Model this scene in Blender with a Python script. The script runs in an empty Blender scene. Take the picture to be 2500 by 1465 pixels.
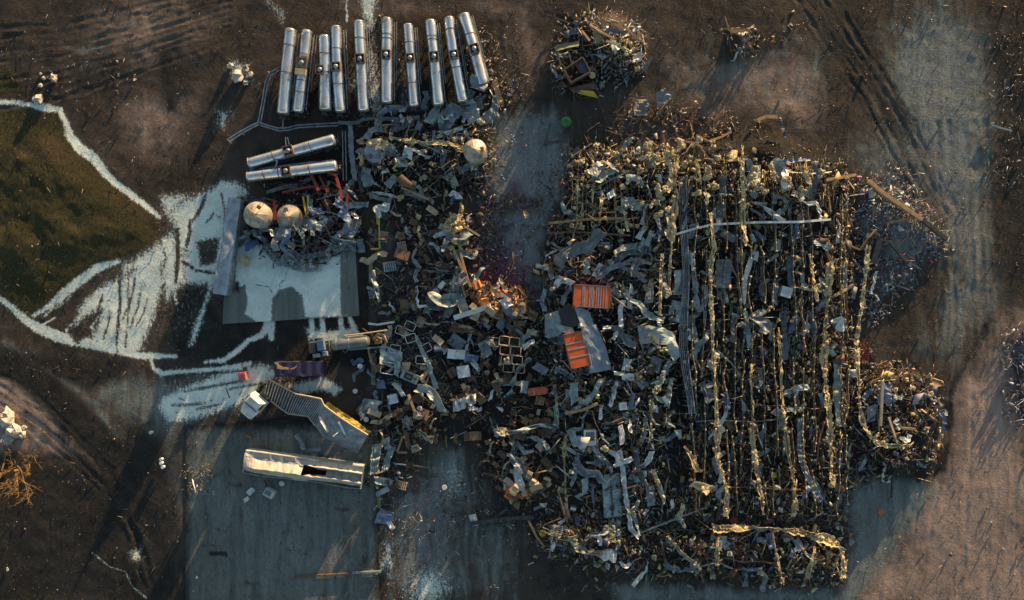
import bpy, math, random
import numpy as np
random.seed(7)
RNG = np.random.default_rng(7)
scene = bpy.context.scene
COL = scene.collection

# ------------------------------------------------------------------ camera, sky, sun, exposure
CAM_H = 90.0                      # drone height in metres, looking straight down
PPM = 18.75                       # photo pixels per metre on the ground
cd = bpy.data.cameras.new('camera'); cam = bpy.data.objects.new('camera', cd); COL.objects.link(cam)
cam.location = (0, 0, CAM_H); cam.rotation_euler = (0, 0, 0)
cd.sensor_width = 36.0; cd.lens = 36.0 * CAM_H / (2500 / PPM); cd.clip_start = 1.0; cd.clip_end = 5000
scene.camera = cam

SUN_EL = math.radians(5.0)
SUN_DIR = (0.46, 0.888)           # horizontal direction TOWARDS the sun
w = bpy.data.worlds.new('World'); scene.world = w; w.use_nodes = True
nt = w.node_tree; nt.nodes.clear()
sky = nt.nodes.new('ShaderNodeTexSky'); sky.sky_type = 'NISHITA'; sky.sun_disc = False
sky.sun_elevation = SUN_EL; sky.sun_rotation = math.atan2(SUN_DIR[0], SUN_DIR[1])
sky.air_density = 1.0; sky.dust_density = 0.6; sky.ozone_density = 1.0
bg = nt.nodes.new('ShaderNodeBackground'); bg.inputs['Strength'].default_value = 0.115
wo = nt.nodes.new('ShaderNodeOutputWorld')
nt.links.new(sky.outputs[0], bg.inputs[0]); nt.links.new(bg.outputs[0], wo.inputs[0])
sd_ = bpy.data.lights.new('sun', 'SUN'); sd_.energy = 5.0; sd_.angle = math.radians(0.5); sd_.color = (1.0, 0.65, 0.32)
sun = bpy.data.objects.new('sun', sd_); COL.objects.link(sun); sun.location = (40, 80, 60)
from mathutils import Vector
_d = Vector((SUN_DIR[0] * math.cos(SUN_EL), SUN_DIR[1] * math.cos(SUN_EL), math.sin(SUN_EL)))
sun.rotation_euler = _d.to_track_quat('Z', 'Y').to_euler()
vs = scene.view_settings; vs.view_transform = 'Standard'; vs.look = 'None'; vs.exposure = 1.3; vs.gamma = 1.0; vs.use_curve_mapping = False
scene.cycles.max_bounces = 4; scene.cycles.diffuse_bounces = 2; scene.cycles.glossy_bounces = 2

# ------------------------------------------------------------------ helpers
def WX(px, py, z=0.0):
    """ground-plan position of a thing that stands at height z and is seen at photo pixel (px, py)"""
    k = (CAM_H - z) / CAM_H / PPM
    return (px - 1250.0) * k, (732.5 - py) * k

def hash2(ix, iy, seed):
    n = (ix.astype(np.int64) * 374761393 + iy.astype(np.int64) * 668265263 + seed * 1442695041) & 0xFFFFFFFF
    n = ((n ^ (n >> 13)) * 1274126177) & 0xFFFFFFFF
    n = n ^ (n >> 16)
    return (n & 0xFFFFFF) / float(0xFFFFFF)

def vnoise(x, y, seed=0):
    x = np.asarray(x, float); y = np.asarray(y, float)
    ix = np.floor(x); iy = np.floor(y); fx = x - ix; fy = y - iy
    fx = fx * fx * (3 - 2 * fx); fy = fy * fy * (3 - 2 * fy)
    a = hash2(ix, iy, seed); b = hash2(ix + 1, iy, seed); c = hash2(ix, iy + 1, seed); d = hash2(ix + 1, iy + 1, seed)
    return (a * (1 - fx) + b * fx) * (1 - fy) + (c * (1 - fx) + d * fx) * fy

def fbm(x, y, seed=0, octv=4):
    s = 0; a = 0.5; t = 0
    for i in range(octv):
        s = s + a * vnoise(x * 2 ** i, y * 2 ** i, seed + i * 17); t += a; a *= 0.5
    return s / t

def sd_poly(X, Y, poly):
    """signed distance (positive inside) in the units of X, Y"""
    P = np.asarray(poly, float); n = len(P)
    d = np.full(X.shape, 1e18); inside = np.zeros(X.shape, bool)
    for i in range(n):
        ax, ay = P[i]; bx, by = P[(i + 1) % n]
        ex, ey = bx - ax, by - ay
        t = np.clip(((X - ax) * ex + (Y - ay) * ey) / (ex * ex + ey * ey + 1e-9), 0, 1)
        d = np.minimum(d, (X - ax - t * ex) ** 2 + (Y - ay - t * ey) ** 2)
        c = ((ay > Y) != (by > Y)) & (X < (bx - ax) * (Y - ay) / (by - ay + 1e-12) + ax)
        inside ^= c
    d = np.sqrt(d)
    return np.where(inside, d, -d)

def sd_line(X, Y, pts, radii):
    if not hasattr(radii, '__len__'): radii = [radii] * len(pts)
    best = np.full(X.shape, -1e9)
    for i in range(len(pts) - 1):
        ax, ay = pts[i]; bx, by = pts[i + 1]; ex, ey = bx - ax, by - ay
        t = np.clip(((X - ax) * ex + (Y - ay) * ey) / (ex * ex + ey * ey + 1e-9), 0, 1)
        dd = np.sqrt((X - ax - t * ex) ** 2 + (Y - ay - t * ey) ** 2)
        best = np.maximum(best, radii[i] * (1 - t) + radii[i + 1] * t - dd)
    return best

# mounds of wreckage: (polygon, height, edge softness px)
MOUNDS = [
    ([(1390,350),(1640,330),(1900,320),(2060,400),(2090,600),(2060,900),(2070,1200),(2050,1300),(1700,1320),(1480,1290),(1380,1000),(1320,800),(1310,620),(1390,520)], 1.1, 90),
    ([(2100,930),(2160,890),(2260,920),(2300,1020),(2280,1120),(2180,1170),(2110,1100)], 2.6, 60),
    ([(1640,1290),(1880,1285),(2050,1320),(2060,1420),(1900,1430),(1700,1400),(1500,1390),(1320,1330),(1300,1270),(1450,1260)], 2.0, 60),
    ([(1400,50),(1500,30),(1580,90),(1575,180),(1520,190),(1450,150)], 2.6, 55),
    ([(1770,70),(1830,70),(1845,130),(1790,140)], 1.0, 30),
    ([(890,320),(1190,310),(1200,400),(1130,450),(890,430)], 1.3, 50),
    ([(590,540),(650,470),(840,430),(890,480),(880,560),(790,630),(720,640),(600,590)], 1.2, 50),
    ([(960,520),(1120,520),(1200,700),(1330,760),(1400,900),(1350,1180),(1200,1200),(1150,1080),(960,1080),(930,800)], 0.55, 70),
    ([(1330,330),(1400,340),(1400,560),(1350,560)], 0.8, 30),
    ([(1140,690),(1290,710),(1290,775),(1170,785)], 2.0, 45), ([(1240,1140),(1310,1140),(1330,1205),(1240,1210)], 1.3, 40),
    ([(-120,280),(110,290),(180,370),(250,440),(360,530),(370,600),(250,640),(100,740),(-120,690)], .8, 150), ([(1070,540),(1130,530),(1140,620),(1090,620)], 1.0, 40),
    ([(2090,470),(2200,440),(2310,600),(2200,700),(2110,760)], 0.5, 50),
]
def gh(px, py):
    """ground height in metres at photo-pixel coordinates (plan)"""
    px = np.asarray(px, float); py = np.asarray(py, float)
    sh = px.shape; px = px.ravel(); py = py.ravel()
    h = np.zeros(px.shape)
    for poly, hm, soft in MOUNDS:
        P = np.asarray(poly); b0 = P.min(0) - 10; b1 = P.max(0) + 10
        m = (px > b0[0]) & (px < b1[0]) & (py > b0[1]) & (py < b1[1])
        if not m.any(): continue
        sd = sd_poly(px[m], py[m], poly)
        t = np.clip((sd + soft * .15) / soft, 0, 1); t = t * t * (3 - 2 * t)
        n = fbm(px[m] / 60., py[m] / 60., 31, 3)
        h[m] = np.maximum(h[m], hm * t * (0.25 + 1.1 * n))
    return h.reshape(sh)
def gh1(px, py): return float(gh(np.array([px]), np.array([py]))[0])

def link(name, me, mat=None, parent=None, loc=None):
    o = bpy.data.objects.new(name, me); COL.objects.link(o)
    if mat is not None and me is not None and not me.materials: me.materials.append(mat)
    if parent is not None: o.parent = parent
    if loc is not None: o.location = loc
    return o
def tag(o, label=None, cat=None, group=None, kind=None):
    if label: o['label'] = label
    if cat: o['category'] = cat
    if group: o['group'] = group
    if kind: o['kind'] = kind
    return o
def empty(name, loc=(0, 0, 0), rz=0.0):
    o = bpy.data.objects.new(name, None); COL.objects.link(o); o.location = loc; o.rotation_euler = (0, 0, rz); o.empty_display_size = .3
    return o
class MB:
    def __init__(s): s.v = []; s.f = []; s.sm = False
    def add(s, verts, faces):
        o = len(s.v); s.v.extend([tuple(map(float, p)) for p in verts]); s.f.extend([tuple(i + o for i in f) for f in faces]); return s
    def box(s, c, d, rz=0.0, tilt=(0, 0), taper=1.0):
        x, y, z = d[0] / 2, d[1] / 2, d[2] / 2
        vs_ = []
        for sz in (-1, 1):
            k = taper if sz > 0 else 1
            for sx, sy in ((-1, -1), (1, -1), (1, 1), (-1, 1)): vs_.append([sx * x * k, sy * y * k, sz * z])
        ca, sa = math.cos(rz), math.sin(rz); out = []
        for p in vs_:
            zz = p[2] + p[0] * tilt[0] + p[1] * tilt[1]
            out.append((c[0] + p[0] * ca - p[1] * sa, c[1] + p[0] * sa + p[1] * ca, c[2] + zz))
        return s.add(out, [(3, 2, 1, 0), (4, 5, 6, 7), (0, 1, 5, 4), (1, 2, 6, 5), (2, 3, 7, 6), (3, 0, 4, 7)])
    def tube(s, pts, r, n=8, cap=True, rr=None):
        pts = [Vector(p) for p in pts]; m = len(pts); vs_ = []
        for i, p in enumerate(pts):
            t = (pts[min(i + 1, m - 1)] - pts[max(i - 1, 0)])
            if t.length < 1e-6: t = Vector((0, 0, 1))
            t.normalize()
            a = Vector((0, 0, 1)) if abs(t.z) < .9 else Vector((1, 0, 0))
            u = t.cross(a).normalized(); v = t.cross(u)
            ri = rr[i] if rr is not None else r
            for k in range(n):
                th = 2 * math.pi * k / n
                vs_.append(p + u * (ri * math.cos(th)) + v * (ri * math.sin(th)))
        fs = []
        for i in range(m - 1):
            for k in range(n):
                k2 = (k + 1) % n
                fs.append((i * n + k, i * n + k2, (i + 1) * n + k2, (i + 1) * n + k))
        if cap: fs.append(tuple(range(n))[::-1]); fs.append(tuple((m - 1) * n + k for k in range(n)))
        return s.add(vs_, fs)
    def bar(s, a, b, wd, h):
        a = Vector(a); b = Vector(b); t = b - a; L = t.length
        if L < 1e-6: return s
        t.normalize(); n = Vector((-t.y, t.x, 0)); n = n.normalized() if n.length > 1e-6 else Vector((1, 0, 0)); u = t.cross(n) * -1
        vs_ = []
        for q in (a, b):
            for sn, su in ((-1, -1), (1, -1), (1, 1), (-1, 1)): vs_.append(q + n * (sn * wd / 2) + u * (su * h / 2))
        return s.add(vs_, [(0, 1, 2, 3), (7, 6, 5, 4), (4, 5, 1, 0), (5, 6, 2, 1), (6, 7, 3, 2), (7, 4, 0, 3)])
    def lathe(s, prof, c=(0, 0, 0), n=24):
        vs_ = []
        for r, z in prof:
            for k in range(n):
                th = 2 * math.pi * k / n; vs_.append((c[0] + r * math.cos(th), c[1] + r * math.sin(th), c[2] + z))
        fs = []
        for i in range(len(prof) - 1):
            for k in range(n):
                k2 = (k + 1) % n; fs.append((i * n + k, i * n + k2, (i + 1) * n + k2, (i + 1) * n + k))
        return s.add(vs_, fs)
    def mesh(s, name, smooth=False):
        me = bpy.data.meshes.new(name); me.from_pydata(s.v, [], s.f); me.update()
        if smooth or s.sm: me.shade_smooth()
        return me
    def build(s, name, mat, parent=None, smooth=False, loc=None):
        return link(name, s.mesh(name, smooth), mat, parent, loc)

# ------------------------------------------------------------------ node helpers and materials
def new_mat(name):
    m = bpy.data.materials.new(name); m.use_nodes = True; t = m.node_tree; t.nodes.clear()
    o = t.nodes.new('ShaderNodeOutputMaterial'); b = t.nodes.new('ShaderNodeBsdfPrincipled'); t.links.new(b.outputs[0], o.inputs[0])
    return m, t, b
class G:
    """small shader-graph writer"""
    def __init__(s, t): s.t = t; s.co = None
    def n(s, ty, **k):
        x = s.t.nodes.new(ty)
        for a, v in k.items(): setattr(x, a, v)
        return x
    def put(s, sock, v):
        if isinstance(v, bpy.types.NodeSocket): s.t.links.new(v, sock)
        elif isinstance(v, (tuple, list)): sock.default_value = tuple(v) if len(v) == len(sock.default_value) else tuple(v) + (1.0,)
        else: sock.default_value = v
    def noise(s, scale, detail=4, rough=.55, co=None, dist=0.0):
        x = s.n('ShaderNodeTexNoise'); x.inputs['Scale'].default_value = scale; x.inputs['Detail'].default_value = detail
        x.inputs['Roughness'].default_value = rough; x.inputs['Distortion'].default_value = dist
        if co is not None: s.t.links.new(co, x.inputs['Vector'])
        return x.outputs['Fac']
    def math(s, op, a, b=0.0, c=0.0, clamp=False):
        x = s.n('ShaderNodeMath', operation=op, use_clamp=clamp); s.put(x.inputs[0], a); s.put(x.inputs[1], b); s.put(x.inputs[2], c); return x.outputs[0]
    def step(s, v, lo, hi):
        x = s.n('ShaderNodeMapRange', interpolation_type='SMOOTHSTEP'); s.put(x.inputs[0], v); x.inputs[1].default_value = lo; x.inputs[2].default_value = hi
        return x.outputs[0]
    def mix(s, f, a, b):
        x = s.n('ShaderNodeMix', data_type='RGBA'); s.put(x.inputs[0], f); s.put(x.inputs[6], a); s.put(x.inputs[7], b); return x.outputs[2]
    def mapping(s, co, scale=(1, 1, 1), rot=(0, 0, 0)):
        x = s.n('ShaderNodeMapping'); s.t.links.new(co, x.inputs[0]); x.inputs['Scale'].default_value = scale; x.inputs['Rotation'].default_value = rot; return x.outputs[0]
    def objco(s): return s.n('ShaderNodeTexCoord').outputs['Object']
    def bump(s, h, strength=.3, dist=.1):
        x = s.n('ShaderNodeBump'); x.inputs['Strength'].default_value = strength; x.inputs['Distance'].default_value = dist; s.t.links.new(h, x.inputs['Height']); return x.outputs[0]

MATS = {}
def mat(name, col, rough=.6, metal=0.0, col2=None, nscale=1.2, dirt=.35, vary=.12, bump=.0, dirtcol=(.07, .055, .04), lo=.52, hi=.72):
    """weathered surface: base colour wandering between two tones, blotches of dirt, a little change from object to object"""
    m, t, b = new_mat(name); g = G(t); co = g.objco()
    oi = g.n('ShaderNodeObjectInfo')
    off = g.n('ShaderNodeVectorMath', operation='MULTIPLY_ADD'); t.links.new(co, off.inputs[0]); off.inputs[1].default_value = (1, 1, 1)
    cmb = g.n('ShaderNodeCombineXYZ'); r30 = g.math('MULTIPLY', oi.outputs['Random'], 60.0); t.links.new(r30, cmb.inputs[0]); t.links.new(r30, cmb.inputs[1]); t.links.new(cmb.outputs[0], off.inputs[2])
    co = off.outputs[0]
    n1 = g.noise(nscale, 5, .6, co); n2 = g.noise(nscale * 4.3, 4, .6, co)
    c2 = col2 if col2 else tuple(c * .72 for c in col)
    c = g.mix(g.step(n1, .35, .65), col, c2)
    d = g.step(g.math('MULTIPLY_ADD', n2, .45, g.math('MULTIPLY', n1, .6)), lo, hi)
    c = g.mix(g.math('MULTIPLY', d, dirt), c, dirtcol)
    hsv = g.n('ShaderNodeHueSaturation'); t.links.new(c, hsv.inputs['Color'])
    v = g.math('MULTIPLY_ADD', oi.outputs['Random'], 2 * vary, 1 - vary); t.links.new(v, hsv.inputs['Value'])
    t.links.new(hsv.outputs[0], b.inputs['Base Color'])
    b.inputs['Metallic'].default_value = metal
    rr = g.math('MULTIPLY_ADD', d, .25, rough, clamp=True); t.links.new(rr, b.inputs['Roughness'])
    if bump: t.links.new(g.bump(n2, bump, .05), b.inputs['Normal'])
    MATS[name] = m
    return m
mat('steel_polished', (.80, .83, .86), .22, .8, (.70, .72, .75), .45, .7, .05, 0, (.26, .17, .09), .53, .68)
mat('steel_dark', (.09, .09, .1), .55, .5, (.05, .05, .055), 2, .4)
mat('steel_galv', (.32, .37, .41), .42, .45, (.2, .24, .28), 1.3, .4, .25)
mat('steel_rust', (.20, .13, .085), .75, .2, (.11, .075, .055), 2.5, .3, .25)
mat('paint_white', (.62, .66, .67), .45, 0, (.5, .55, .57), 1.1, .3, .14)
mat('paint_grey', (.18, .22, .25), .5, .1, (.11, .14, .17), 1.1, .4, .3)
mat('paint_teal', (.30, .38, .39), .5, .05, (.18, .24, .26), 1.1, .4, .25)
mat('paint_blue', (.14, .20, .33), .5, .1, (.1, .15, .25), 1.1, .25, .16)
mat('purple_tarp', (.026, .021, .066), .6, 0, (.022, .018, .052), .8, .12, .03)
mat('orange_paint', (.68, .12, .02), .6, 0, (.56, .10, .02), 1.3, .35, .05)
mat('red_paint', (.20, .03, .022), .5, .1, (.2, .03, .025), 1.0, .3, .12)
mat('pink_red', (.42, .12, .12), .6, 0, (.36, .1, .1), 1.0, .2, .05)
mat('green_paint', (.02, .15, .045), .35, 0, (.015, .16, .04), 1.0, .2, .05)
mat('yellow_paint', (.55, .40, .05), .55, 0, (.42, .31, .05), 1.5, .3, .1)
mat('yellow_foam', (.55, .47, .30), .9, 0, (.34, .27, .13), 5.0, .55, .25, .4)
mat('pale_foam', (.40, .40, .30), .9, 0, (.26, .27, .2), 4.0, .5, .25, .4)
mat('cardboard', (.19, .12, .068), .85, 0, (.12, .08, .048), 1.5, .45, .4)
mat('cardboard_dark', (.12, .075, .05), .85, 0, (.08, .055, .04), 1.5, .35, .3)
mat('wood', (.40, .26, .13), .75, 0, (.29, .18, .09), 2.5, .25, .25)
mat('beige', (.45, .37, .25), .7, 0, (.36, .29, .2), 1.5, .25, .12)
mat('plastic_dark', (.045, .045, .055), .5, 0, (.03, .03, .035), 1.5, .3, .3)
mat('plastic_plum', (.11, .05, .06), .5, 0, (.08, .04, .05), 1.5, .3, .2)
mat('rubber', (.018, .018, .018), .8, 0, (.012, .012, .012), 2, .2)
mat('glass_dark', (.02, .025, .03), .1, 0, (.015, .02, .025), 1, .1)
mat('near_black', (.022, .019, .018), .9, 0, (.014, .012, .012), 2, .2)
mat('bark', (.22, .135, .05), .9, 0, (.15, .09, .035), 3, .25, .1, .4)
mat('concrete', (.22, .23, .23), .85, 0, (.17, .18, .18), .8, .3, .1, .2)
mat('stone_white', (.50, .47, .44), .85, 0, (.34, .31, .29), 2.5, .5, .2, .5)
mat('silo_cream', (.42, .38, .32), .5, .15, (.26, .235, .2), 1.1, .55, .06)
mat('olive_board', (.22, .22, .11), .7, 0, (.16, .16, .085), 1.5, .3, .15)
mat('roof_blue', (.25, .31, .37), .45, .1, (.18, .23, .29), .8, .35, .1)
mat('roof_silver', (.44, .50, .57), .34, .45, (.30, .36, .43), .8, .35, .05)
mat('trailer_cream', (.44, .43, .39), .5, 0, (.34, .34, .32), 1.2, .35, .05)
mat('sunny_card', (.50, .20, .06), .85, 0, (.36, .12, .04), 2, .3, .3)  # cardboard with the orange sunlight painted into its colour
mat('leaves', (.055, .07, .025), .8, 0, (.035, .05, .018), 1.5, .2, .2)
M = MATS
# ------------------------------------------------------------------ the ground: masks for soil, grass, spilled wax, concrete dust, painted sun and shade
def shell(name, X, Y, Z, mats, A=None, B=None, parent=None, C3=None):
    ny, nx = X.shape
    me = bpy.data.meshes.new(name)
    co = np.stack([X, Y, Z], -1).reshape(-1, 3).astype(np.float32)
    idx = np.arange(nx * ny).reshape(ny, nx)
    q = np.stack([idx[:-1, :-1], idx[:-1, 1:], idx[1:, 1:], idx[1:, :-1]], -1).reshape(-1, 4).astype(np.int32)
    me.vertices.add(len(co)); me.vertices.foreach_set('co', co.ravel())
    me.loops.add(q.size); me.loops.foreach_set('vertex_index', q.ravel())
    me.polygons.add(len(q)); me.polygons.foreach_set('loop_start', np.arange(0, q.size, 4, dtype=np.int32)); me.polygons.foreach_set('loop_total', np.full(len(q), 4, np.int32))
    me.update(); me.validate(); me.shade_smooth()
    for nm, C in (('soil_a', A), ('soil_b', B), ('soil_c', C3)):
        if C is None: continue
        at = me.color_attributes.new(nm, 'FLOAT_COLOR', 'POINT')
        at.data.foreach_set('color', np.concatenate([C.reshape(-1, 3), np.ones((nx * ny, 1))], 1).astype(np.float32).ravel())
    return link(name, me, mats, parent)

class Field:
    def __init__(s, PX, PY):
        s.PX, s.PY = PX, PY; s.ch = {k: np.zeros(PX.shape) for k in ('white', 'grass', 'tan', 'grey', 'dark', 'pale', 'plum')}
        s.track = np.zeros(PX.shape); s.feather = True
    def _reg(s, P, pad):
        P = np.asarray(P, float); b0 = P.min(0) - pad; b1 = P.max(0) + pad
        return np.where((s.PX > b0[0]) & (s.PX < b1[0]) & (s.PY > b0[1]) & (s.PY < b1[1]))
    def fill(s, ch, poly, soft=12, v=1.0, sub=False):
        if ch == 'white' and not sub and soft < 20 and s.feather: soft *= 1.25
        r = s._reg(poly, soft * 1.2)
        if not len(r[0]): return
        m = np.clip(.5 + sd_poly(s.PX[r], s.PY[r], poly) / (2 * soft), 0, 1) * v
        s.ch[ch][r] = np.minimum(s.ch[ch][r], 1 - m) if sub else np.maximum(s.ch[ch][r], m)
    def line(s, ch, pts, rad, soft=6, v=1.0, sub=False):
        if ch == 'white' and hasattr(rad, '__len__'): rad = [q * .82 for q in rad]; soft *= 1.25
        mr = max(rad) if hasattr(rad, '__len__') else rad
        r = s._reg(pts, soft * 1.2 + mr)
        if not len(r[0]): return
        m = np.clip(.5 + sd_line(s.PX[r], s.PY[r], pts, rad) / (2 * soft), 0, 1) * v
        s.ch[ch][r] = np.minimum(s.ch[ch][r], 1 - m) if sub else np.maximum(s.ch[ch][r], m)
    def rut(s, pts, rad, depth):
        r = s._reg(pts, rad * 3)
        if not len(r[0]): return
        d = -sd_line(s.PX[r], s.PY[r], pts, 0.0)
        nz = fbm(s.PX[r] / 38., s.PY[r] / 38., 51 + int(rad * 7), 3); wv = (fbm(s.PX[r] / 30., s.PY[r] / 30., 77, 2) - .5) * 14; d = np.abs(d + wv)
        s.track[r] += depth * .5 * np.clip(nz * 2.2 - .45, .05, 1) * (-np.exp(-(d / rad) ** 2) + .55 * np.exp(-((d - 1.9 * rad) / (rad * .7)) ** 2))
    def AB(s):
        c = s.ch
        return np.stack([c['white'], c['grass'], c['tan']], -1), np.stack([c['grey'], c['dark'], c['pale']], -1)

def paint_ground(F):
    f, l = F.fill, F.line
    # earth tones; sunlit ground painted tan, shaded ground painted grey and dark
    f('tan', [(2090,1470),(2130,1400),(2200,1290),(2290,1150),(2340,960),(2440,800),(2540,730),(2560,1500),(2090,1500)], 95)  # lighter pink of the sunlit ground, painted in
    f('tan', [(-40,890),(40,930),(130,1010),(250,1120),(160,1110),(-40,1120)], 30, .9)
    f('tan', [(1600,150),(1800,120),(1960,100),(2060,200),(1990,330),(1840,290),(1700,320),(1640,250)], 60, .62)
    f('tan', [(-30,-30),(640,-30),(560,150),(420,240),(100,160),(-30,130)], 90, .42)
    f('tan', [(170,230),(420,200),(540,160),(520,360),(430,470),(330,440),(240,330)], 60, .50)
    f('tan', [(700,-20),(1330,-20),(1330,200),(1270,260),(1230,60),(900,60)], 60, .5)
    f('tan', [(2180,440),(2260,360),(2440,330),(2440,700),(2330,900),(2230,860),(2330,640)], 60, .5)
    f('grey', [(1380,260),(1700,290),(2080,300),(2080,60),(1600,80),(1600,220)], 130, .5); f('grey', [(2060,380),(2200,300),(2440,300),(2450,760),(2330,900),(2240,860),(2330,600),(2200,440)], 90, .85)  # right half: grey dust, with the cool of shade painted in
    f('grey', [(-40,860),(300,880),(450,1040),(440,1500),(200,1500),(60,1150),(-40,1110)], 90, .36)
    f('dark', [(-40,1100),(160,1100),(330,1000),(450,1060),(452,1500),(-40,1500)], 70, .80)  # shade over the lower left painted into the soil
    f('dark', [(2360,-60),(2560,-60),(2560,760),(2470,740),(2440,400)], 80, .85)  # far corner: vignette darkening painted into the soil
    f('grey', [(1130,1080),(1300,1260),(1280,1500),(925,1500),(940,1200)], 90, .55)
    # dark mud and soot; shade between wreck pieces painted dark as well
    f('dark', [(-30,850),(140,860),(330,880),(300,930),(220,960),(60,900),(-30,880)], 30, .9)
    f('dark', [(60,930),(230,1060),(330,1180),(430,1320),(450,1480),(230,1480),(330,1330),(250,1180),(140,1060)], 40, .9)
    f('dark', [(890,20),(1240,20),(1240,270),(900,300),(660,300),(650,250)], 40, .62)
    f('dark', [(370,110),(430,110),(440,280),(390,290)], 30, .85)
    f('dark', [(330,400),(520,330),(560,470),(400,520)], 50, .6)
    f('dark', [(150,150),(330,140),(340,230),(160,230)], 50, .6)
    f('dark', [(540,780),(890,770),(900,900),(780,890),(660,880),(540,900),(430,870),(400,760),(440,700),(500,700),(520,740)], 14, .95)
    f('dark', [(870,560),(897,560),(903,870),(878,870)], 8, 1)
    f('dark', [(600,340),(880,320),(880,470),(600,470)], 40, .7)
    f('dark', [(870,300),(1210,300),(1190,480),(880,500)], 50, .9)
    f('dark', [(1390,350),(1640,330),(1900,320),(2070,400),(2110,600),(2080,900),(2080,1200),(1990,1280),(1700,1270),(1480,1250),(1380,1000),(1320,800),(1310,620),(1380,520)], 40, .96)  # deep shade of the hall's gaps painted on its floor
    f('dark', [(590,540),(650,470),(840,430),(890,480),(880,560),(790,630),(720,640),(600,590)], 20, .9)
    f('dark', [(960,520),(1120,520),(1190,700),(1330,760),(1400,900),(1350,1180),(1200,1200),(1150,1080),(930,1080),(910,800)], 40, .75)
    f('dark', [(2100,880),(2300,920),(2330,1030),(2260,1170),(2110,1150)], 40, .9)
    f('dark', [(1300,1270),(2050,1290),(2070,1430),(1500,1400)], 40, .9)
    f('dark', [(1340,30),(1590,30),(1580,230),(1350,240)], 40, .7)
    f('dark', [(2400,-40),(2560,-40),(2560,760),(2440,740),(2400,480),(2440,250),(2430,110)], 60, .85)  # corner vignette again, painted over the soil
    f('dark', [(1900,-40),(2120,-40),(2190,200),(2330,400),(2240,420),(2050,190)], 60, .7)
    f('dark', [(2280,640),(2330,600),(2300,780),(2240,900),(2110,870),(2120,780)], 50, .45)
    f('dark', [(2410,760),(2440,780),(2360,900),(2320,1000),(2300,960)], 16, .7)
    f('dark', [(2440,820),(2560,780),(2560,1200),(2480,1120)], 40, .8)
    # grass
    f('grass', [(-60,262),(105,275),(150,285),(190,370),(260,440),(380,530),(392,600),(270,635),(190,680),(110,750),(60,768),(-60,700)], 12)
    f('grass', [(-60,160),(40,170),(80,240),(-60,240)], 25, .8)
    f('grass', [(-60,1120),(60,1200),(150,1330),(190,1500),(-60,1500)], 50, .8)
    f('grass', [(400,760),(470,700),(500,720),(440,850),(370,860)], 18, .5)
    # concrete yard, roads and dust
    f('grey', [(1210,290),(1365,270),(1395,420),(1330,560),(1310,680),(1340,740),(1250,720),(1190,620),(1180,480)], 45, 1.15)
    f('grey', [(2130,240),(2180,80),(2300,-20),(2440,80),(2430,420),(2400,640),(2340,760),(2300,560),(2210,400)], 110, 1.0)
    f('grey', [(2030,1190),(2130,1150),(2300,1190),(2200,1330),(2090,1480),(1500,1480),(1480,1420),(2040,1440),(2080,1300)], 28, .95)
    f('grey', [(250,900),(460,920),(640,900),(650,960),(600,1010),(455,1045),(455,1300),(400,1180),(330,1060),(200,960)], 40, .75)
    f('grey', [(2080,330),(2180,380),(2290,520),(2310,600),(2190,720),(2120,700),(2150,560)], 50, .8)
    f('grey', [(2290,380),(2390,380),(2400,760),(2330,880),(2280,700),(2330,560)], 50, .5)
    f('grey', [(1660,210),(1780,110),(1740,240),(1700,310)], 40, .5)
    f('grey', [(1190,170),(1260,120),(1300,300),(1220,300)], 50, .3)
    f('grey', [(150,110),(290,100),(260,130),(170,135)], 18, .7)
    f('grey', [(2050,520),(2180,510),(2180,560),(2060,570)], 30, .8)
    # spilled white wax and powder
    l('white', [(-20,248),(40,250),(75,256),(105,262),(145,268),(160,300),(172,335),(195,362),(232,388),(255,420),(275,442),(320,475),(360,505),(388,530)], [7,7,6,12,8,8,12,15,15,12,10,10,8,6], 6)
    l('white', [(-20,715),(0,728),(30,752),(60,780),(95,802),(150,825),(230,842),(290,855),(340,868),(430,870)], [6,8,9,11,15,17,15,13,10,5], 6)
    l('white', [(290,638),(240,652),(195,685),(150,722),(122,748),(80,772)], [7,12,14,13,9,4], 7)
    l('white', [(135,775),(100,795)], [2,4], 3)
    f('white', [(395,640),(398,690),(370,790),(340,860),(300,865),(230,850),(215,830),(255,780),(225,760),(180,795),(195,745),(260,690),(300,680),(345,645),(372,628)], 15, .92)
    f('white', [(290,640),(395,600),(395,640),(340,660),(290,690)], 18, .66)
    f('white', [(215,775),(250,752),(240,800),(185,840),(170,820)], 12, 1, True)
    f('white', [(405,520),(440,492),(500,470),(545,440),(585,450),(605,470),(575,490),(552,600),(525,705),(500,692),(430,692),(418,660),(430,590),(425,550)], 18, .95)
    f('white', [(480,590),(535,580),(525,640),(490,650)], 12, 1, True)
    f('white', [(432,600),(470,600),(460,690),(440,690)], 22, .55, True)
    l('white', [(415,640),(420,690),(430,740)], [14,10,4], 8, .8)
    l('white', [(515,695),(500,745),(482,795),(465,842)], [8,8,13,9], 9, .72)
    l('white', [(366,870),(374,898),(395,912),(430,908),(480,905),(560,898),(610,888)], [4,5,8,6,6,7,7], 5)
    l('white', [(655,780),(652,800),(640,818),(605,832),(580,856),(545,880),(500,884)], [14,13,9,7,8,7,4], 6)
    l('white', [(660,790),(662,826)], [14,8], 7)
    for a in ([(760,775),(762,810)], [(785,775),(790,812)], [(830,775),(835,810)], [(852,772),(868,812)]): l('white', a, [6,9], 5)
    f('white', [(745,800),(800,808),(862,800),(870,822),(800,840),(755,832)], 9, .85)
    f('white', [(560,900),(640,888),(690,905),(650,945),(590,985),(520,1010),(470,1025),(410,1032),(385,990),(400,965),(500,925)], 14, .9)
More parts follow.
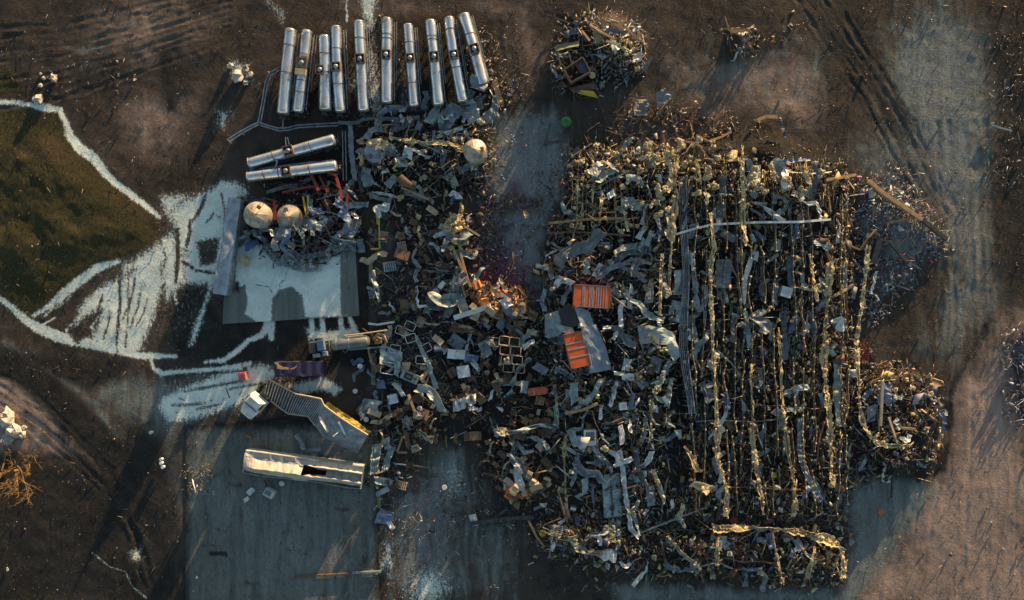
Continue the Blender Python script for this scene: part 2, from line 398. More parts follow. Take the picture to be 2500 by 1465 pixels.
    f('white', [(300,650),(390,585),(430,560),(445,700),(405,740),(385,650),(340,665)], 16, .78); f('white', [(385,480),(420,470),(470,470),(420,530),(395,520)], 16, .72); f('white', [(290,700),(380,690),(350,850),(250,850),(230,800)], 18, .85)
    f('white', [(690,940),(790,918),(835,948),(820,968),(780,952),(740,968)], 10, .85)
    f('white', [(1000,1390),(1080,1380),(1120,1440),(1060,1490),(990,1480)], 40, .62)
    f('white', [(930,1320),(965,1320),(970,1400),(925,1400)], 18, .6)
    f('white', [(1080,1130),(1140,1110),(1140,1220),(1060,1240)], 40, .52)
    l('white', [(225,1350),(270,1385),(305,1395),(320,1430),(355,1460)], [2,2,2,2,3], 3, .8)
    f('white', [(310,1345),(345,1335),(350,1370),(315,1375)], 12, .6)
    f('white', [(640,0),(660,0),(700,30),(690,60)], 14, .6); f('white', [(870,-20),(925,-20),(910,90),(890,60)], 14, .75)
    l('white', [(846,-10),(846,50)], [3,4], 4, .8)
    f('white', [(905,90),(925,130),(960,280),(895,300),(850,210),(870,120)], 25, .6)
    f('white', [(985,120),(1000,260),(970,270)], 18, .55)
    f('white', [(555,140),(610,150),(620,200),(565,195)], 18, .62); f('white', [(525,260),(570,270),(555,320),(520,320)], 18, .55)
    f('white', [(380,470),(600,430),(560,720),(470,860),(330,880),(120,820),(150,740),(300,640),(390,600)], 60, .26)
    f('white', [(380,890),(700,870),(840,930),(820,980),(560,1020),(400,1060),(330,980)], 50, .32)
    for x0, y0, x1, y1, r_ in ((292,650,284,840,4), (312,640,306,850,3), (330,680,300,780,3), (345,700,318,800,2.5), (250,720,215,810,4), (360,730,330,800,2), (268,760,250,830,3), (432,560,428,690,6), (462,540,455,600,5), (500,480,470,540,5), (520,520,500,545,3), (540,470,548,560,3), (478,660,520,668,4), (445,640,470,655,5), (400,610,398,660,3), (430,920,600,905,3), (450,955,590,930,4), (420,990,500,985,4), (560,950,640,935,3), (480,1000,540,985,3)):
        l('white', [(x0, y0), ((x0 + x1) / 2 + 4, (y0 + y1) / 2), (x1, y1)], [r_, r_ * 1.3, r_], 5, .9, True)
    for a in ([(150,735),(120,760),(105,775)], [(190,690),(160,735),(140,750)], [(230,845),(222,800),(240,770)], [(160,810),(168,795),(182,790)]): l('white', a, [5,4,2], 7, .8)
    f('grey', [(1225,300),(1350,280),(1360,450),(1300,500),(1230,470)], 30, 1.4)
    # grey gravel and pale lumps
    f('pale', [(120,150),(300,100),(260,160),(150,200)], 40, .6)
    f('pale', [(2080,420),(2220,430),(2310,590),(2200,740),(2120,800),(2080,620)], 60, .62)
    f('pale', [(2430,800),(2560,790),(2560,1060),(2480,1010)], 40, .6)
    f('pale', [(1150,560),(1320,600),(1340,740),(1180,740)], 60, .6)
    f('pale', [(1140,60),(1290,60),(1290,260),(1200,280)], 60, .5)
    f('pale', [(1520,270),(1760,290),(1750,340),(1400,360)], 50, .6)
    f('pale', [(2130,880),(2330,1000),(2300,1160)], 50, .5)
    f('dark', [(2270,970),(2330,980),(2330,1040),(2290,1060)], 10, 1); f('dark', [(2215,1120),(2320,1080),(2310,1150),(2240,1180)], 12, 1)
    # bare floor of the lost building
    f('grey', [(900,540),(960,540),(960,1200),(1130,1080),(1210,1230),(1290,1300),(1270,1440),(1130,1480),(925,1480),(905,1000)], 50, .62)
    f('grey', [(1060,1090),(1140,1090),(1140,1240),(1030,1250)], 40, .9)
    f('pale', [(920,560),(1130,560),(1130,1000),(930,1000)], 50, .55)
    f('pale', [(1210,290),(1365,270),(1395,420),(1330,560),(1310,680),(1250,700),(1190,620),(1180,480)], 40, .9)
    f('pale', [(2150,60),(2330,-20),(2440,80),(2430,420),(2400,640),(2340,760),(2290,560),(2180,400)], 90, .62)
    f('pale', [(2040,1200),(2280,1190),(2090,1480),(1500,1480),(1490,1425),(2050,1440)], 40, .6)
    # wheel ruts
    for dx in (0, 26, 62, 88):
        F.rut([(1930 + dx, -30), (2010 + dx, 100), (2110 + dx, 240), (2180 + dx, 380), (2250 + dx, 520)], 5, .14)
    for dx in (0, 30, 70, 96, 130):
        F.rut([(2290 + dx * .9, 300), (2300 + dx, 600), (2290 + dx * 1.2, 900), (2260 + dx * 1.6, 1100), (2160 + dx * 2.6, 1480)], 6, .09)
    for dy in (0, 22, 60, 84, 130, 150, 200):
        F.rut([(-30, 70 + dy), (150, 60 + dy * .9), (330, 20 + dy * .8), (560, -40 + dy * .7)], 5, .13)
    for d in (0, 24, 70, 95):
        F.rut([(-30, 905 + d), (70, 950 + d), (170, 1040 + d * .9), (270, 1150 + d * .8), (330, 1300), (350 + d * .5, 1490)], 6, .12)
    for d in (0, 26): F.rut([(1215 + d, 40), (1225 + d, 160), (1232 + d * 1.5, 270)], 6, .12); F.rut([(2460 - d, 760), (2390 - d, 860), (2330 - d, 980)], 5, .08)
    for d in (0, 30): F.rut([(290 + d, 620), (285 + d, 750), (275 + d, 860)], 5, .08)
    for k in range(5): F.rut([(1300 + k * 14, -20), (1330 + k * 10, 30), (1390 + k * 6, 50 + k * 4), (1440, 48 + k * 5)], 4, .07)
    for k in range(4): F.rut([(1700 + k * 20, 310), (1730 + k * 22, 220), (1790 + k * 26, 120)], 5, .06)

def more_tracks(F):
    for k in range(7): F.line('pale', [(2160 + k * 30, 60 + k * 8), (2200 + k * 26, 240), (2260 + k * 18, 420), (2300 + k * 14, 640)], 4, 10, .55)
    for k in range(6): F.line('dark', [(2140 + k * 34, 330 - k * 20), (2210 + k * 26, 430), (2270 + k * 16, 560), (2290 + k * 16, 760), (2270 + k * 14, 980)], 5, 9, .62)
    for k in range(3): F.line('dark', [(1960 + k * 44, -20), (2050 + k * 44, 130), (2140 + k * 40, 300)], 9, 10, .9)
    for k in range(5): F.line('dark', [(-20, 880 + k * 22), (90, 950 + k * 24), (200, 1060 + k * 18), (290, 1190), (330 + k * 14, 1320), (340 + k * 22, 1480)], 6, 9, .75)
    for k in range(4): F.line('grey', [(-20, 870 + k * 30), (100, 940 + k * 30), (220, 1060 + k * 22), (320 + k * 12, 1250)], 3, 8, .62)
    for k in range(6): F.line('dark', [(-20, 60 + k * 34), (200, 40 + k * 32), (400, 0 + k * 26), (620, -60 + k * 24)], 4, 9, .7)
    for k in range(4): F.line('tan', [(2270 + k * 40, 1120), (2240 + k * 70, 1300), (2200 + k * 100, 1480)], 8, 14, .8)
    for k in range(3): F.line('dark', [(2330 + k * 34, 1090), (2310 + k * 50, 1200), (2300 + k * 80, 1330)], 5, 12, .6)
def broad_tracks(F):
    F.line('dark', [(-30,868),(60,905),(150,985),(240,1080),(300,1180),(340,1320),(370,1490)], [34,34,36,38,42,46,50], 26, 1.25)
    F.line('grey', [(-30,835),(90,880),(200,960),(290,1060),(350,1160),(390,1300),(400,1490)], 14, 26, .9)
    F.line('tan', [(-30,910),(60,960),(150,1040),(230,1130)], 7, 12, .85); F.line('tan', [(-30,880),(90,930),(190,1020)], 4, 9, .8)
    F.fill('plum', [(1150,600),(1200,590),(1280,650),(1300,700),(1240,720),(1170,700)], 35, 1.1); F.fill('plum', [(1230,440),(1275,430),(1280,500),(1240,500)], 25, .8); F.fill('plum', [(915,500),(990,500),(1000,560),(930,580)], 40, .62); F.fill('plum', [(960,690),(1040,680),(1040,760),(980,760)], 40, .6)
    F.fill('grey', [(1215,320),(1350,300),(1355,440),(1300,490),(1230,470)], 30, 1.4); F.fill('dark', [(1215,320),(1350,300),(1355,440),(1300,490),(1230,470)], 30, 1, True)
    F.fill('dark', [(1170,470),(1330,480),(1330,520),(1180,520)], 20, .9); F.line('tan', [(1300,255),(1270,300),(1235,390),(1190,470),(1165,540)], 5, 14, .9)  # tan line is a sunlit streak painted across the road
    F.fill('pale', [(1190,520),(1290,520),(1350,720),(1300,730),(1210,640)], 45, 1.1); F.fill('grey', [(1190,520),(1290,520),(1350,720),(1300,730),(1210,640)], 45, 1.3); F.fill('dark', [(1190,520),(1290,520),(1350,720),(1300,730),(1210,640)], 30, 1, True)
    F.fill('pale', [(940,1180),(1140,1090),(1140,1280),(1110,1480),(940,1480)], 70, .8)
def ground_material():
    m, t, b = new_mat('ground_soil'); g = G(t); co = g.n('ShaderNodeNewGeometry').outputs['Position']
    A = g.n('ShaderNodeAttribute', attribute_name='soil_a'); B = g.n('ShaderNodeAttribute', attribute_name='soil_b')
    sa = g.n('ShaderNodeSeparateColor'); t.links.new(A.outputs['Color'], sa.inputs[0]); sb = g.n('ShaderNodeSeparateColor'); t.links.new(B.outputs['Color'], sb.inputs[0])
    white, grass, tan = sa.outputs; grey, dark, pale = sb.outputs
    big = g.noise(.09, 5, .6, co); mid = g.noise(.55, 6, .62, co, .6); fine = g.noise(3.2, 5, .65, co); grit = g.noise(11, 3, .7, co)
    def mask(ch, amp, lo, hi, nz=mid, nz2=fine):
        n = g.math('MULTIPLY_ADD', nz2, .4, g.math('MULTIPLY', nz, .6))
        return g.step(g.math('MULTIPLY_ADD', g.math('SUBTRACT', n, .5), amp, ch), lo, hi)
    earth = g.mix(g.step(mid, .35, .68), (.066, .052, .042), (.028, .025, .0235))
    earth = g.mix(g.step(big, .42, .62), earth, g.mix(fine, (.045, .040, .037), (.082, .064, .05)))
    strk = g.noise(.7, 6, .65, g.mapping(co, (1.3, .16, 1), (0, 0, -.16)), .5)
    tanc = g.mix(g.step(strk, .32, .68), (.34, .255, .215), (.25, .185, .155))
    stk = g.noise(.5, 5, .6, g.mapping(co, (1.6, .28, 1), (0, 0, -.12)), .8)
    c = g.mix(mask(tan, 1.5, .25, .85, big, mid), earth, tanc)
    greyc = g.mix(g.step(strk, .32, .68), (.19, .218, .21), (.115, .137, .134))
    c = g.mix(mask(grey, 2.0, .28, .9, stk, mid), c, greyc)
    tuft = g.noise(5.5, 4, .7, g.mapping(co, (1.0, .45, 1), (0, 0, .5)), 1.0)
    grs = g.mix(g.step(g.math('MULTIPLY_ADD', tuft, .6, g.math('MULTIPLY', grit, .4)), .42, .60), (.066, .058, .024), (.013, .017, .008))
    grs = g.mix(g.step(big, .48, .66), grs, (.066, .047, .024))
    c = g.mix(mask(grass, .5, .4, .6), c, grs)
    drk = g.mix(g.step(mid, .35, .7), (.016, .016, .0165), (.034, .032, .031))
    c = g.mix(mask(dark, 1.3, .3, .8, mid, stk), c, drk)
    # pale crumbs: small bits of trash ground into the soil
    v = g.n('ShaderNodeTexVoronoi'); v.inputs['Scale'].default_value = 2.6; t.links.new(co, v.inputs['Vector'])
    cr = g.math('MULTIPLY', g.step(v.outputs['Distance'], .30, .18), g.step(g.math('MULTIPLY_ADD', g.math('SUBTRACT', mid, .5), 1.2, pale), .35, .75))
    crc = g.mix(fine, (.38, .38, .44), (.28, .24, .26))
    c = g.mix(g.math('MULTIPLY', cr, .75), c, crc)
    c = g.mix(g.math('MULTIPLY', g.step(g.math('MULTIPLY_ADD', g.math('SUBTRACT', mid, .5), 1.5, pale), .35, .9), .35), c, (.22, .23, .26))
    C3 = g.n('ShaderNodeAttribute', attribute_name='soil_c'); sc = g.n('ShaderNodeSeparateColor'); t.links.new(C3.outputs['Color'], sc.inputs[0])
    c = g.mix(g.math('MULTIPLY', mask(sc.outputs[0], 1.3, .3, .85), .8), c, g.mix(g.step(fine, .4, .62), (.115, .035, .075), (.17, .07, .11)))
    # spilled wax: crisp ragged edge, flecked and thinly broken up
    wn = g.math('MULTIPLY_ADD', grit, .28, g.math('MULTIPLY_ADD', fine, .40, g.math('MULTIPLY', g.noise(.9, 6, .7, g.mapping(co, (2.4, .55, 1), (0, 0, -.18)), 1.4), .35)))
    wm = g.step(g.math('MULTIPLY_ADD', g.math('SUBTRACT', wn, .5), 2.6, white), .44, .74)
    wc = g.mix(g.step(mid, .3, .7), (.78, .88, .84), (.62, .72, .68))
    wc = g.mix(g.math('MULTIPLY', g.step(grit, .54, .68), .3), wc, (.25, .28, .26))
    veil = g.math('MULTIPLY', g.step(g.math('MULTIPLY_ADD', g.math('SUBTRACT', wn, .5), 1.8, white), .22, .8), .34)
    c = g.mix(veil, c, (.40, .46, .45))
    c = g.mix(g.math('MULTIPLY', wm, .93), c, wc)
    # overall grain
    hsv = g.n('ShaderNodeHueSaturation'); t.links.new(c, hsv.inputs['Color'])
    vv = g.math('MULTIPLY', g.math('MULTIPLY_ADD', g.step(grit, .3, .7), .6, .68), g.math('MULTIPLY_ADD', big, .8, .6)); t.links.new(vv, hsv.inputs['Value'])
    t.links.new(hsv.outputs[0], b.inputs['Base Color'])
    b.inputs['Roughness'].default_value = .92
    b.inputs['Specular IOR Level'].default_value = .25
    hgt = g.math('MULTIPLY_ADD', g.math('MULTIPLY', tuft, grass), .9, g.math('MULTIPLY', grit, .25)); hgt = g.math('MULTIPLY_ADD', hgt, 1.0, g.math('MULTIPLY_ADD', fine, .6, mid))
    t.links.new(g.bump(hgt, .5, .20), b.inputs['Normal'])
    return m
GROUND = ground_material()

fx = np.arange(-72, 72.01, .17); fy = np.arange(-44, 44.01, .17)
ox = np.array([-900, -500, -300, -200, -140, -110, -92, -80]); oy = np.array([-900, -500, -300, -200, -130, -90, -68, -54])
gx = np.concatenate([ox, fx, -ox[::-1]]); gy = np.concatenate([oy, fy, -oy[::-1]])
X, Y = np.meshgrid(gx, gy); PX = X * PPM + 1250; PY = 732.5 - Y * PPM
F = Field(PX, PY); paint_ground(F); more_tracks(F); broad_tracks(F)
# flat zones where slabs lie
SLAB_PAD = [(541,600),(560,490),(860,470),(878,772),(544,791)]
SLAB_YARD = [(452,1042),(640,1000),(925,1010),(925,1500),(452,1500)]
SLAB_FLOOR = [(898,520),(1200,480),(1330,600),(1560,700),(1560,1260),(1290,1300),(1270,1420),(925,1420),(925,1010),(902,880)]
flat = np.zeros(X.shape)
for P in (SLAB_PAD, SLAB_YARD, SLAB_FLOOR):
    flat = np.maximum(flat, np.clip((sd_poly(PX, PY, P) + 14) / 12, 0, 1))
flat = np.maximum(flat, F.ch['white'] * .5)
near = np.clip((200 - np.maximum(np.abs(X) - 70, np.abs(Y) - 42)) / 160, 0, 1)
Z = ((fbm(X / 7., Y / 7., 3, 4) - .5) * .30 + (fbm(X / 1.3, Y / 1.3, 9, 3) - .5) * .07 + F.track * .8) * (1 - flat) * near - .05
Z = np.minimum(Z, .45)
Z = np.where(flat > .6, -.06, Z)
Z += gh(PX, PY) * .8
A, B = F.AB(); zc = np.zeros(X.shape)
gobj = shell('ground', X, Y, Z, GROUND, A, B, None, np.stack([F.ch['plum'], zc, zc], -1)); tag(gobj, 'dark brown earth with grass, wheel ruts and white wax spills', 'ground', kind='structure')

def slab(name, q, z, res, painter, label, depth=.5):
    """concrete slab between four corners (photo pixels, clockwise from top left), finely gridded on top with real edges"""
    q = np.asarray(q, float)
    nu = int(np.hypot(*(q[1] - q[0])) / PPM / res); nv = int(np.hypot(*(q[3] - q[0])) / PPM / res)
    u = np.concatenate([[0], np.linspace(0, 1, nu), [1]]); v = np.concatenate([[0], np.linspace(0, 1, nv), [1]])
    U, V = np.meshgrid(u, v)
    px = (q[0, 0] * (1 - U) + q[1, 0] * U) * (1 - V) + (q[3, 0] * (1 - U) + q[2, 0] * U) * V
    py = (q[0, 1] * (1 - U) + q[1, 1] * U) * (1 - V) + (q[3, 1] * (1 - U) + q[2, 1] * U) * V
    F = Field(px, py); painter(F)
    k = (CAM_H - z) / CAM_H / PPM
    zz = np.full(px.shape, z); zz[0, :] = zz[-1, :] = zz[:, 0] = zz[:, -1] = z - depth
    zz = zz - F.track
    A, B = F.AB()
    o = shell(name, (px - 1250) * k, -(py - 732.5) * k, zz[::1], GROUND, A, B)
    o.data.flip_normals(); o.data.shade_flat()
    return tag(o, label, 'slab', kind='structure')
def paint_pad(F):
    F.ch['grey'][:] = 1.5; F.feather = False
    f, l = F.fill, F.line
    f('white', [(575,600),(640,560),(700,600),(780,600),(860,590),(830,620),(833,772),(745,776),(738,722),(712,700),(682,708),(665,730),(664,785),(625,787),(596,766),(604,740),(600,700),(575,685)], 6, .95)
    f('white', [(825,610),(850,560),(862,560),(850,640),(832,660)], 10, .4)
    for a in ([(705,648),(697,680),(682,694),(684,702)], [(625,696),(655,700),(665,715)]): l('dark', a, 1.2, 2, .9); l('white', a, 1.2, 2, 1, True)
    f('dark', [(570,690),(590,670),(610,685),(600,700),(585,720),(565,715)], 8, .75)
    f('white', [(580,680),(603,675),(598,695),(584,705)], 5, .8)
    for c, r in (((588,755),36), ((692,735),24), ((735,750),20)):
        th = np.linspace(0, 2 * math.pi, 30); l('pale', [(c[0] + r * math.cos(a), c[1] + r * math.sin(a)) for a in th], .6, 1.5, .9)
def paint_yard(F):
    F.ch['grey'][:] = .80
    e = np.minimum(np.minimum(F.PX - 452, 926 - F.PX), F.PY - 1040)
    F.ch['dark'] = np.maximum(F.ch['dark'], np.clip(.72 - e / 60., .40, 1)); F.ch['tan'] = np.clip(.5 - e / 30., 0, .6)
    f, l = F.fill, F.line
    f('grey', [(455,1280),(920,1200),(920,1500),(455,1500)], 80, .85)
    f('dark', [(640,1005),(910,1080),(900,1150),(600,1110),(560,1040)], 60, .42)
    for k in range(4): l('dark', [(460, 1430 - k * 34), (600, 1330 - k * 30), (760, 1290 - k * 24), (925, 1290 - k * 10)], 1.6, 4, .55)
    l('dark', [(655,1010),(655,1500)], 1.6, 2.5, .95)
    for xx in (555, 755, 850): l('dark', [(xx,1040),(xx,1500)], 1.0, 2.5, .72)
    f('pale', [(460,1100),(900,1230),(900,1450),(480,1460)], 80, .42)
    for yy in (1205, 1255, 1300): l('dark', [(657, yy), (920, yy - 25)], .8, 2, .62)
    for c_ in ((560,1180,16), (700,1340,12), (820,1240,18), (600,1420,14), (780,1110,20), (880,1380,16)): l('dark', [(c_[0], c_[1]), (c_[0] + 14, c_[1] + 6), (c_[0] + 30, c_[1] + 4)], c_[2] * .4, 12, .8)
    l('dark', [(505,1060),(560,1150),(650,1250)], 1.2, 2.5, .7)
    f('dark', [(508,1345),(555,1345),(557,1362),(535,1358),(510,1360)], 5, .85); l('dark', [(508,1330),(530,1333)], 2, 3, .8)
    f('white', [(455,1020),(600,985),(650,985),(640,1010),(455,1045)], 20, .5)
slab('concrete_pad', [(560,490),(858,470),(877,771),(543,791)], .16, .16, paint_pad, 'pale grey concrete pad half covered in spilled white wax')
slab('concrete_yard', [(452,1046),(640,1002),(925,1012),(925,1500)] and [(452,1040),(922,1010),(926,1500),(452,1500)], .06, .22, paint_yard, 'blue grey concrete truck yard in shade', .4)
# ------------------------------------------------------------------ labels: every loose piece is named by the landmarks it lies between
LANDMARKS = []; PENDING = []
def landmark(px, py, name): LANDMARKS.append((px, py, name))
def pend(o, px, py, what, cat, group=None): PENDING.append((o, px, py, what, cat, group))
ORD = ['', 'second', 'third', 'fourth', 'fifth', 'sixth', 'seventh', 'eighth', 'ninth', 'tenth', 'eleventh', 'twelfth', 'thirteenth', 'fourteenth', 'fifteenth', 'sixteenth', 'seventeenth', 'eighteenth', 'nineteenth', 'twentieth']
def finish_labels():
    buckets = {}
    for it in PENDING:
        o, px, py, what, cat, group = it
        near_ = sorted(LANDMARKS, key=lambda L: (L[0] - px) ** 2 + (L[1] - py) ** 2)[:2]
        d = math.hypot(near_[0][0] - px, near_[0][1] - py)
        buckets.setdefault((what, near_[0][2], near_[1][2]), []).append((d, it, near_))
    for (what, a, b), L in buckets.items():
        L.sort(key=lambda q: q[0])
        for i, (d, it, near_) in enumerate(L):
            o, px, py, what, cat, group = it
            if len(L) == 1: lab = '%s lying between %s and %s' % (what, a, b)
            else: lab = '%s, %s nearest %s towards %s' % (what, ORD[min(i, 19)] if i else 'the', a, b)
            tag(o, lab, cat, group)

# ------------------------------------------------------------------ loose sheet, bar, box and foam builders (all real thickness)
def resample(P, step, m_min=3):
    P = np.asarray(P, float); seg = np.sqrt((np.diff(P, axis=0) ** 2).sum(1)); s = np.concatenate([[0], np.cumsum(seg)])
    m = max(m_min, int(s[-1] / step) + 1); t = np.linspace(0, s[-1], m)
    return np.stack([np.interp(t, s, P[:, k]) for k in range(P.shape[1])], 1), t, s[-1]
def ribbon_mesh(pts3, width, roll=.25, curl=.25, crump=.06, corr=0., n=7, step=.24, thick=.025, seed=0, smooth_it=1, torn=.3, fold=1.0):
    """a long torn sheet: pts3 the centre line in metres, width one value or one per point; rolls, curls and crumples along its length"""
    Wd = width if hasattr(width, '__len__') else [width] * len(pts3)
    P4 = np.concatenate([np.asarray(pts3, float), np.asarray(Wd, float)[:, None]], 1)
    Q, t, L = resample(P4, step)
    for _ in range(smooth_it if seed % 3 == 0 else 0):
        if len(Q) > 4: Q[1:-1] = (Q[:-2] + 2 * Q[1:-1] + Q[2:]) / 4
    jag = hash2(np.floor(t * 1.7 + seed * 2.3), np.floor(t * 0 + seed), 15); P = Q[:, :3]; hw = Q[:, 3] / 2 * (1 - torn * np.clip(1.5 * jag - .8, 0, .7))
    T = np.gradient(P[:, :2], axis=0); T /= (np.linalg.norm(T, axis=1)[:, None] + 1e-9); N = np.stack([-T[:, 1], T[:, 0]], 1)
    ph = seed * 3.17
    rl = roll * (vnoise(t * .55 + ph, t * 0 + seed, 5) - .5) * 2 + roll * .4 * (vnoise(t * 1.7 + ph, t * 0 + seed, 6) - .5)
    u = np.linspace(-1, 1, n + 1)
    U, TT = np.meshgrid(u, t); HW = hw[:, None]; R = rl[:, None]
    cs = (vnoise(t * .3 + ph, t * 0 + 7.7, 8) - .35)[:, None] * 1.6
    lift = curl * HW * (U ** 2 - .33) * cs + corr * np.sin(U * math.pi * (n / 2.))
    lift = lift + crump * (vnoise(TT * 1.9 + ph, U * 1.6 * np.maximum(HW, .2) + seed, 9) - .5) * 2 + crump * .6 * np.abs(vnoise(TT * 3.7 + ph, U * 2.2 + seed, 10) - .5) * 2
    crs = np.abs(((TT * (.9 + .13 * (seed % 5)) + U * .35 * ((seed % 3) - 1) + seed * .37) % 1.0) - .5) - .25
    lift = lift + crs * crump * 2.6 * fold * (vnoise(TT * .5 + seed, U * 0 + 3.3, 16) > .35)
    edge = 1 + torn * 1.0 * (hash2(np.floor(TT * 2.6 + ph), np.floor(np.sign(U) * 3 + seed), 11) - .55) * (np.abs(U) > .6)
    skew = .8 * (hash2(np.array([seed * 3 + 1]), np.array([7]), 21)[0] - .5)
    lat = U * HW * np.cos(R) * edge - lift * np.sin(R); ver = U * HW * np.sin(R) + lift * np.cos(R)
    Xx = P[:, 0:1] + N[:, 0:1] * lat + T[:, 0:1] * lat * skew; Yy = P[:, 1:2] + N[:, 1:2] * lat + T[:, 1:2] * lat * skew; Zz = P[:, 2:3] + ver
    m, k = Xx.shape
    top = np.stack([Xx, Yy, Zz], -1).reshape(-1, 3); bot = top - np.array([0, 0, thick])
    V = np.concatenate([top, bot]); o = m * k
    fs = []
    for i in range(m - 1):
        for j in range(k - 1):
            a, b, c, d = i * k + j, i * k + j + 1, (i + 1) * k + j + 1, (i + 1) * k + j
            fs.append((a, d, c, b)); fs.append((a + o, b + o, c + o, d + o))
        fs.append((i * k, i * k + o, (i + 1) * k + o, (i + 1) * k)); fs.append((i * k + k - 1, (i + 1) * k + k - 1, (i + 1) * k + k - 1 + o, i * k + k - 1 + o))
    for j in range(k - 1):
        fs.append((j, j + 1, j + 1 + o, j + o)); e = (m - 1) * k + j; fs.append((e, e + o, e + 1 + o, e + 1))
    return V, fs
def floor_at(px, py):
    return gh1(px, py) * .8 + .08
SEED = [0]
def strip(pts, wpx, mt, what, name='metal_strip', cat='metal strip', z=None, lift=.35, group='torn metal strips in the wreckage', label=None, **k):
    """a hand-placed torn strip along photo pixels"""
    SEED[0] += 1
    p3 = []
    for i, p in enumerate(pts):
        zz = (z[i] if hasattr(z, '__len__') else z) if z is not None else floor_at(*p) + lift
        x, y = WX(p[0], p[1], zz); p3.append((x, y, zz))
    ws = [q / PPM for q in wpx] if hasattr(wpx, '__len__') else wpx / PPM
    c = np.mean(np.asarray(p3), 0)
    V, fs = ribbon_mesh([(a - c[0], b - c[1], d) for a, b, d in p3], ws, seed=SEED[0], **k)
    mb = MB(); mb.add(V, fs); o = mb.build(name, M[mt], None, loc=(c[0], c[1], 0))
    cx = float(np.mean([p[0] for p in pts])); cy = float(np.mean([p[1] for p in pts]))
    if label: tag(o, label, cat, group)
    else: pend(o, cx, cy, what, cat, group)
    return o
def sheet(cx, cy, w_, h_, ang, mt, what, name='metal_sheet', cat='metal sheet', group='bent metal sheets in the wreckage', lift=.3, **k):
    """a hand-placed sheet: centre, width across and length along in photo pixels, ang in photo degrees (0 = long side up-down)"""
    a = math.radians(ang); dx, dy = math.sin(a) * h_ / 2, -math.cos(a) * h_ / 2
    kk = dict(roll=.18, curl=.25, crump=.09, n=6, step=.25); kk.update(k)
    return strip([(cx - dx, cy - dy), (cx, cy), (cx + dx, cy + dy)], w_, mt, what, name=name, cat=cat, group=group, lift=lift, **kk)
def pole(pts, wpx, mt, what, name='steel_bar', cat='bar', z=None, lift=.4, group='loose bars and beams', h=None, label=None):
    p3 = []
    for i, p in enumerate(pts):
        zz = (z[i] if hasattr(z, '__len__') else z) if z is not None else floor_at(*p) + lift
        x, y = WX(p[0], p[1], zz); p3.append(np.array((x, y, zz)))
    c = np.mean(p3, 0); c[2] = 0; mb = MB()
    for a, b in zip(p3[:-1], p3[1:]): mb.bar(a - c, b - c, wpx / PPM, h or wpx / PPM)
    o = mb.build(name, M[mt], None, loc=tuple(c))
    cx = float(np.mean([p[0] for p in pts])); cy = float(np.mean([p[1] for p in pts]))
    if label: tag(o, label, cat, group)
    else: pend(o, cx, cy, what, cat, group)
    return o
def blob_mesh(mb, c, r, seed, squash=.7, sub=1):
    """a lump of torn foam: a noisy faceted ball"""
    n1, n2 = 7, 5; vs_ = []
    for i in range(n2 + 1):
        ph = math.pi * i / n2
        for j in range(n1):
            th = 2 * math.pi * j / n1
            k = r * (.65 + .7 * random.random())
            vs_.append((c[0] + k * math.sin(ph) * math.cos(th), c[1] + k * math.sin(ph) * math.sin(th), c[2] + k * squash * math.cos(ph)))
    fs = [(i * n1 + j, (i + 1) * n1 + j, (i + 1) * n1 + (j + 1) % n1, i * n1 + (j + 1) % n1) for i in range(n2) for j in range(n1)]
    mb.add(vs_, fs)
def foam_run(pts, wpx, mt, what, z=None, lift=1.1, gaps=.0, label=None, lit=1.0, core=True):
    """a fallen roof beam still carrying its lumpy sprayed-on insulation: thing > coating"""
    p3 = []
    for i, p in enumerate(pts):
        zz = (z[i] if hasattr(z, '__len__') else z) if z is not None else floor_at(*p) + lift
        x, y = WX(p[0], p[1], zz); p3.append((x, y, zz))
    Q, t, L = resample(np.asarray(p3), .22); c = Q.mean(0).copy(); c[2] = 0; Q = Q - c
    root = empty('insulated_beam', tuple(c))
    mb = MB(); mb.tube(Q[::3], .07, 6); mb.build('beam', M['steel_rust'], root)
    SEED[0] += 1; wm_ = wpx / PPM
    mb = MB(); s = random.random() * 50
    ws = [wm_ * (.5 + 1.5 * max(0, float(vnoise(np.array([tt * .55 + s]), np.array([s]), 3)[0]) - gaps)) for tt in t]
    V, fs = ribbon_mesh(Q, ws, roll=.7, curl=.6, crump=.16, n=6, step=.15, thick=.09, seed=SEED[0], torn=.5, fold=0); mb.add(V, fs)
    for i, q in enumerate(Q):
        nz = float(vnoise(np.array([t[i] * .7 + s]), np.array([s]), 3)[0])
        if nz < gaps + .1: continue
        r = wm_ * random.uniform(.12, .34)
        if random.random() < .22: blob_mesh(mb, (q[0] + random.uniform(-.5, .5) * wm_, q[1] + random.uniform(-.3, .3) * wm_, q[2] + random.uniform(-.1, .2)), r, 0, random.uniform(.4, 1.1))
        if random.random() < .5:
            a_ = Vector(q) + Vector((random.uniform(-.3, .3) * wm_, 0, random.uniform(0, .15))); th = random.uniform(0, 6.28); l_ = random.uniform(.2, .8)
            mb.bar(a_, a_ + Vector((math.cos(th) * l_, math.sin(th) * l_, random.uniform(-.35, .2))), random.uniform(.03, .14), .03)
    mb.build('coating', M[mt], root)
    cx = float(np.mean([p[0] for p in pts])); cy = float(np.mean([p[1] for p in pts]))
    g_ = 'fallen roof beams coated in insulation'
    if label: tag(root, label, 'beam', g_)
    else: pend(root, cx, cy, what, 'beam', g_)
    return root

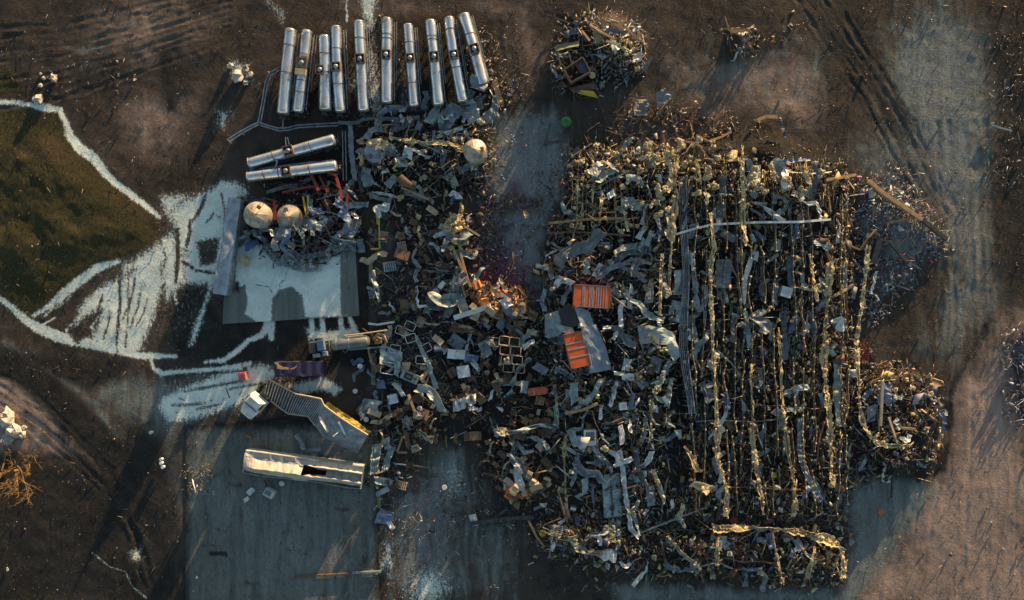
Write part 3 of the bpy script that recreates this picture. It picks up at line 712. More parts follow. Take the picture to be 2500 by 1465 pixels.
# ------------------------------------------------------------------ the row of silver tank trailers
def tanker(a, b, wpx, label, hatch=.45, hoff=0., box=False, taper=.93, wheels='b', rails=(1, -1), kink=0.0, straps=(.22, .72), group='silver tank trailers parked in a row', gear_mat='steel_dark', rust=True):
    zc = 1.75
    A = Vector(WX(a[0], a[1], zc + .5) + (zc,)); B = Vector(WX(b[0], b[1], zc + .5) + (zc,))
    mid = (A + B) / 2; root = empty('tank_trailer', (mid.x, mid.y, 0), math.atan2(B.y - A.y, B.x - A.x))
    L = (B - A).length; R = wpx / PPM / 2
    def bend(s): return kink * math.sin(math.pi * s) * R
    prof = []; m = 16
    mb = MB(); n = 28
    stations = [(0, .0), (0.0, .55), (.006, .85), (.018, 1.0)] + [(s, 1.0) for s in np.linspace(.05, .95, m)] + [(.982, 1.0), (.994, .85), (1.0, .55), (1.0, 0)]
    vs_ = []
    for s, k in stations:
        rr = R * k * (1 - (1 - taper) * abs(s - .5) * 0 - (1 - taper) * (1 - s)) * (1 + .012 * math.sin(s * 23 + a[0]))
        for j in range(n):
            th = 2 * math.pi * j / n; dn = 1 + (.025 * math.sin(3 * th + s * 9 + a[0]) + .16 * (float(vnoise(np.array([s * 13 + a[0]]), np.array([th * 1.3]), 71)[0]) - .5) * (.3 + abs(kink) * 3) if 0.05 < s < .95 else 0)
            vs_.append((-L / 2 + s * L, bend(s) + rr * math.cos(th) * dn, zc + rr * math.sin(th) * dn))
    fs = [(i * n + j, i * n + (j + 1) % n, (i + 1) * n + (j + 1) % n, (i + 1) * n + j) for i in range(len(stations) - 1) for j in range(n)]
    mb.add(vs_, fs); mb.build('barrel', M['steel_polished'], root, True)
    for s in straps:
        sb = MB(); x = -L / 2 + s * L; rr = R * 1.025
        for x0, x1 in ((x - .05, x + .05),):
            pr = [(x0, R * .98), (x0, rr), (x1, rr), (x1, R * .98)]; v2 = []
            for xx, r_ in pr:
                for j in range(n):
                    th = 2 * math.pi * j / n; v2.append((xx, bend(s) + r_ * math.cos(th), zc + r_ * math.sin(th)))
            sb.add(v2, [(i * n + j, i * n + (j + 1) % n, (i + 1) * n + (j + 1) % n, (i + 1) * n + j) for i in range(3) for j in range(n)])
        sb.build('strap', M['steel_rust' if rust else 'steel_dark'], root)
    # rings at each end
    for s in (.02, .98):
        rb = MB(); x = -L / 2 + s * L; rb.tube([(x, bend(s) + R * 1.01 * math.cos(q), zc + R * 1.01 * math.sin(q)) for q in np.linspace(0, 2 * math.pi, 25)], .03, 5, False); rb.build('end_ring', M['steel_galv'], root, True)
    if hatch is not None:
        x = -L / 2 + hatch * L; y = bend(hatch) + hoff / PPM; zt = zc + R
        hb = MB(); s_ = .50 + .12 * ((a[0] * 7) % 5) / 5
        for (cx_, cy_, dx, dy) in ((x - s_, y, .12, 2 * s_), (x + s_, y, .12, 2 * s_), (x, y - s_, 2 * s_ - .12, .12), (x, y + s_, 2 * s_ - .12, .12)):
            hb.box((cx_, cy_, zt + .02), (dx, dy, .34))
        hf = hb.build('hatch_frame', M['steel_rust'], root)
        tb = MB(); tb.box((x, y, zt - .1), (2 * s_ - .12, 2 * s_ - .12, .12)); tb.build('hatch_tray', M['beige'] if box else M['plastic_dark'], hf)
        lb = MB(); lb.lathe([(.30, -.04), (.31, .12), (.26, .2), (.12, .26), (0.001, .27)], (x, y, zt), 18); lb.build('hatch_lid', M['steel_galv'], hf, True)
        if box:
            bb = MB(); bb.box((x + 1.15, y, zt + .0), (.75, 1.35, .5)); bb.build('valve_box', M['beige'], root); bb = MB(); bb.box((x - 1.0, y + .2, zt - .05), (.35, 1.0, .3)); bb.build('hose_box', M['beige'], root)
    for sd in rails:
        rb = MB(); yy = sd * (R + .16)
        rb.bar((-L / 2 + .4, yy, zc - .35), (L / 2 - .5, yy, zc - .35), .10, .14)
        for q in np.linspace(-L / 2 + .8, L / 2 - 1.2, 6): rb.bar((q, yy, zc - .35), (q, sd * R * .8, zc - .45), .07, .07)
        if sd > 0: rb.bar((-L / 2 + .2, yy + .22, zc - .75), (L / 2 - 3, yy + .22, zc - .75), .08, .1)
        rb.build('side_rail', M['steel_galv' if sd > 0 else gear_mat], root)
    ch = MB(); e = L / 2
    for sd in (-.45, .45): ch.bar((-e + .5, sd, .72), (e + .35, sd, .72), .14, .22)
    for q in np.linspace(-e + 1, e, 7): ch.bar((q, -.45, .72), (q, .45, .72), .12, .14)
    for q in (-e + 1.6, 0, e - 1.6): ch.box((q, 0, zc - R * .75), (.25, 1.1, .6))
    ch.box((e + .28, 0, .85), (.16, 1.6, .22)); ch.build('chassis', M[gear_mat], root)
    for q in (e - .35, e - 1.55):
        for sd in (-1, 1):
            wb = MB(); wb.tube([(q, sd * (R * .62), .5), (q, sd * (R * .62 + .42), .5)], .5, 18)
            wh = wb.build('wheel', M['rubber'], root); rm = MB(); rm.tube([(q, sd * (R * .62 + .40), .5), (q, sd * (R * .62 + .44), .5)], .27, 14); rm.build('rim', M['steel_galv'], wh)
    for sd in (-.5, .5): lg = MB(); lg.bar((-e + 2.2, sd, .75), (-e + 2.2, sd, .05), .14, .14); lg.box((-e + 2.2, sd, .03), (.3, .3, .05)); lg.build('landing_leg', M[gear_mat], root)
    pp = MB(); pp.tube([(e + .02, 0, zc - .1), (e + .3, 0, zc - .15), (e + .42, .12, zc - .7), (e + .5, .1, .6)], .10, 8); pp.box((e + .2, -.3, zc - .2), (.25, .3, .3)); pp.build('outlet_valve', M['steel_dark'], root, True)
    return tag(root, label, 'tank trailer', group)
tanker((707,67), (688,277), 30, 'first silver tank trailer from the road end of the row, plain barrel without hatch', None, rails=(1, -1), straps=(.2, .52))
tanker((747,70), (725,272), 26, 'silver tank trailer with a tall beige box strapped over its middle', .42, box=True, taper=.9, straps=(.3, .62, .76))
tanker((790,83), (792,268), 29, 'shortest silver tank trailer, hatch frame hanging off its side', .48, hoff=-9, straps=(.25, .5), kink=.05)
tanker((818,60), (829,272), 26, 'silver tank trailer close beside the shortest tank, slightly bent at the middle', .49, kink=-.16, straps=(.27, .68))
tanker((874,47), (886,270), 27, 'silver tank trailer with a loose hose over its upper end, beside the bare gap', .44, straps=(.2, .46))
tanker((943,40), (943,250), 27, 'straight upright silver tank trailer with square black hatch frame, just past the widest gap', .45, straps=(.2, .25))
tanker((995,55), (1010,258), 24, 'narrowest silver tank trailer in the row, dark hatch square at its middle', .43, straps=(.23, .72))
tanker((1049,45), (1070,255), 27, 'silver tank trailer with bright lit top end, between narrowest tank and dented tank', .45, kink=.08, straps=(.2, .24))
tanker((1095,38), (1130,247), 26, 'dented silver tank trailer next to the last one, end under fallen plates', .46, kink=-.22, straps=(.15, .5, .6))
tanker((1131,30), (1180,205), 28, 'last silver tank trailer of the row, leaning, rust gold along its outer side', .52, kink=.1, straps=(.3, .6), rails=(1, -1))
tanker((602,398), (816,338), 27, 'slanted silver tank trailer lying apart below the row', .48, straps=(.3, .72), rails=(-1,), group='two silver tank trailers lying across the row')
tanker((599,430), (821,403), 27, 'silver tank trailer lying level beside the heap of red steel', .45, straps=(.2, .36, .7), rails=(1,), group='two silver tank trailers lying across the row')
for x, n_ in ((700, 'the first silver tank'), (792, 'the shortest silver tank'), (880, 'the hose-draped tank'), (943, 'the upright silver tank'), (1005, 'the narrowest silver tank'), (1112, 'the dented silver tank')): landmark(x, 190, n_)
landmark(710, 365, 'the slanted silver tank'); landmark(650, 418, 'the level silver tank')

# pipe runs round the tanks
def pipes(lines, name, label, cat, mt='steel_galv', r=.09, zz=.7, group=None):
    c0 = WX(lines[0][0][0], lines[0][0][1]); mb = MB()
    for ln in lines:
        pts = []
        for p in ln:
            z = p[2] if len(p) > 2 else zz; x, y = WX(p[0], p[1], z); pts.append((x - c0[0], y - c0[1], z))
        Q = resample(np.asarray(pts), 1.2)[0]; mb.tube(Q, r, 8)
        for q in Q[::3]: mb.bar((q[0], q[1], q[2]), (q[0], q[1], 0.0), .07, .07)
    return tag(mb.build(name, M[mt], None, loc=(c0[0], c0[1], 0)), label, cat, group)
pipes([[(555,342),(590,318),(630,299)], [(560,347),(594,323),(632,304)]], 'pipe_run', 'pair of pale pipes running out into the open ground past the tanks', 'pipe', r=.10)
pipes([[(630,299),(640,250),(648,200),(655,180),(680,165)], [(637,299),(646,250),(655,200),(661,186),(682,172)]], 'pipe_run', 'pair of pale pipes climbing beside the first silver tank', 'pipe', r=.10)
pipes([[(632,299),(665,310),(690,316),(720,306),(825,300)], [(636,306),(668,316),(692,323),(722,312),(825,307)], [(690,316),(692,290)]], 'pipe_run', 'pale pipes along the foot of the tank row', 'pipe', r=.11)
pipes([[(836,320),(838,440)], [(843,320),(846,440)]], 'pipe_run', 'thin pair of pipes dropping past the ends of the two lying tanks', 'pipe', r=.08)
strip([(855,306),(858,370),(866,440)], 13, 'paint_grey', '', name='duct', cat='duct', z=.9, label='wide flat grey duct running down beside the two lying tanks', roll=.03, curl=.05, crump=.02, group=None)
strip([(825,300),(872,300),(888,290),(1000,290),(1025,286)], 9, 'paint_grey', '', name='duct', cat='duct', z=.8, label='long flat grey duct along the feet of the middle tanks', roll=.04, curl=.05, crump=.03, group=None)
pipes([[(697,335,1.2),(698,355,1.6)], [(702,335,1.2),(706,352,1.6)]], 'access_ladder', 'short pale ladder leaning on the slanted silver tank', 'ladder', r=.07)
pipes([[(660,376,2.2),(678,396,2.2),(668,418,2.4)]], 'hose', 'pale bent hose slung between the two lying tanks', 'hose', r=.1)

# ------------------------------------------------------------------ silos and round tanks
def silo(px, py, rpx, h, label, cone=.5, rim=True, mt='silo_cream', dent=0., name='silo'):
    x, y = WX(px, py, h); r = rpx / PPM * (CAM_H - h) / CAM_H; root = empty(name, (x, y, 0))
    mb = MB(); n = 40; vs_ = []; prof = [(r, 0), (r, h * .5), (r, h)]
    mb.lathe(prof, n=n); mb.build('shell', M[mt], root, True)
    rf = MB(); vs_ = []; rings = [1.03, 1.0, .75, .5, .25, .06]
    for k in rings:
        for j in range(n):
            th = 2 * math.pi * j / n
            dn = dent * math.exp(-((math.cos(th - 5.2) - 1) ** 2) * 3) * k * (1 - .3 * k)
            fl = .03 * (1 if j % 4 == 0 else 0)
            vs_.append((r * k * math.cos(th), r * k * math.sin(th), h + cone * (1 - k) - dn + fl * (k < 1)))
    fs = [(i * n + j, i * n + (j + 1) % n, (i + 1) * n + (j + 1) % n, (i + 1) * n + j) for i in range(len(rings) - 1) for j in range(n)] + [tuple(range((len(rings) - 1) * n, len(rings) * n))]
    rf.add(vs_, fs); rf.build('roof', M[mt], root)
    if rim:
        vb = MB(); vb.lathe([(.14, 0), (.14, .35), (.22, .36), (.22, .5), (.001, .52)], (0, 0, h + cone * .94), 14)
        for a in range(4): vb.bar((0, 0, h + cone + .15), (.55 * math.cos(a * 1.6 + .4), .55 * math.sin(a * 1.6 + .4), h + cone * .8), .09, .07)
        vb.build('roof_vent', M['beige'], root)
    hb = MB(); a0 = 1.1 + px * .01; hb.box((r * .6 * math.cos(a0), r * .6 * math.sin(a0), h + cone * .42), (.5, .5, .22), a0); hb.build('roof_hatch', M['steel_rust'], root)
    ld_ = MB()
    for k_ in (-.18, .18): ld_.bar((r * 1.04 * math.cos(a0) - k_ * math.sin(a0), r * 1.04 * math.sin(a0) + k_ * math.cos(a0), 0), (r * 1.04 * math.cos(a0) - k_ * math.sin(a0), r * 1.04 * math.sin(a0) + k_ * math.cos(a0), h + .3), .05, .05)
    for q_ in np.arange(.3, h, .3): ld_.bar((r * 1.04 * math.cos(a0) + .18 * math.sin(a0), r * 1.04 * math.sin(a0) - .18 * math.cos(a0), q_), (r * 1.04 * math.cos(a0) - .18 * math.sin(a0), r * 1.04 * math.sin(a0) + .18 * math.cos(a0), q_), .04, .04)
    ld_.build('ladder', M['steel_galv'], root)
    for zz in (h * .33, h * .66, h * .99):
        rb = MB(); rb.tube([(r * 1.005 * math.cos(q), r * 1.005 * math.sin(q), zz) for q in np.linspace(0, 2 * math.pi, 33)], .03, 5, False); rb.build('hoop', M['silo_cream'], root, True)
    return tag(root, label, 'silo')
silo(626, 524, 31, 3.4, 'intact round silo with cone roof and vent at the pad corner', 1.0)
silo(706, 530, 30, 2.0, 'damaged round silo with caved-in roof beside the intact one', .7, True, dent=.9)
silo(915, 371, 25, 1.6, 'grey round tank at the west end of the rubble strip under the tanks', .25, False, 'steel_galv', name='round_tank')
silo(950, 366, 16, 1.2, 'small stained round tank against the grey round tank', .2, False, 'steel_galv', .3, name='round_tank')
silo(1160, 368, 28, 3.0, 'cream dome-topped tank at the road end of the rubble strip', 1.0, False, name='round_tank')
landmark(626, 524, 'the intact silo'); landmark(706, 530, 'the caved-in silo'); landmark(915, 371, 'the grey round tank'); landmark(1160, 368, 'the cream domed tank')
x, y = WX(773, 518, .8); rt = empty('small_tank', (x, y, 0), .1)
mb = MB(); mb.tube([(-.75, 0, .8), (-.6, 0, .8), (.3, 0, .8), (.32, 0, .8)], .62, 22, rr=[.4, .62, .62, .6]); mb.build('barrel', M['pink_red'], rt, True)
mb = MB(); mb.tube([(.32, 0, .8), (.75, 0, .85)], .55, 22, rr=[.58, .5]); mb.build('end_cap', M['paint_white'], rt, True)
mb = MB(); mb.box((-.4, 0, .15), (.2, 1, .3)); mb.box((.2, 0, .15), (.2, 1, .3)); mb.build('cradle', M['steel_dark'], rt)
tag(rt, 'small pinkish horizontal tank with white end beside the caved-in silo', 'tank')
x, y = WX(1382, 297, .6); rt = empty('green_tank', (x, y, 0))
mb = MB(); mb.lathe([(.001, 0), (.5, .05), (.68, .35), (.70, .7), (.6, 1.0), (.35, 1.2), (.001, 1.26)], n=22); mb.build('shell', M['green_paint'], rt, True)
mb = MB(); mb.lathe([(.16, 1.22), (.18, 1.36), (.001, 1.38)], n=12); mb.bar((-.7, -.1, .6), (-1.1, .2, .2), .1, .1); mb.build('cap', M['green_paint'], rt)
mb = MB(); mb.lathe([(.69, .55), (.715, .57), (.715, .66), (.69, .68)], n=22); mb.build('belt', M['steel_galv'], rt)
tag(rt, 'bright green rounded tank standing on the dusty road', 'tank'); landmark(1382, 297, 'the green tank')

# ------------------------------------------------------------------ trailers and vehicles
def wheelset(root, x, R=.5, half=1.05, y0=0.0):
    for sd in (-1, 1):
        wb = MB(); wb.tube([(x, y0 + sd * (half - .3), R), (x, y0 + sd * half, R)], R, 18); wh = wb.build('wheel', M['rubber'], root)
        rb = MB(); rb.tube([(x, y0 + sd * (half - .03), R), (x, y0 + sd * (half + .02), R)], R * .55, 14); rb.build('rim', M['steel_galv'], wh)
def local_frame(a, b, z):
    A = Vector(WX(a[0], a[1], z) + (0,)); B = Vector(WX(b[0], b[1], z) + (0,)); m = (A + B) / 2
    return m, math.atan2(B.y - A.y, B.x - A.x), (B - A).length
def grid_solid(mb, prof_fn, L, nx, nv):
    """a closed box-like shell swept along x: prof_fn(s, v) -> (y, z) for v in 0..1 round the section"""
    vs_ = []
    for i in range(nx + 1):
        s = i / nx
        for j in range(nv):
            y, z = prof_fn(s, j / nv); vs_.append((-L / 2 + L * s, y, z))
    fs = [(i * nv + j, (i + 1) * nv + j, (i + 1) * nv + (j + 1) % nv, i * nv + (j + 1) % nv) for i in range(nx) for j in range(nv)]
    fs += [tuple(range(nv)), tuple(nx * nv + j for j in range(nv))[::-1]]
    return mb.add(vs_, fs)

# white trailer with a crushed roof
m_, rz, L = local_frame((593, 1129), (882, 1168), 2.0)
wt = empty('box_trailer', (m_.x, m_.y, 0), rz)
hw = 1.45
def crushed(s):
    """roof section from the far edge (y=+hw) to the near edge at fraction s along"""
    d = 1.0 * min(1, s * 6) * min(1, (1.02 - s) * 9)
    wob = .5 * (float(vnoise(np.array([s * 9.]), np.array([2.2]), 61)[0]) - .5) + .35 * (float(vnoise(np.array([s * 27.]), np.array([5.2]), 62)[0]) - .5)
    k_ = min(1, max(0, (s - .52) / .08)); e_ = min(1, s * 9)
    za = [1.66, 1.6, 1.62, 1.98, 2.42, 2.30, 1.1]; zb_ = [1.9, 1.78, 2.12, 1.25, 1.5, 2.12, .95]; ya = [1, .52, .44, .1, -.32, -.42, -1]
    zz_ = [(p * (1 - k_) + q * k_) for p, q in zip(za, zb_)]
    return [(hw * y + (wob * .35 if 0 < i < 6 else 0) - (.25 * math.sin(s * 3.1) * (1 - s) if i == 6 else 0), (z * e_ + (1.75 if i < 6 else 1.1) * (1 - e_)) + (wob * .4 if 0 < i < 6 else 0)) for i, (y, z) in enumerate(zip(ya, zz_))]
mb = MB(); nx = 46; rows = [crushed(i / nx) for i in range(nx + 1)]; k = len(rows[0]); vs_ = []
for i, r_ in enumerate(rows):
    x = -L / 2 + L * i / nx
    for y, z in r_: vs_.append((x, y + random.uniform(-.02, .02), z + .22 * (float(vnoise(np.array([x * 1.1]), np.array([y * 1.4]), 63)[0]) - .5) + random.uniform(-.03, .03)))
hole = lambda i, j: (24 <= i <= 28 and j in (2, 3)) or (28 < i <= 42 and j == 3 and 29 < i)
fs = [(i * k + j, i * k + j + 1, (i + 1) * k + j + 1, (i + 1) * k + j) for i in range(nx) for j in range(k - 1) if not ((23 <= i <= 27 and j in (2, 3)) or (27 < i <= 31 and j == 3))]
n0 = len(vs_); vs_ += [(p[0], p[1], p[2] - .04) for p in vs_]; fs += [tuple(q + n0 for q in f[::-1]) for f in fs]
mb.add(vs_, fs); mb.build('roof', M['trailer_cream'], wt)
for sd in (1, -1):
    mb = MB()
    for i in range(30):
        xm = -L / 2 + L * (i + .5) / 30
        if sd > 0: mb.box((xm, hw + .01, .85), (L / 30 - .015, .05 + .01 * (i % 2), 1.55))
        else: mb.box((xm, -hw - .02 - .1 * math.sin(i * .3), .78), (L / 30 - .015, .05 + .01 * (i % 2), 1.35), tilt=(0, .2))
    mb.build('side_wall', M['trailer_cream'], wt)
mb = MB(); mb.box((-L / 2 + .03, 0, .9), (.06, 2 * hw - .1, 1.6)); mb.build('front_wall', M['trailer_cream'], wt)
mb = MB(); mb.box((L / 2 - .03, 0, .95), (.06, 2 * hw - .1, 1.7)); mb.build('rear_door', M['paint_grey'], wt)
mb = MB(); mb.box((0, 0, .35), (L - .2, 2 * hw - .12, .14)); mb.build('deck', M['near_black'], wt)  # deck coloured near black: the dark of the interior painted in
mb = MB(); mb.bar((-L / 2, hw, 1.72), (L / 2, hw, 1.88), .09, .07); mb.build('roof_rail', M['trailer_cream'], wt)
mb = MB()
for q in (L / 2 - 1.5, L / 2 - 2.8): pass
for q in (L / 2 - 1.4, L / 2 - 2.6): wheelset(wt, q, .34, 1.2)
tag(wt, 'long white trailer lying in the yard with its roof crushed in and a black hole', 'trailer'); landmark(738, 1150, 'the crushed white trailer')

# purple trailer
m_, rz, L = local_frame((671, 902), (790, 900), 1.9)
pt = empty('curtain_trailer', (m_.x, m_.y, 0), rz)
mb = MB(); hw = .93
def pp_(s, v):
    th = v * 4
    if th < 1: y, z = -hw + 2 * hw * th, 0.9
    elif th < 2: y, z = hw + .05 * math.sin(s * 20), .9 + 1.15 * (th - 1)
    elif th < 3: y, z = hw - 2 * hw * (th - 2), 2.05 + .06 * math.sin(s * 14 + th * 3) + .05 * math.sin(s * 31)
    else: y, z = -hw - .04 * math.sin(s * 24), 2.05 - 1.15 * (th - 3)
    return y, z
grid_solid(mb, pp_, L, 26, 20); mb.build('tarpaulin', M['purple_tarp'], pt)
def patch(pts, parent, mt, zf, nm='torn_patch'):
    b = MB(); n0 = len(pts); b.add([(p[0], p[1], zf + .03) for p in pts] + [(p[0], p[1], zf - .04) for p in pts], [tuple(range(n0)), tuple(range(n0, 2 * n0))[::-1]] + [(i, i + n0, (i + 1) % n0 + n0, (i + 1) % n0) for i in range(n0)]); return b.build(nm, M[mt], parent)
patch([(-3.1, .92), (-2.6, .9), (-2.5, .55), (-1.9, .3), (-1.2, .2), (-1.25, 0), (-2.1, 0), (-2.7, .1), (-2.75, .5)], pt, 'wood', 2.15)
patch([(-1.1, .1), (-.6, .25), (-.2, .5), (-.25, .3), (-.6, .02), (-1.0, -.05)], pt, 'wood', 2.15)
mb = MB(); mb.box((0, 0, .75), (L, 1.8, .2)); mb.build('deck', M['steel_dark'], pt)
for q in (L / 2 - .9, L / 2 - 2.0): wheelset(pt, q, .45, .9)
tag(pt, 'dark purple tarpaulin trailer with torn tan patches, beside the dark soil strip', 'trailer'); landmark(730, 900, 'the purple trailer')

# long blue-grey trailer
m_, rz, L = local_frame((573, 484), (537, 719), 1.6)
bt = empty('box_trailer', (m_.x, m_.y, 0), rz); hw = .84
nx = 60; vs_ = []; ys = np.linspace(-1, 1, 11)
for i in range(nx + 1):
    s = i / nx
    for v in ys:
        wr = .05 * float(vnoise(np.array([s * 26 + v * 2]), np.array([v * 2.4]), 12)[0]) + .05 * float(vnoise(np.array([s * 9]), np.array([v * 1.3 + 5]), 13)[0])
        vs_.append((-L / 2 + s * L, v * (hw + .1 * s) * (1 + .02 * math.sin(s * 30)), 1.55 + wr * 2 + .10 * (1 - v * v) - (.09 if abs(abs(v) - .8) < .05 else 0) + .16 * (float(vnoise(np.array([s * 17 + 3]), np.array([v * 1.1 + 8]), 18)[0]) - .5)))
n0 = len(vs_); k = len(ys)
fs = [(i * k + j, (i + 1) * k + j, (i + 1) * k + j + 1, i * k + j + 1) for i in range(nx) for j in range(k - 1)]
mb = MB(); mb.add(vs_ + [(p[0], p[1], p[2] - .06) for p in vs_], fs + [tuple(q + n0 for q in f[::-1]) for f in fs]); mb.build('roof', M['roof_silver'], bt)
for sd in (-1, 1):
    mb = MB()
    for i in range(20): mb.box((-L / 2 + L * (i + .5) / 20, sd * (hw + .05 * (i / 20.) * 2 - .02), .95), (L / 20 - .03, .05 + .012 * (i % 2), 1.15))
    mb.build('side_wall', M['steel_galv'], bt)
mb = MB(); mb.box((-L / 2 + .03, 0, .95), (.05, 1.6, 1.2)); mb.build('end_wall', M['paint_grey'], bt); mb = MB(); mb.box((L / 2 - .03, 0, .95), (.05, 1.75, 1.2)); mb.build('end_wall', M['paint_grey'], bt)
mb = MB(); mb.box((0, 0, .36), (L - .3, 1.5, .12)); mb.build('deck', M['steel_dark'], bt)
for q in (L / 2 - 1.2, L / 2 - 2.4): wheelset(bt, q, .32, .8)
tag(bt, 'long blue grey trailer with wrinkled metal roof beside the concrete pad', 'trailer'); landmark(555, 600, 'the blue grey trailer')

# twisted trailer: ribbed deck that turns over into a torn roof sheet
tp = [(655,925),(690,944),(723,962),(755,968),(784,974),(792,991),(830,1019),(865,1042),(898,1062)]
bp = [(645,966),(674,989),(703,1010),(728,1013),(751,1016),(770,1040),(788,1066),(830,1088),(873,1107)]
zt = [1.5, 1.6, 1.8, 1.9, 2.0, 2.2, 2.3, 2.4, 2.4]; zb = [.9, .9, .9, .9, .9, .8, .7, .6, .5]
c0 = Vector(WX(770, 1010) + (0,)); tt = empty('twisted_trailer', c0)
TP = [Vector(WX(p[0], p[1], z) + (z,)) - c0 for p, z in zip(tp, zt)]; BP = [Vector(WX(p[0], p[1], z) + (z,)) - c0 for p, z in zip(bp, zb)]
mb = MB(); mb.tube(TP, .10, 6); mb.build('edge_rail', M['beige'], tt); mb = MB(); mb.tube(BP[:6], .10, 6); mb.build('edge_rail', M['beige'], tt)
mb = MB(); nn = 26
for i in range(nn):
    f_ = i / (nn - 1) * 4.9; a = int(f_); r_ = f_ - a
    p = TP[a].lerp(TP[a + 1], r_); q = BP[a].lerp(BP[a + 1], r_); mb.bar(p, q, .09, .12)
mb.build('deck_rib', M['steel_galv'], tt)
mb = MB(); vs_ = []
for i in range(41):
    f_ = i / 40 * 5; a = min(4, int(f_)); r_ = f_ - a; p = TP[a].lerp(TP[a + 1], r_); q = BP[a].lerp(BP[a + 1], r_)
    for j in range(9): vv = p.lerp(q, .04 + .92 * j / 8); vs_.append((vv.x, vv.y, vv.z - .18 + random.uniform(-.04, .04)))
fs = [(i * 9 + j, i * 9 + j + 1, (i + 1) * 9 + j + 1, (i + 1) * 9 + j) for i in range(40) for j in range(8)]; n0 = len(vs_)
mb.add(vs_ + [(p[0], p[1], p[2] - .05) for p in vs_], [f[::-1] for f in fs] + [tuple(q + n0 for q in f) for f in fs]); mb.build('deck', M['steel_rust'], tt)
mb = MB(); vs_ = []
for i in range(31):
    f_ = 5 + i / 30 * 3; a = min(7, int(f_)); r_ = f_ - a; p = TP[a].lerp(TP[a + 1], r_); q = BP[a].lerp(BP[a + 1], r_)
    for j in range(13):
        t_ = j / 12; vv = p.lerp(q, t_); bul = .35 * math.sin(math.pi * t_) * math.sin(i / 30 * 3.1) + .12 * math.sin(i * .9 + j * .5) * math.sin(math.pi * t_)
        vs_.append((vv.x, vv.y, vv.z + bul + random.uniform(-.02, .02)))
fs = [(i * 13 + j, i * 13 + j + 1, (i + 1) * 13 + j + 1, (i + 1) * 13 + j) for i in range(30) for j in range(12)]; n0 = len(vs_)
mb.add(vs_ + [(p[0], p[1], p[2] - .05) for p in vs_], [f[::-1] for f in fs] + [tuple(q + n0 for q in f) for f in fs]); mb.build('roof', M['paint_grey'], tt)
mb = MB(); pts_ = [TP[5] + Vector((.1, .25, -.5)), TP[6] + Vector((.15, .3, -.45)), TP[7] + Vector((.15, .28, -.5)), TP[8] + Vector((.05, .1, -.5))]
V, f_ = ribbon_mesh(pts_, .62, roll=.3, curl=.5, crump=.12, corr=.05, n=8, step=.12, seed=991, torn=.3); mb.add(V, f_)
mb.build('side_panel', M['yellow_paint'], tt)
for (p, q, w0) in (((778,1018), (800,1056), .28), ((826,1030), (842,1062), .3), ((852,1052), (880,1046), .2), ((812,1066), (832,1050), .15)):
    V, f_ = ribbon_mesh([Vector(WX(p[0], p[1], 2.5) + (2.35,)) - c0, Vector(WX((p[0] + q[0]) / 2, (p[1] + q[1]) / 2, 2.4) + (2.3,)) - c0, Vector(WX(q[0], q[1], 2.2) + (2.0,)) - c0], w0, roll=.6, curl=.4, crump=.03, n=4, seed=p[0])
    b2 = MB(); b2.add(V, f_); b2.build('torn_flap', M['paint_white'], tt)
for k_, (p, q) in enumerate((((700, 985), (735, 995)),)):
    b2 = MB(); a_ = Vector(WX(715, 985, .8) + (.8,)) - c0; b2.tube([a_ + Vector((-.6, 0, 0)), a_ + Vector((.6, .1, 0))], .4, 14); b2.build('axle', M['steel_dark'], tt)
tag(tt, 'twisted trailer with bare ribs bending into a torn grey roof', 'trailer'); landmark(720, 985, 'the twisted trailer')

# white tractor cab
m_, rz, L = local_frame((637, 968), (598, 1013), 1.6)
ct = empty('truck', (m_.x, m_.y, 0), rz)     # +x is the nose
mb = MB()
def hood(s, v):
    wv = 1.16 - .34 * s ** 2; zt_ = 1.95 - .35 * s; th = v * 2 * math.pi
    return wv * max(-1, min(1, 1.25 * math.cos(th))), 1.15 + (zt_ - 1.15) * max(-1, min(1, 1.2 * math.sin(th)))
grid_solid(mb, hood, 1.75, 8, 24); mb.v = [(p[0] + .75, p[1], p[2]) for p in mb.v]; mb.build('hood', M['paint_white'], ct, True)
mb = MB(); mb.box((-.75, 0, 1.75), (1.35, 2.35, 2.1), taper=.86); mb.build('cab', M['paint_white'], ct)
mb = MB(); mb.box((-.85, 0, 2.98), (1.0, 1.8, .36), tilt=(-.22, 0), taper=.8); mb.build('wind_deflector', M['paint_white'], ct)
mb = MB(); mb.box((-.02, 0, 2.2), (.12, 1.95, .75), tilt=(-.1, 0)); mb.build('windscreen', M['glass_dark'], ct)
for sd in (-1, 1):
    mb = MB(); mb.box((-.7, sd * 1.12, 2.25), (.8, .08, .55)); mb.build('side_window', M['glass_dark'], ct)
    mb = MB(); mb.box((.05, sd * 1.4, 2.0), (.12, .2, .5)); mb.bar((.05, sd * 1.15, 2.1), (.05, sd * 1.35, 2.1), .05, .05); mb.build('mirror', M['steel_dark'], ct)
    mb = MB(); mb.box((1.45, sd * .72, 1.25), (.14, .34, .26)); mb.build('headlight', M['steel_galv'], ct)
mb = MB(); mb.box((1.62, 0, .75), (.2, 1.9, .4)); mb.build('bumper', M['steel_polished'], ct)
mb = MB(); mb.bar((-2.6, -.4, .8), (-.1, -.4, .8), .14, .25); mb.bar((-2.6, .4, .8), (-.1, .4, .8), .14, .25); mb.box((-2.0, 0, .98), (.9, 1.0, .1)); mb.build('chassis', M['steel_dark'], ct)
wheelset(ct, .95, .5, 1.1); wheelset(ct, -1.7, .5, 1.12); wheelset(ct, -2.6, .5, 1.12)
tag(ct, 'white truck cab with rounded nose, hitched at the end of the twisted trailer', 'truck'); landmark(613, 990, 'the white truck cab')

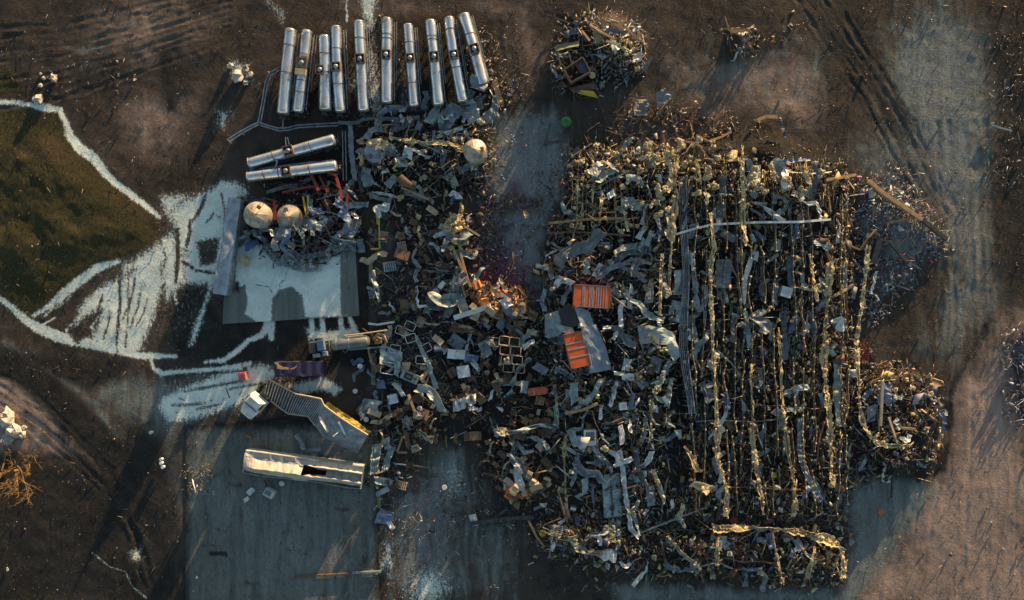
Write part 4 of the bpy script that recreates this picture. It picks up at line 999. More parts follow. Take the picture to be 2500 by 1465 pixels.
# wrecked tank truck by the loading line
m_, rz, L = local_frame((752, 848), (962, 826), 1.3)
wt2 = empty('wrecked_truck', (m_.x, m_.y, 0), rz)
mb = MB(); mb.bar((-5.2, -.45, .75), (5.4, -.45, .75), .2, .28); mb.bar((-5.2, .45, .75), (5.4, .45, .75), .2, .28)
for q in np.linspace(-5, 5, 8): mb.bar((q, -.45, .75), (q, .45, .75), .12, .15)
mb.build('chassis', M['steel_dark'], wt2)
mb = MB(); R = .72; mb.tube([(-2.35, -.05, 1.65), (-2.1, -.05, 1.65), (-1.0, 0, 1.65), (.5, 0, 1.65), (2.1, .02, 1.65), (2.4, .02, 1.65)], R, 26, rr=[.45, R, R, R, R, .5]); mb.build('tank', M['paint_grey'], wt2, True)
for q in (-1.7, -.1, 1.6):
    mb = MB(); mb.tube([(q - .05, 0, 1.65), (q + .05, 0, 1.65)], R * 1.04, 26); mb.build('strap', M['steel_galv'], wt2)
mb = MB(); mb.tube([(-.6, 1.0, 1.9), (1.5, 1.02, 2.0), (4.9, 1.15, 2.1)], .09, 6); mb.tube([(-.4, .8, 2.0), (1.8, .85, 2.1)], .05, 6); mb.build('hand_rail', M['beige'], wt2)
mb = MB(); mb.bar((-.6, -.85, 1.1), (4.2, -.95, 1.15), .22, .1); mb.build('side_step', M['steel_galv'], wt2)
mb = MB(); mb.tube([(-1.2, -.7, 1.2), (-.95, -1.2, 1.2)], .05, 6); mb.tube([(-.5, -.7, 1.2), (-.75, -1.2, 1.2)], .05, 6); mb.build('brace', M['wood'], wt2)
mb = MB(); mb.box((-4.9, -.1, 1.3), (1.1, 1.6, 1.0), taper=.8); mb.build('engine', M['plastic_dark'], wt2)
mb = MB(); mb.box((-3.8, .1, 1.45), (.9, 1.3, .9), tilt=(.15, .1)); mb.build('cab_panel', M['paint_blue'], wt2)
mb = MB(); mb.box((-4.7, -1.2, .9), (1.0, .5, .06), tilt=(.1, .3)); mb.build('fender', M['paint_white'], wt2)
mb = MB(); mb.box((-3.6, -1.05, .8), (1.0, .8, .5), taper=.6); mb.build('fuel_tank', M['paint_teal'], wt2)
mb = MB(); mb.bar((-2.75, .75, 1.7), (-2.75, -.8, 1.4), .12, .12); mb.build('post', M['beige'], wt2)
mb = MB(); mb.tube([(3.3, .5, 1.8), (3.8, .8, 2.0), (4.4, .5, 1.9), (4.6, -.3, 1.7), (4.3, -.7, 1.4)], .17, 8); mb.tube([(2.9, .2, 1.5), (3.6, .3, 1.7), (4.0, .1, 1.5)], .15, 8); mb.box((3.5, -.2, 1.2), (.9, .6, .5)); mb.build('hose_reel', M['wood'], wt2, True)
for q in (-4.3, 1.2, 2.5): wheelset(wt2, q, .48, 1.0)
tag(wt2, 'wrecked tank truck with grey barrel and lit handrail across the loading line', 'truck'); landmark(860, 835, 'the wrecked tank truck')

# ------------------------------------------------------------------ orange containers and the grey sheets over one of them
def container(cx, cy, wpx, hpx, ang, h, label, stripes=(), slots='x', mt='orange_paint', name='container'):
    x, y = WX(cx, cy, h); W_, D_ = wpx / PPM, hpx / PPM; r = empty(name, (x, y, floor_at(cx, cy) - .1), math.radians(-ang))
    mb = MB()
    mb.box((0, 0, h / 2), (W_, D_, h))
    for i in range(int(W_ / .3)):
        for sd in (-1, 1): mb.box((-W_ / 2 + .15 + i * .3, sd * (D_ / 2 + .02), h / 2), (.14, .05, h - .1))
    mb.build('body', M[mt], r)
    for (a, b) in stripes:
        sb = MB(); u = (a + b) / 2
        if slots == 'x': sb.box((-W_ / 2 + u * W_, 0, h + .01), ((b - a) * W_, D_ * .97, .05))
        else: sb.box((0, D_ / 2 - u * D_, h + .01), (W_ * .97, (b - a) * D_, .05))
        sb.build('roof_rib', M['roof_silver'], r)
    eb = MB()
    for sd in (-1, 1): eb.box((0, sd * (D_ / 2 - .03), h + .02), (W_, .07, .06)); eb.box((sd * (W_ / 2 - .03), 0, h + .024), (.07, D_ - .14, .06))
    eb.build('roof_frame', M[mt if mt != 'orange_paint' else 'paint_grey'], r)
    for sx in (-1, 1):
        for sy in (-1, 1):
            b2 = MB(); b2.box((sx * (W_ / 2 - .07), sy * (D_ / 2 - .07), h - .02), (.18, .18, .2)); b2.build('corner_casting', M['steel_dark'], r)
    return tag(r, label, 'container')
container(1445, 724, 88, 53, 3.5, 2.2, 'bright orange container with pale grey roof stripes', [(.23, .255), (.275, .30), (.42, .445), (.465, .485), (.505, .525), (.60, .62), (.655, .675), (.72, .735), (.79, .81), (.86, .875)])
container(1408, 853, 48, 84, -13, 1.9, 'orange container half hidden under fallen grey sheets', [(.28, .31), (.45, .48), (.68, .71)], 'y')
container(1312, 955, 48, 17, -7, .9, 'small orange bin lying alone in the brown boxes', [(.3, .34)])
landmark(1445, 724, 'the striped orange container'); landmark(1408, 853, 'the covered orange container'); landmark(1312, 955, 'the small orange bin')
def cover(poly, zs, mt, label, name='roof_sheet', cat='roof sheet', sag=.15):
    """a fallen sheet cut to an outline: its own height at each corner, real thickness, dented"""
    p = np.asarray(poly, float); c = p.mean(0); n = len(p); rings = 5
    cx, cy = WX(c[0], c[1]); vs_ = []
    zc = float(np.mean(zs))
    pts = []
    # densify the outline
    for i in range(n):
        for t_ in np.linspace(0, 1, 5)[:-1]: pts.append(np.append(p[i] * (1 - t_) + p[(i + 1) % n] * t_, zs[i] * (1 - t_) + zs[(i + 1) % n] * t_))
    m = len(pts)
    for r_ in range(rings):
        k_ = 1 - r_ / rings
        for q in pts:
            qx, qy = c + (q[:2] - c) * k_; z = zc + (q[2] - zc) * k_ + sag * (float(vnoise(np.array([qx / 13.]), np.array([qy / 13.]), 41)[0]) - .5)
            x, y = WX(qx, qy, z); vs_.append((x - cx, y - cy, z))
    vs_.append((0, 0, zc)); e = len(vs_) - 1
    fs = [(r_ * m + j, r_ * m + (j + 1) % m, (r_ + 1) * m + (j + 1) % m, (r_ + 1) * m + j) for r_ in range(rings - 1) for j in range(m)] + [((rings - 1) * m + j, (rings - 1) * m + (j + 1) % m, e) for j in range(m)]
    n0 = len(vs_); mb = MB(); mb.add(vs_ + [(q[0], q[1], q[2] - .05) for q in vs_], fs + [tuple(q + n0 for q in f[::-1]) for f in fs] + [(j, j + n0, (j + 1) % m + n0, (j + 1) % m) for j in range(m)])
    return tag(mb.build(name, M[mt], None, loc=(cx, cy, 0)), label, cat)
cover([(1330,768),(1368,756),(1378,810),(1345,829),(1330,822)], [1.4, 2.0, 1.8, 1.2, 1.1], 'paint_teal', 'pale grey roof sheet folded down beside the covered orange container')
cover([(1362,756),(1398,742),(1420,792),(1375,806)], [2.1, 2.3, 2.5, 2.2], 'plastic_dark', 'black square of roof between the two orange containers')
cover([(1398,741),(1440,762),(1452,800),(1420,797)], [2.4, 2.3, 2.2, 2.6], 'roof_blue', 'curved grey roof sheet next to the black square of roof')
cover([(1418,800),(1455,792),(1480,850),(1493,902),(1440,912),(1428,850)], [2.7, 2.6, 2.5, 2.3, 2.3, 2.6], 'roof_blue', 'large blue grey roof sheet sliding off the covered orange container', sag=.3)
cover([(1360,792),(1398,800),(1421,848),(1410,853),(1382,812),(1358,803)], [2.3, 2.4, 2.3, 2.2, 2.3, 2.2], 'paint_teal', 'narrow bent flashing lying across the covered orange container', 'flashing', 'flashing', .08)
cover([(1378,815),(1392,812),(1396,836),(1386,838)], [2.1, 2.2, 2.2, 2.1], 'roof_blue', 'small blue grey flap covering one corner of the covered orange container', 'plate', 'plate', .08)
cover([(1392,855),(1420,850),(1416,866),(1395,866)], [2.2, 2.2, 2.1, 2.1], 'paint_teal', 'small pale plate on top of the covered orange container', 'plate', 'plate', .05)
cover([(1386,876),(1404,890),(1428,905),(1418,917),(1396,900)], [1.6, 1.5, 1.2, 1.0, 1.3], 'paint_teal', 'crumpled pale plate at the foot of the covered orange container', 'plate', 'plate', .2)

# ------------------------------------------------------------------ machines, frames, tree, rubble block
# yellow loader wreck on the heap above the road
c0 = Vector(WX(1410, 170) + (0,)); ld = empty('wrecked_loader', c0); zb = floor_at(1405, 175)
def LW(px, py, z): return Vector(WX(px, py, z) + (z,)) - c0
def quad_box(pts, z0, z1, mt, nm, par, thick=None):
    n0 = len(pts); b = MB(); b.add([LW(p[0], p[1], z1) for p in pts] + [LW(p[0], p[1], z0) for p in pts], [tuple(range(n0))[::-1], tuple(range(n0, 2 * n0))] + [(i, (i + 1) % n0, (i + 1) % n0 + n0, i + n0) for i in range(n0)]); return b.build(nm, M[mt], par)
bk = MB()
V, f_ = ribbon_mesh([LW(1356, 119, 2.0), LW(1385, 112, 2.1), LW(1413, 105, 2.0)], .72, roll=.1, curl=.5, crump=.05, n=8); bk.add(V, f_); bk.build('bucket', M['olive_board'], ld)
for a, b in (((1362, 126), (1369, 160)), ((1387, 122), (1396, 156))): q = MB(); q.bar(LW(a[0], a[1], 2.2), LW(b[0], b[1], 1.9), .16, .2); q.build('arm', M['wood'], ld)
fr = [(1377,172),(1422,142),(1441,177),(1394,203)]
qb = MB()
for i in range(4): qb.bar(LW(fr[i][0], fr[i][1], 2.1), LW(fr[(i + 1) % 4][0], fr[(i + 1) % 4][1], 2.1), .14, .9)
qb.build('body_frame', M['steel_rust'], ld)
quad_box([(1380,173),(1421,146),(1438,177),(1395,200)], .8, 1.3, 'near_black', 'engine_bay', ld)
quad_box([(1411,152),(1421,146),(1437,176),(1425,183)], 1.3, 1.75, 'paint_blue', 'seat_plate', ld)
quad_box([(1404,158),(1411,153),(1424,178),(1417,180)], 1.3, 1.6, 'pink_red', 'cover_plate', ld)
for p in ((1384,170),(1398,163),(1408,178),(1394,188)): b2 = MB(); b2.lathe([(.001, 0), (.14, .05), (.16, .2), (.1, .34), (.001, .38)], LW(p[0], p[1], 1.3), 10); b2.build('engine_part', M['beige'], ld, True)
quad_box([(1388,215),(1450,201),(1456,216),(1440,222),(1400,228)], .4, 1.5, 'steel_rust', 'tail_box', ld)
b2 = MB(); P4 = [LW(1411,227,1.2), LW(1418,220,1.75), LW(1450,223,1.75), LW(1460,238,1.0)]; b2.add(P4 + [p - Vector((0, .06, .08)) for p in P4], [(3, 2, 1, 0), (4, 5, 6, 7), (0, 1, 5, 4), (1, 2, 6, 5), (2, 3, 7, 6), (3, 0, 4, 7)]); b2.build('blade', M['yellow_paint'], ld)
for p in ((1364,172),(1392,207),(1444,186)): b2 = MB(); b2.tube([LW(p[0] - 4, p[1] + 2, .9), LW(p[0] + 4, p[1] - 2, .9)], .5, 16); b2.build('wheel', M['rubber'], ld)
b2 = MB(); b2.lathe([(.001, .3), (.3, .25), (.42, 0), (.3, -.25), (.001, -.3)], LW(1446, 184, 1.7), 14); b2.build('air_filter', M['beige'], ld, True)
tag(ld, 'wrecked yellow loader with open engine box, two arms and a bright blade', 'loader'); landmark(1405, 170, 'the wrecked loader')

# bare uprooted tree at the edge of the lane
c0 = Vector(WX(20, 1155) + (0,)); tr = empty('uprooted_tree', c0)
tb = MB(); tb.tube([LW(-40, 1180, .5), LW(-10, 1165, .6), LW(15, 1155, .8), LW(45, 1148, 1.0)], .28, 9, rr=[.34, .32, .26, .18]); tb.build('trunk', M['bark'], tr, True)
rt_ = random.Random(5)
def limb(mb, p, d, L_, r, depth):
    pts = [p]; q = Vector(p); dd = Vector(d).normalized()
    for i in range(5):
        dd = (dd + Vector((rt_.uniform(-.3, .3), rt_.uniform(-.3, .3), rt_.uniform(-.22, .22)))).normalized(); q = q + dd * (L_ / 5); q.z = max(q.z, .12); pts.append(q.copy())
    mb.tube(pts, r, 6, rr=[r * (1 - .7 * i / 5) for i in range(6)])
    if depth > 0:
        for i in (1, 2, 3, 4, 5):
            if rt_.random() < .85:
                nd = (dd + Vector((rt_.uniform(-1, 1), rt_.uniform(-1, 1), rt_.uniform(-.2, .7)))).normalized(); limb(mb, pts[i], nd, L_ * rt_.uniform(.35, .65), max(r * .5, .018), depth - 1)
for (a, b, r) in (((18,1155), (78,1124), .15), ((30,1152), (74,1139), .12), ((40,1150), (45,1205), .13), ((42,1150), (70,1208), .12), ((15,1156), (10,1195), .13), ((45,1148), (78,1160), .1), ((25,1152), (40,1120), .12), ((5,1158), (-25,1200), .14)):
    mb = MB(); A_ = LW(a[0], a[1], .9); B_ = LW(b[0], b[1], 1.4); limb(mb, A_, B_ - A_, (B_ - A_).length, r, 3); mb.build('branch', M['bark'], tr)
mb = MB(); mb.tube([LW(8,1090,.15), LW(14,1105,.2), LW(10,1128,.4), LW(4,1150,.7)], .1, 6); mb.build('root', M['bark'], tr)
tag(tr, 'bare uprooted tree lit orange at the edge of the lane', 'tree'); landmark(30, 1155, 'the uprooted tree')

# small pieces in the yard and on the spills
def crate_box(px, py, wpx, dpx, ang, h, mt, label, name, cat, lid=None, z0=.07):
    x, y = WX(px, py, h); r = empty(name, (x, y, z0), math.radians(-ang)); W_, D_ = wpx / PPM, dpx / PPM
    mb = MB(); mb.box((0, 0, h / 2), (W_, D_, h), taper=.97); mb.build('body', M[mt], r)
    mb = MB()
    mb.box((0, 0, h + .02), (W_ * .99, D_ * .46, .05), tilt=(0, .06)) if lid is None else mb.box((0, 0, h + .02), (W_ * .98, D_ * .98, .06))
    mb.box((W_ * .2, D_ * .3, h + .05), (W_ * .3, D_ * .16, .1)); mb.build('lid', M[lid or mt], r)
    return tag(r, label, cat)
crate_box(591, 919, 17, 20, -8, .9, 'pink_red', 'small red crate standing in the white spill', 'crate', 'crate')
crate_box(607, 1066, 14, 9, 25, .5, 'cardboard', 'single tan box on the bare yard concrete', 'cardboard_box', 'box')
crate_box(596, 636, 24, 20, 28, .7, 'beige', 'tan square crate on the white pad near the blue grey trailer', 'crate', 'crate', z0=.17)
gx_, gy_ = WX(656, 1205, .9); gn = empty('generator', (gx_, gy_, .07), math.radians(-28))
mb = MB(); mb.box((0, 0, .5), (1.35, 1.0, .9), taper=.95); mb.build('housing', M['paint_white'], gn)
mb = MB(); mb.box((-.1, .1, 1.0), (.8, .55, .12)); mb.build('roof_vent', M['paint_grey'], gn)
mb = MB(); mb.bar((-.6, .5, .5), (-1.4, 1.0, .1), .12, .12); mb.build('tow_bar', M['steel_dark'], gn)
tag(gn, 'white boxy generator standing on the yard below the crushed white trailer', 'generator'); landmark(656, 1205, 'the white generator')
x, y = WX(688, 1180); mb = MB(); mb.lathe([(.001, .12), (.34, .10), (.37, .03), (.37, 0)], n=20); tag(mb.build('barrel_lid', M['paint_white'], None, True, (x, y, .07)), 'round pale lid lying flat under the crushed white trailer', 'lid')
strip([(722,1062),(734,1078),(742,1098)], 11, 'paint_grey', '', name='folded_panel', cat='panel', z=.45, label='torn grey panel on the yard between the twisted and crushed trailers', crump=.12, group=None)
strip([(745,1099),(765,1098),(783,1097)], 9, 'paint_grey', '', name='folded_panel', cat='panel', z=.3, label='short grey panel lying end to end with the torn grey panel', crump=.1, group=None)
for (px, py, s_, lab) in ((612,1200,13,'bright white scrap nearest the generator'), (602,1219,11,'second bright white scrap beyond the generator')): sheet(px, py, s_, s_ + 5, 50, 'paint_white', '', label=lab, group=None, crump=.16, step=.12, n=5)
# yellow guard rail and floor line
mb = MB(); c0 = Vector(WX(925, 560) + (0,))
for a, b in (((925,522), (927,608)), ((905,608), (928,607)), ((919,524), (922,548))): mb.bar(LW(a[0], a[1], .9), LW(b[0], b[1], .9), .16, .12)
for p in ((925,522), (926,565), (927,607), (906,608)): mb.bar(LW(p[0], p[1], .9), LW(p[0], p[1], 0), .1, .1)
tag(mb.build('guard_rail', M['yellow_paint'], None, loc=c0), 'yellow bent guard rail beside the loading floor', 'guard rail'); landmark(925, 565, 'the yellow guard rail')
for a, b, w_, lab in (((905,640), (906,690), 9, 'pavement_marking'), ((911,862), (913,940), 11, 'pavement_marking'), ((918,1030), (919,1060), 8, 'pavement_marking'), ((926,1205), (926,1240), 9, 'pavement_marking')):
    x0, y0 = WX(*a); x1, y1 = WX(*b); mb = MB(); mb.box(((x0 + x1) / 2, (y0 + y1) / 2, .105), (w_ / PPM, abs(y1 - y0), .012)); tag(mb.build(lab, M['olive_board']), 'worn yellow line painted on the floor', 'floor marking', kind='structure')
# white rubble blocks
def rocks(spots, mt, label_fn, group, name='broken_block', cat='block'):
    for i, (px, py, s_) in enumerate(spots):
        mb = MB(); random.seed(i * 7 + px); r = s_ / PPM / 2; blob_mesh(mb, (0, 0, r * .5), r, 0, .7); x, y = WX(px, py, r); tag(mb.build(name, M[mt], None, loc=(x, y, floor_at(px, py) - .1)), label_fn(i), cat, group)
rocks([(127,190,20),(105,190,9),(97,208,11),(98,180,8),(88,240,26)], 'stone_white', lambda i: ['largest pale block beside the upper wax stream', 'small pale lump just above the pale block pair', 'pale lump beside the grey block', 'smallest pale lump above the wax stream', 'wide grey block at the bend of the wax stream'][i], 'pale blocks by the wax stream')
rocks([(575,182,32),(598,200,14),(610,180,14),(560,160,16),(597,165,18)], 'stone_white', lambda i: ['widest white block in the brown earth west of the tanks', 'white lump just below the widest white block', 'white lump east of the widest white block', 'dusty white lump above the widest white block', 'dusty white lump northeast of the widest white block'][i], 'white blocks in the brown earth')
rocks([(8,1020,44),(30,1055,36),(50,1062,22),(12,1075,30),(55,1045,14)], 'stone_white', lambda i: ['big white block at the photo edge above the uprooted tree', 'second white block above the uprooted tree', 'outermost white block towards the lane, above the uprooted tree', 'lowest white block just above the uprooted tree', 'smallest white block of the pile above the uprooted tree'][i], 'white blocks above the uprooted tree')
random.seed(11)
# ------------------------------------------------------------------ more landmarks inside the wreckage
for px, py, n_ in ((1668, 700, 'the cable tray'), (1815, 470, 'the upper yellow beam'), (1745, 750, 'the middle yellow beam'), (1752, 1130, 'the hooked yellow beam'), (1915, 1000, 'the long yellow beam'), (2022, 900, 'the outer yellow beam'), (1860, 1200, 'the short lower beam'),
                   (2100, 900, 'the curling end beam'), (1495, 1210, 'the double door panel'), (1520, 1180, 'the long white strip'), (1250, 855, 'the bin cluster'), (990, 805, 'the plum tubs'), (1150, 745, 'the white beam'), (1767, 668, 'the ribbed grey panel'),
                   (1530, 640, 'the grey sheet tangle'), (1105, 580, 'the bright foam heap'), (2220, 510, 'the long timber pole'), (2114, 850, 'the red ladder'), (1780, 545, 'the white cross rod'), (1477, 600, 'the dark drum'), (940, 1186, 'the slit white sheet'),
                   (1440, 1068, 'the lavender box'), (940, 1265, 'the dark tent sheet'), (1135, 980, 'the grey bale'), (1225, 1270, 'the long dark beam'), (1530, 850, 'the rusty hoop'), (1905, 490, 'the grey hoop'), (1275, 1165, 'the carton heap'), (1001, 920, 'the control console'),
                   (1800, 1300, 'the lower heap ridge'), (2010, 1320, 'the lower heap corner'), (1680, 1350, 'the slanting pale beam'), (2200, 1000, 'the side heap'), (1500, 80, 'the upper heap'), (1805, 105, 'the far small heap'), (1060, 390, 'the rubble strip'), (1870, 300, 'the arched gutter'), (1440, 470, 'the small joist rows'),
                   (760, 610, 'the folded siding'), (1180, 240, 'the fallen plates'), (1640, 420, 'the lit foam tangle'), (1400, 1330, 'the pale foam patch'), (2180, 620, 'the black triangle frame')):
    landmark(px, py, n_)

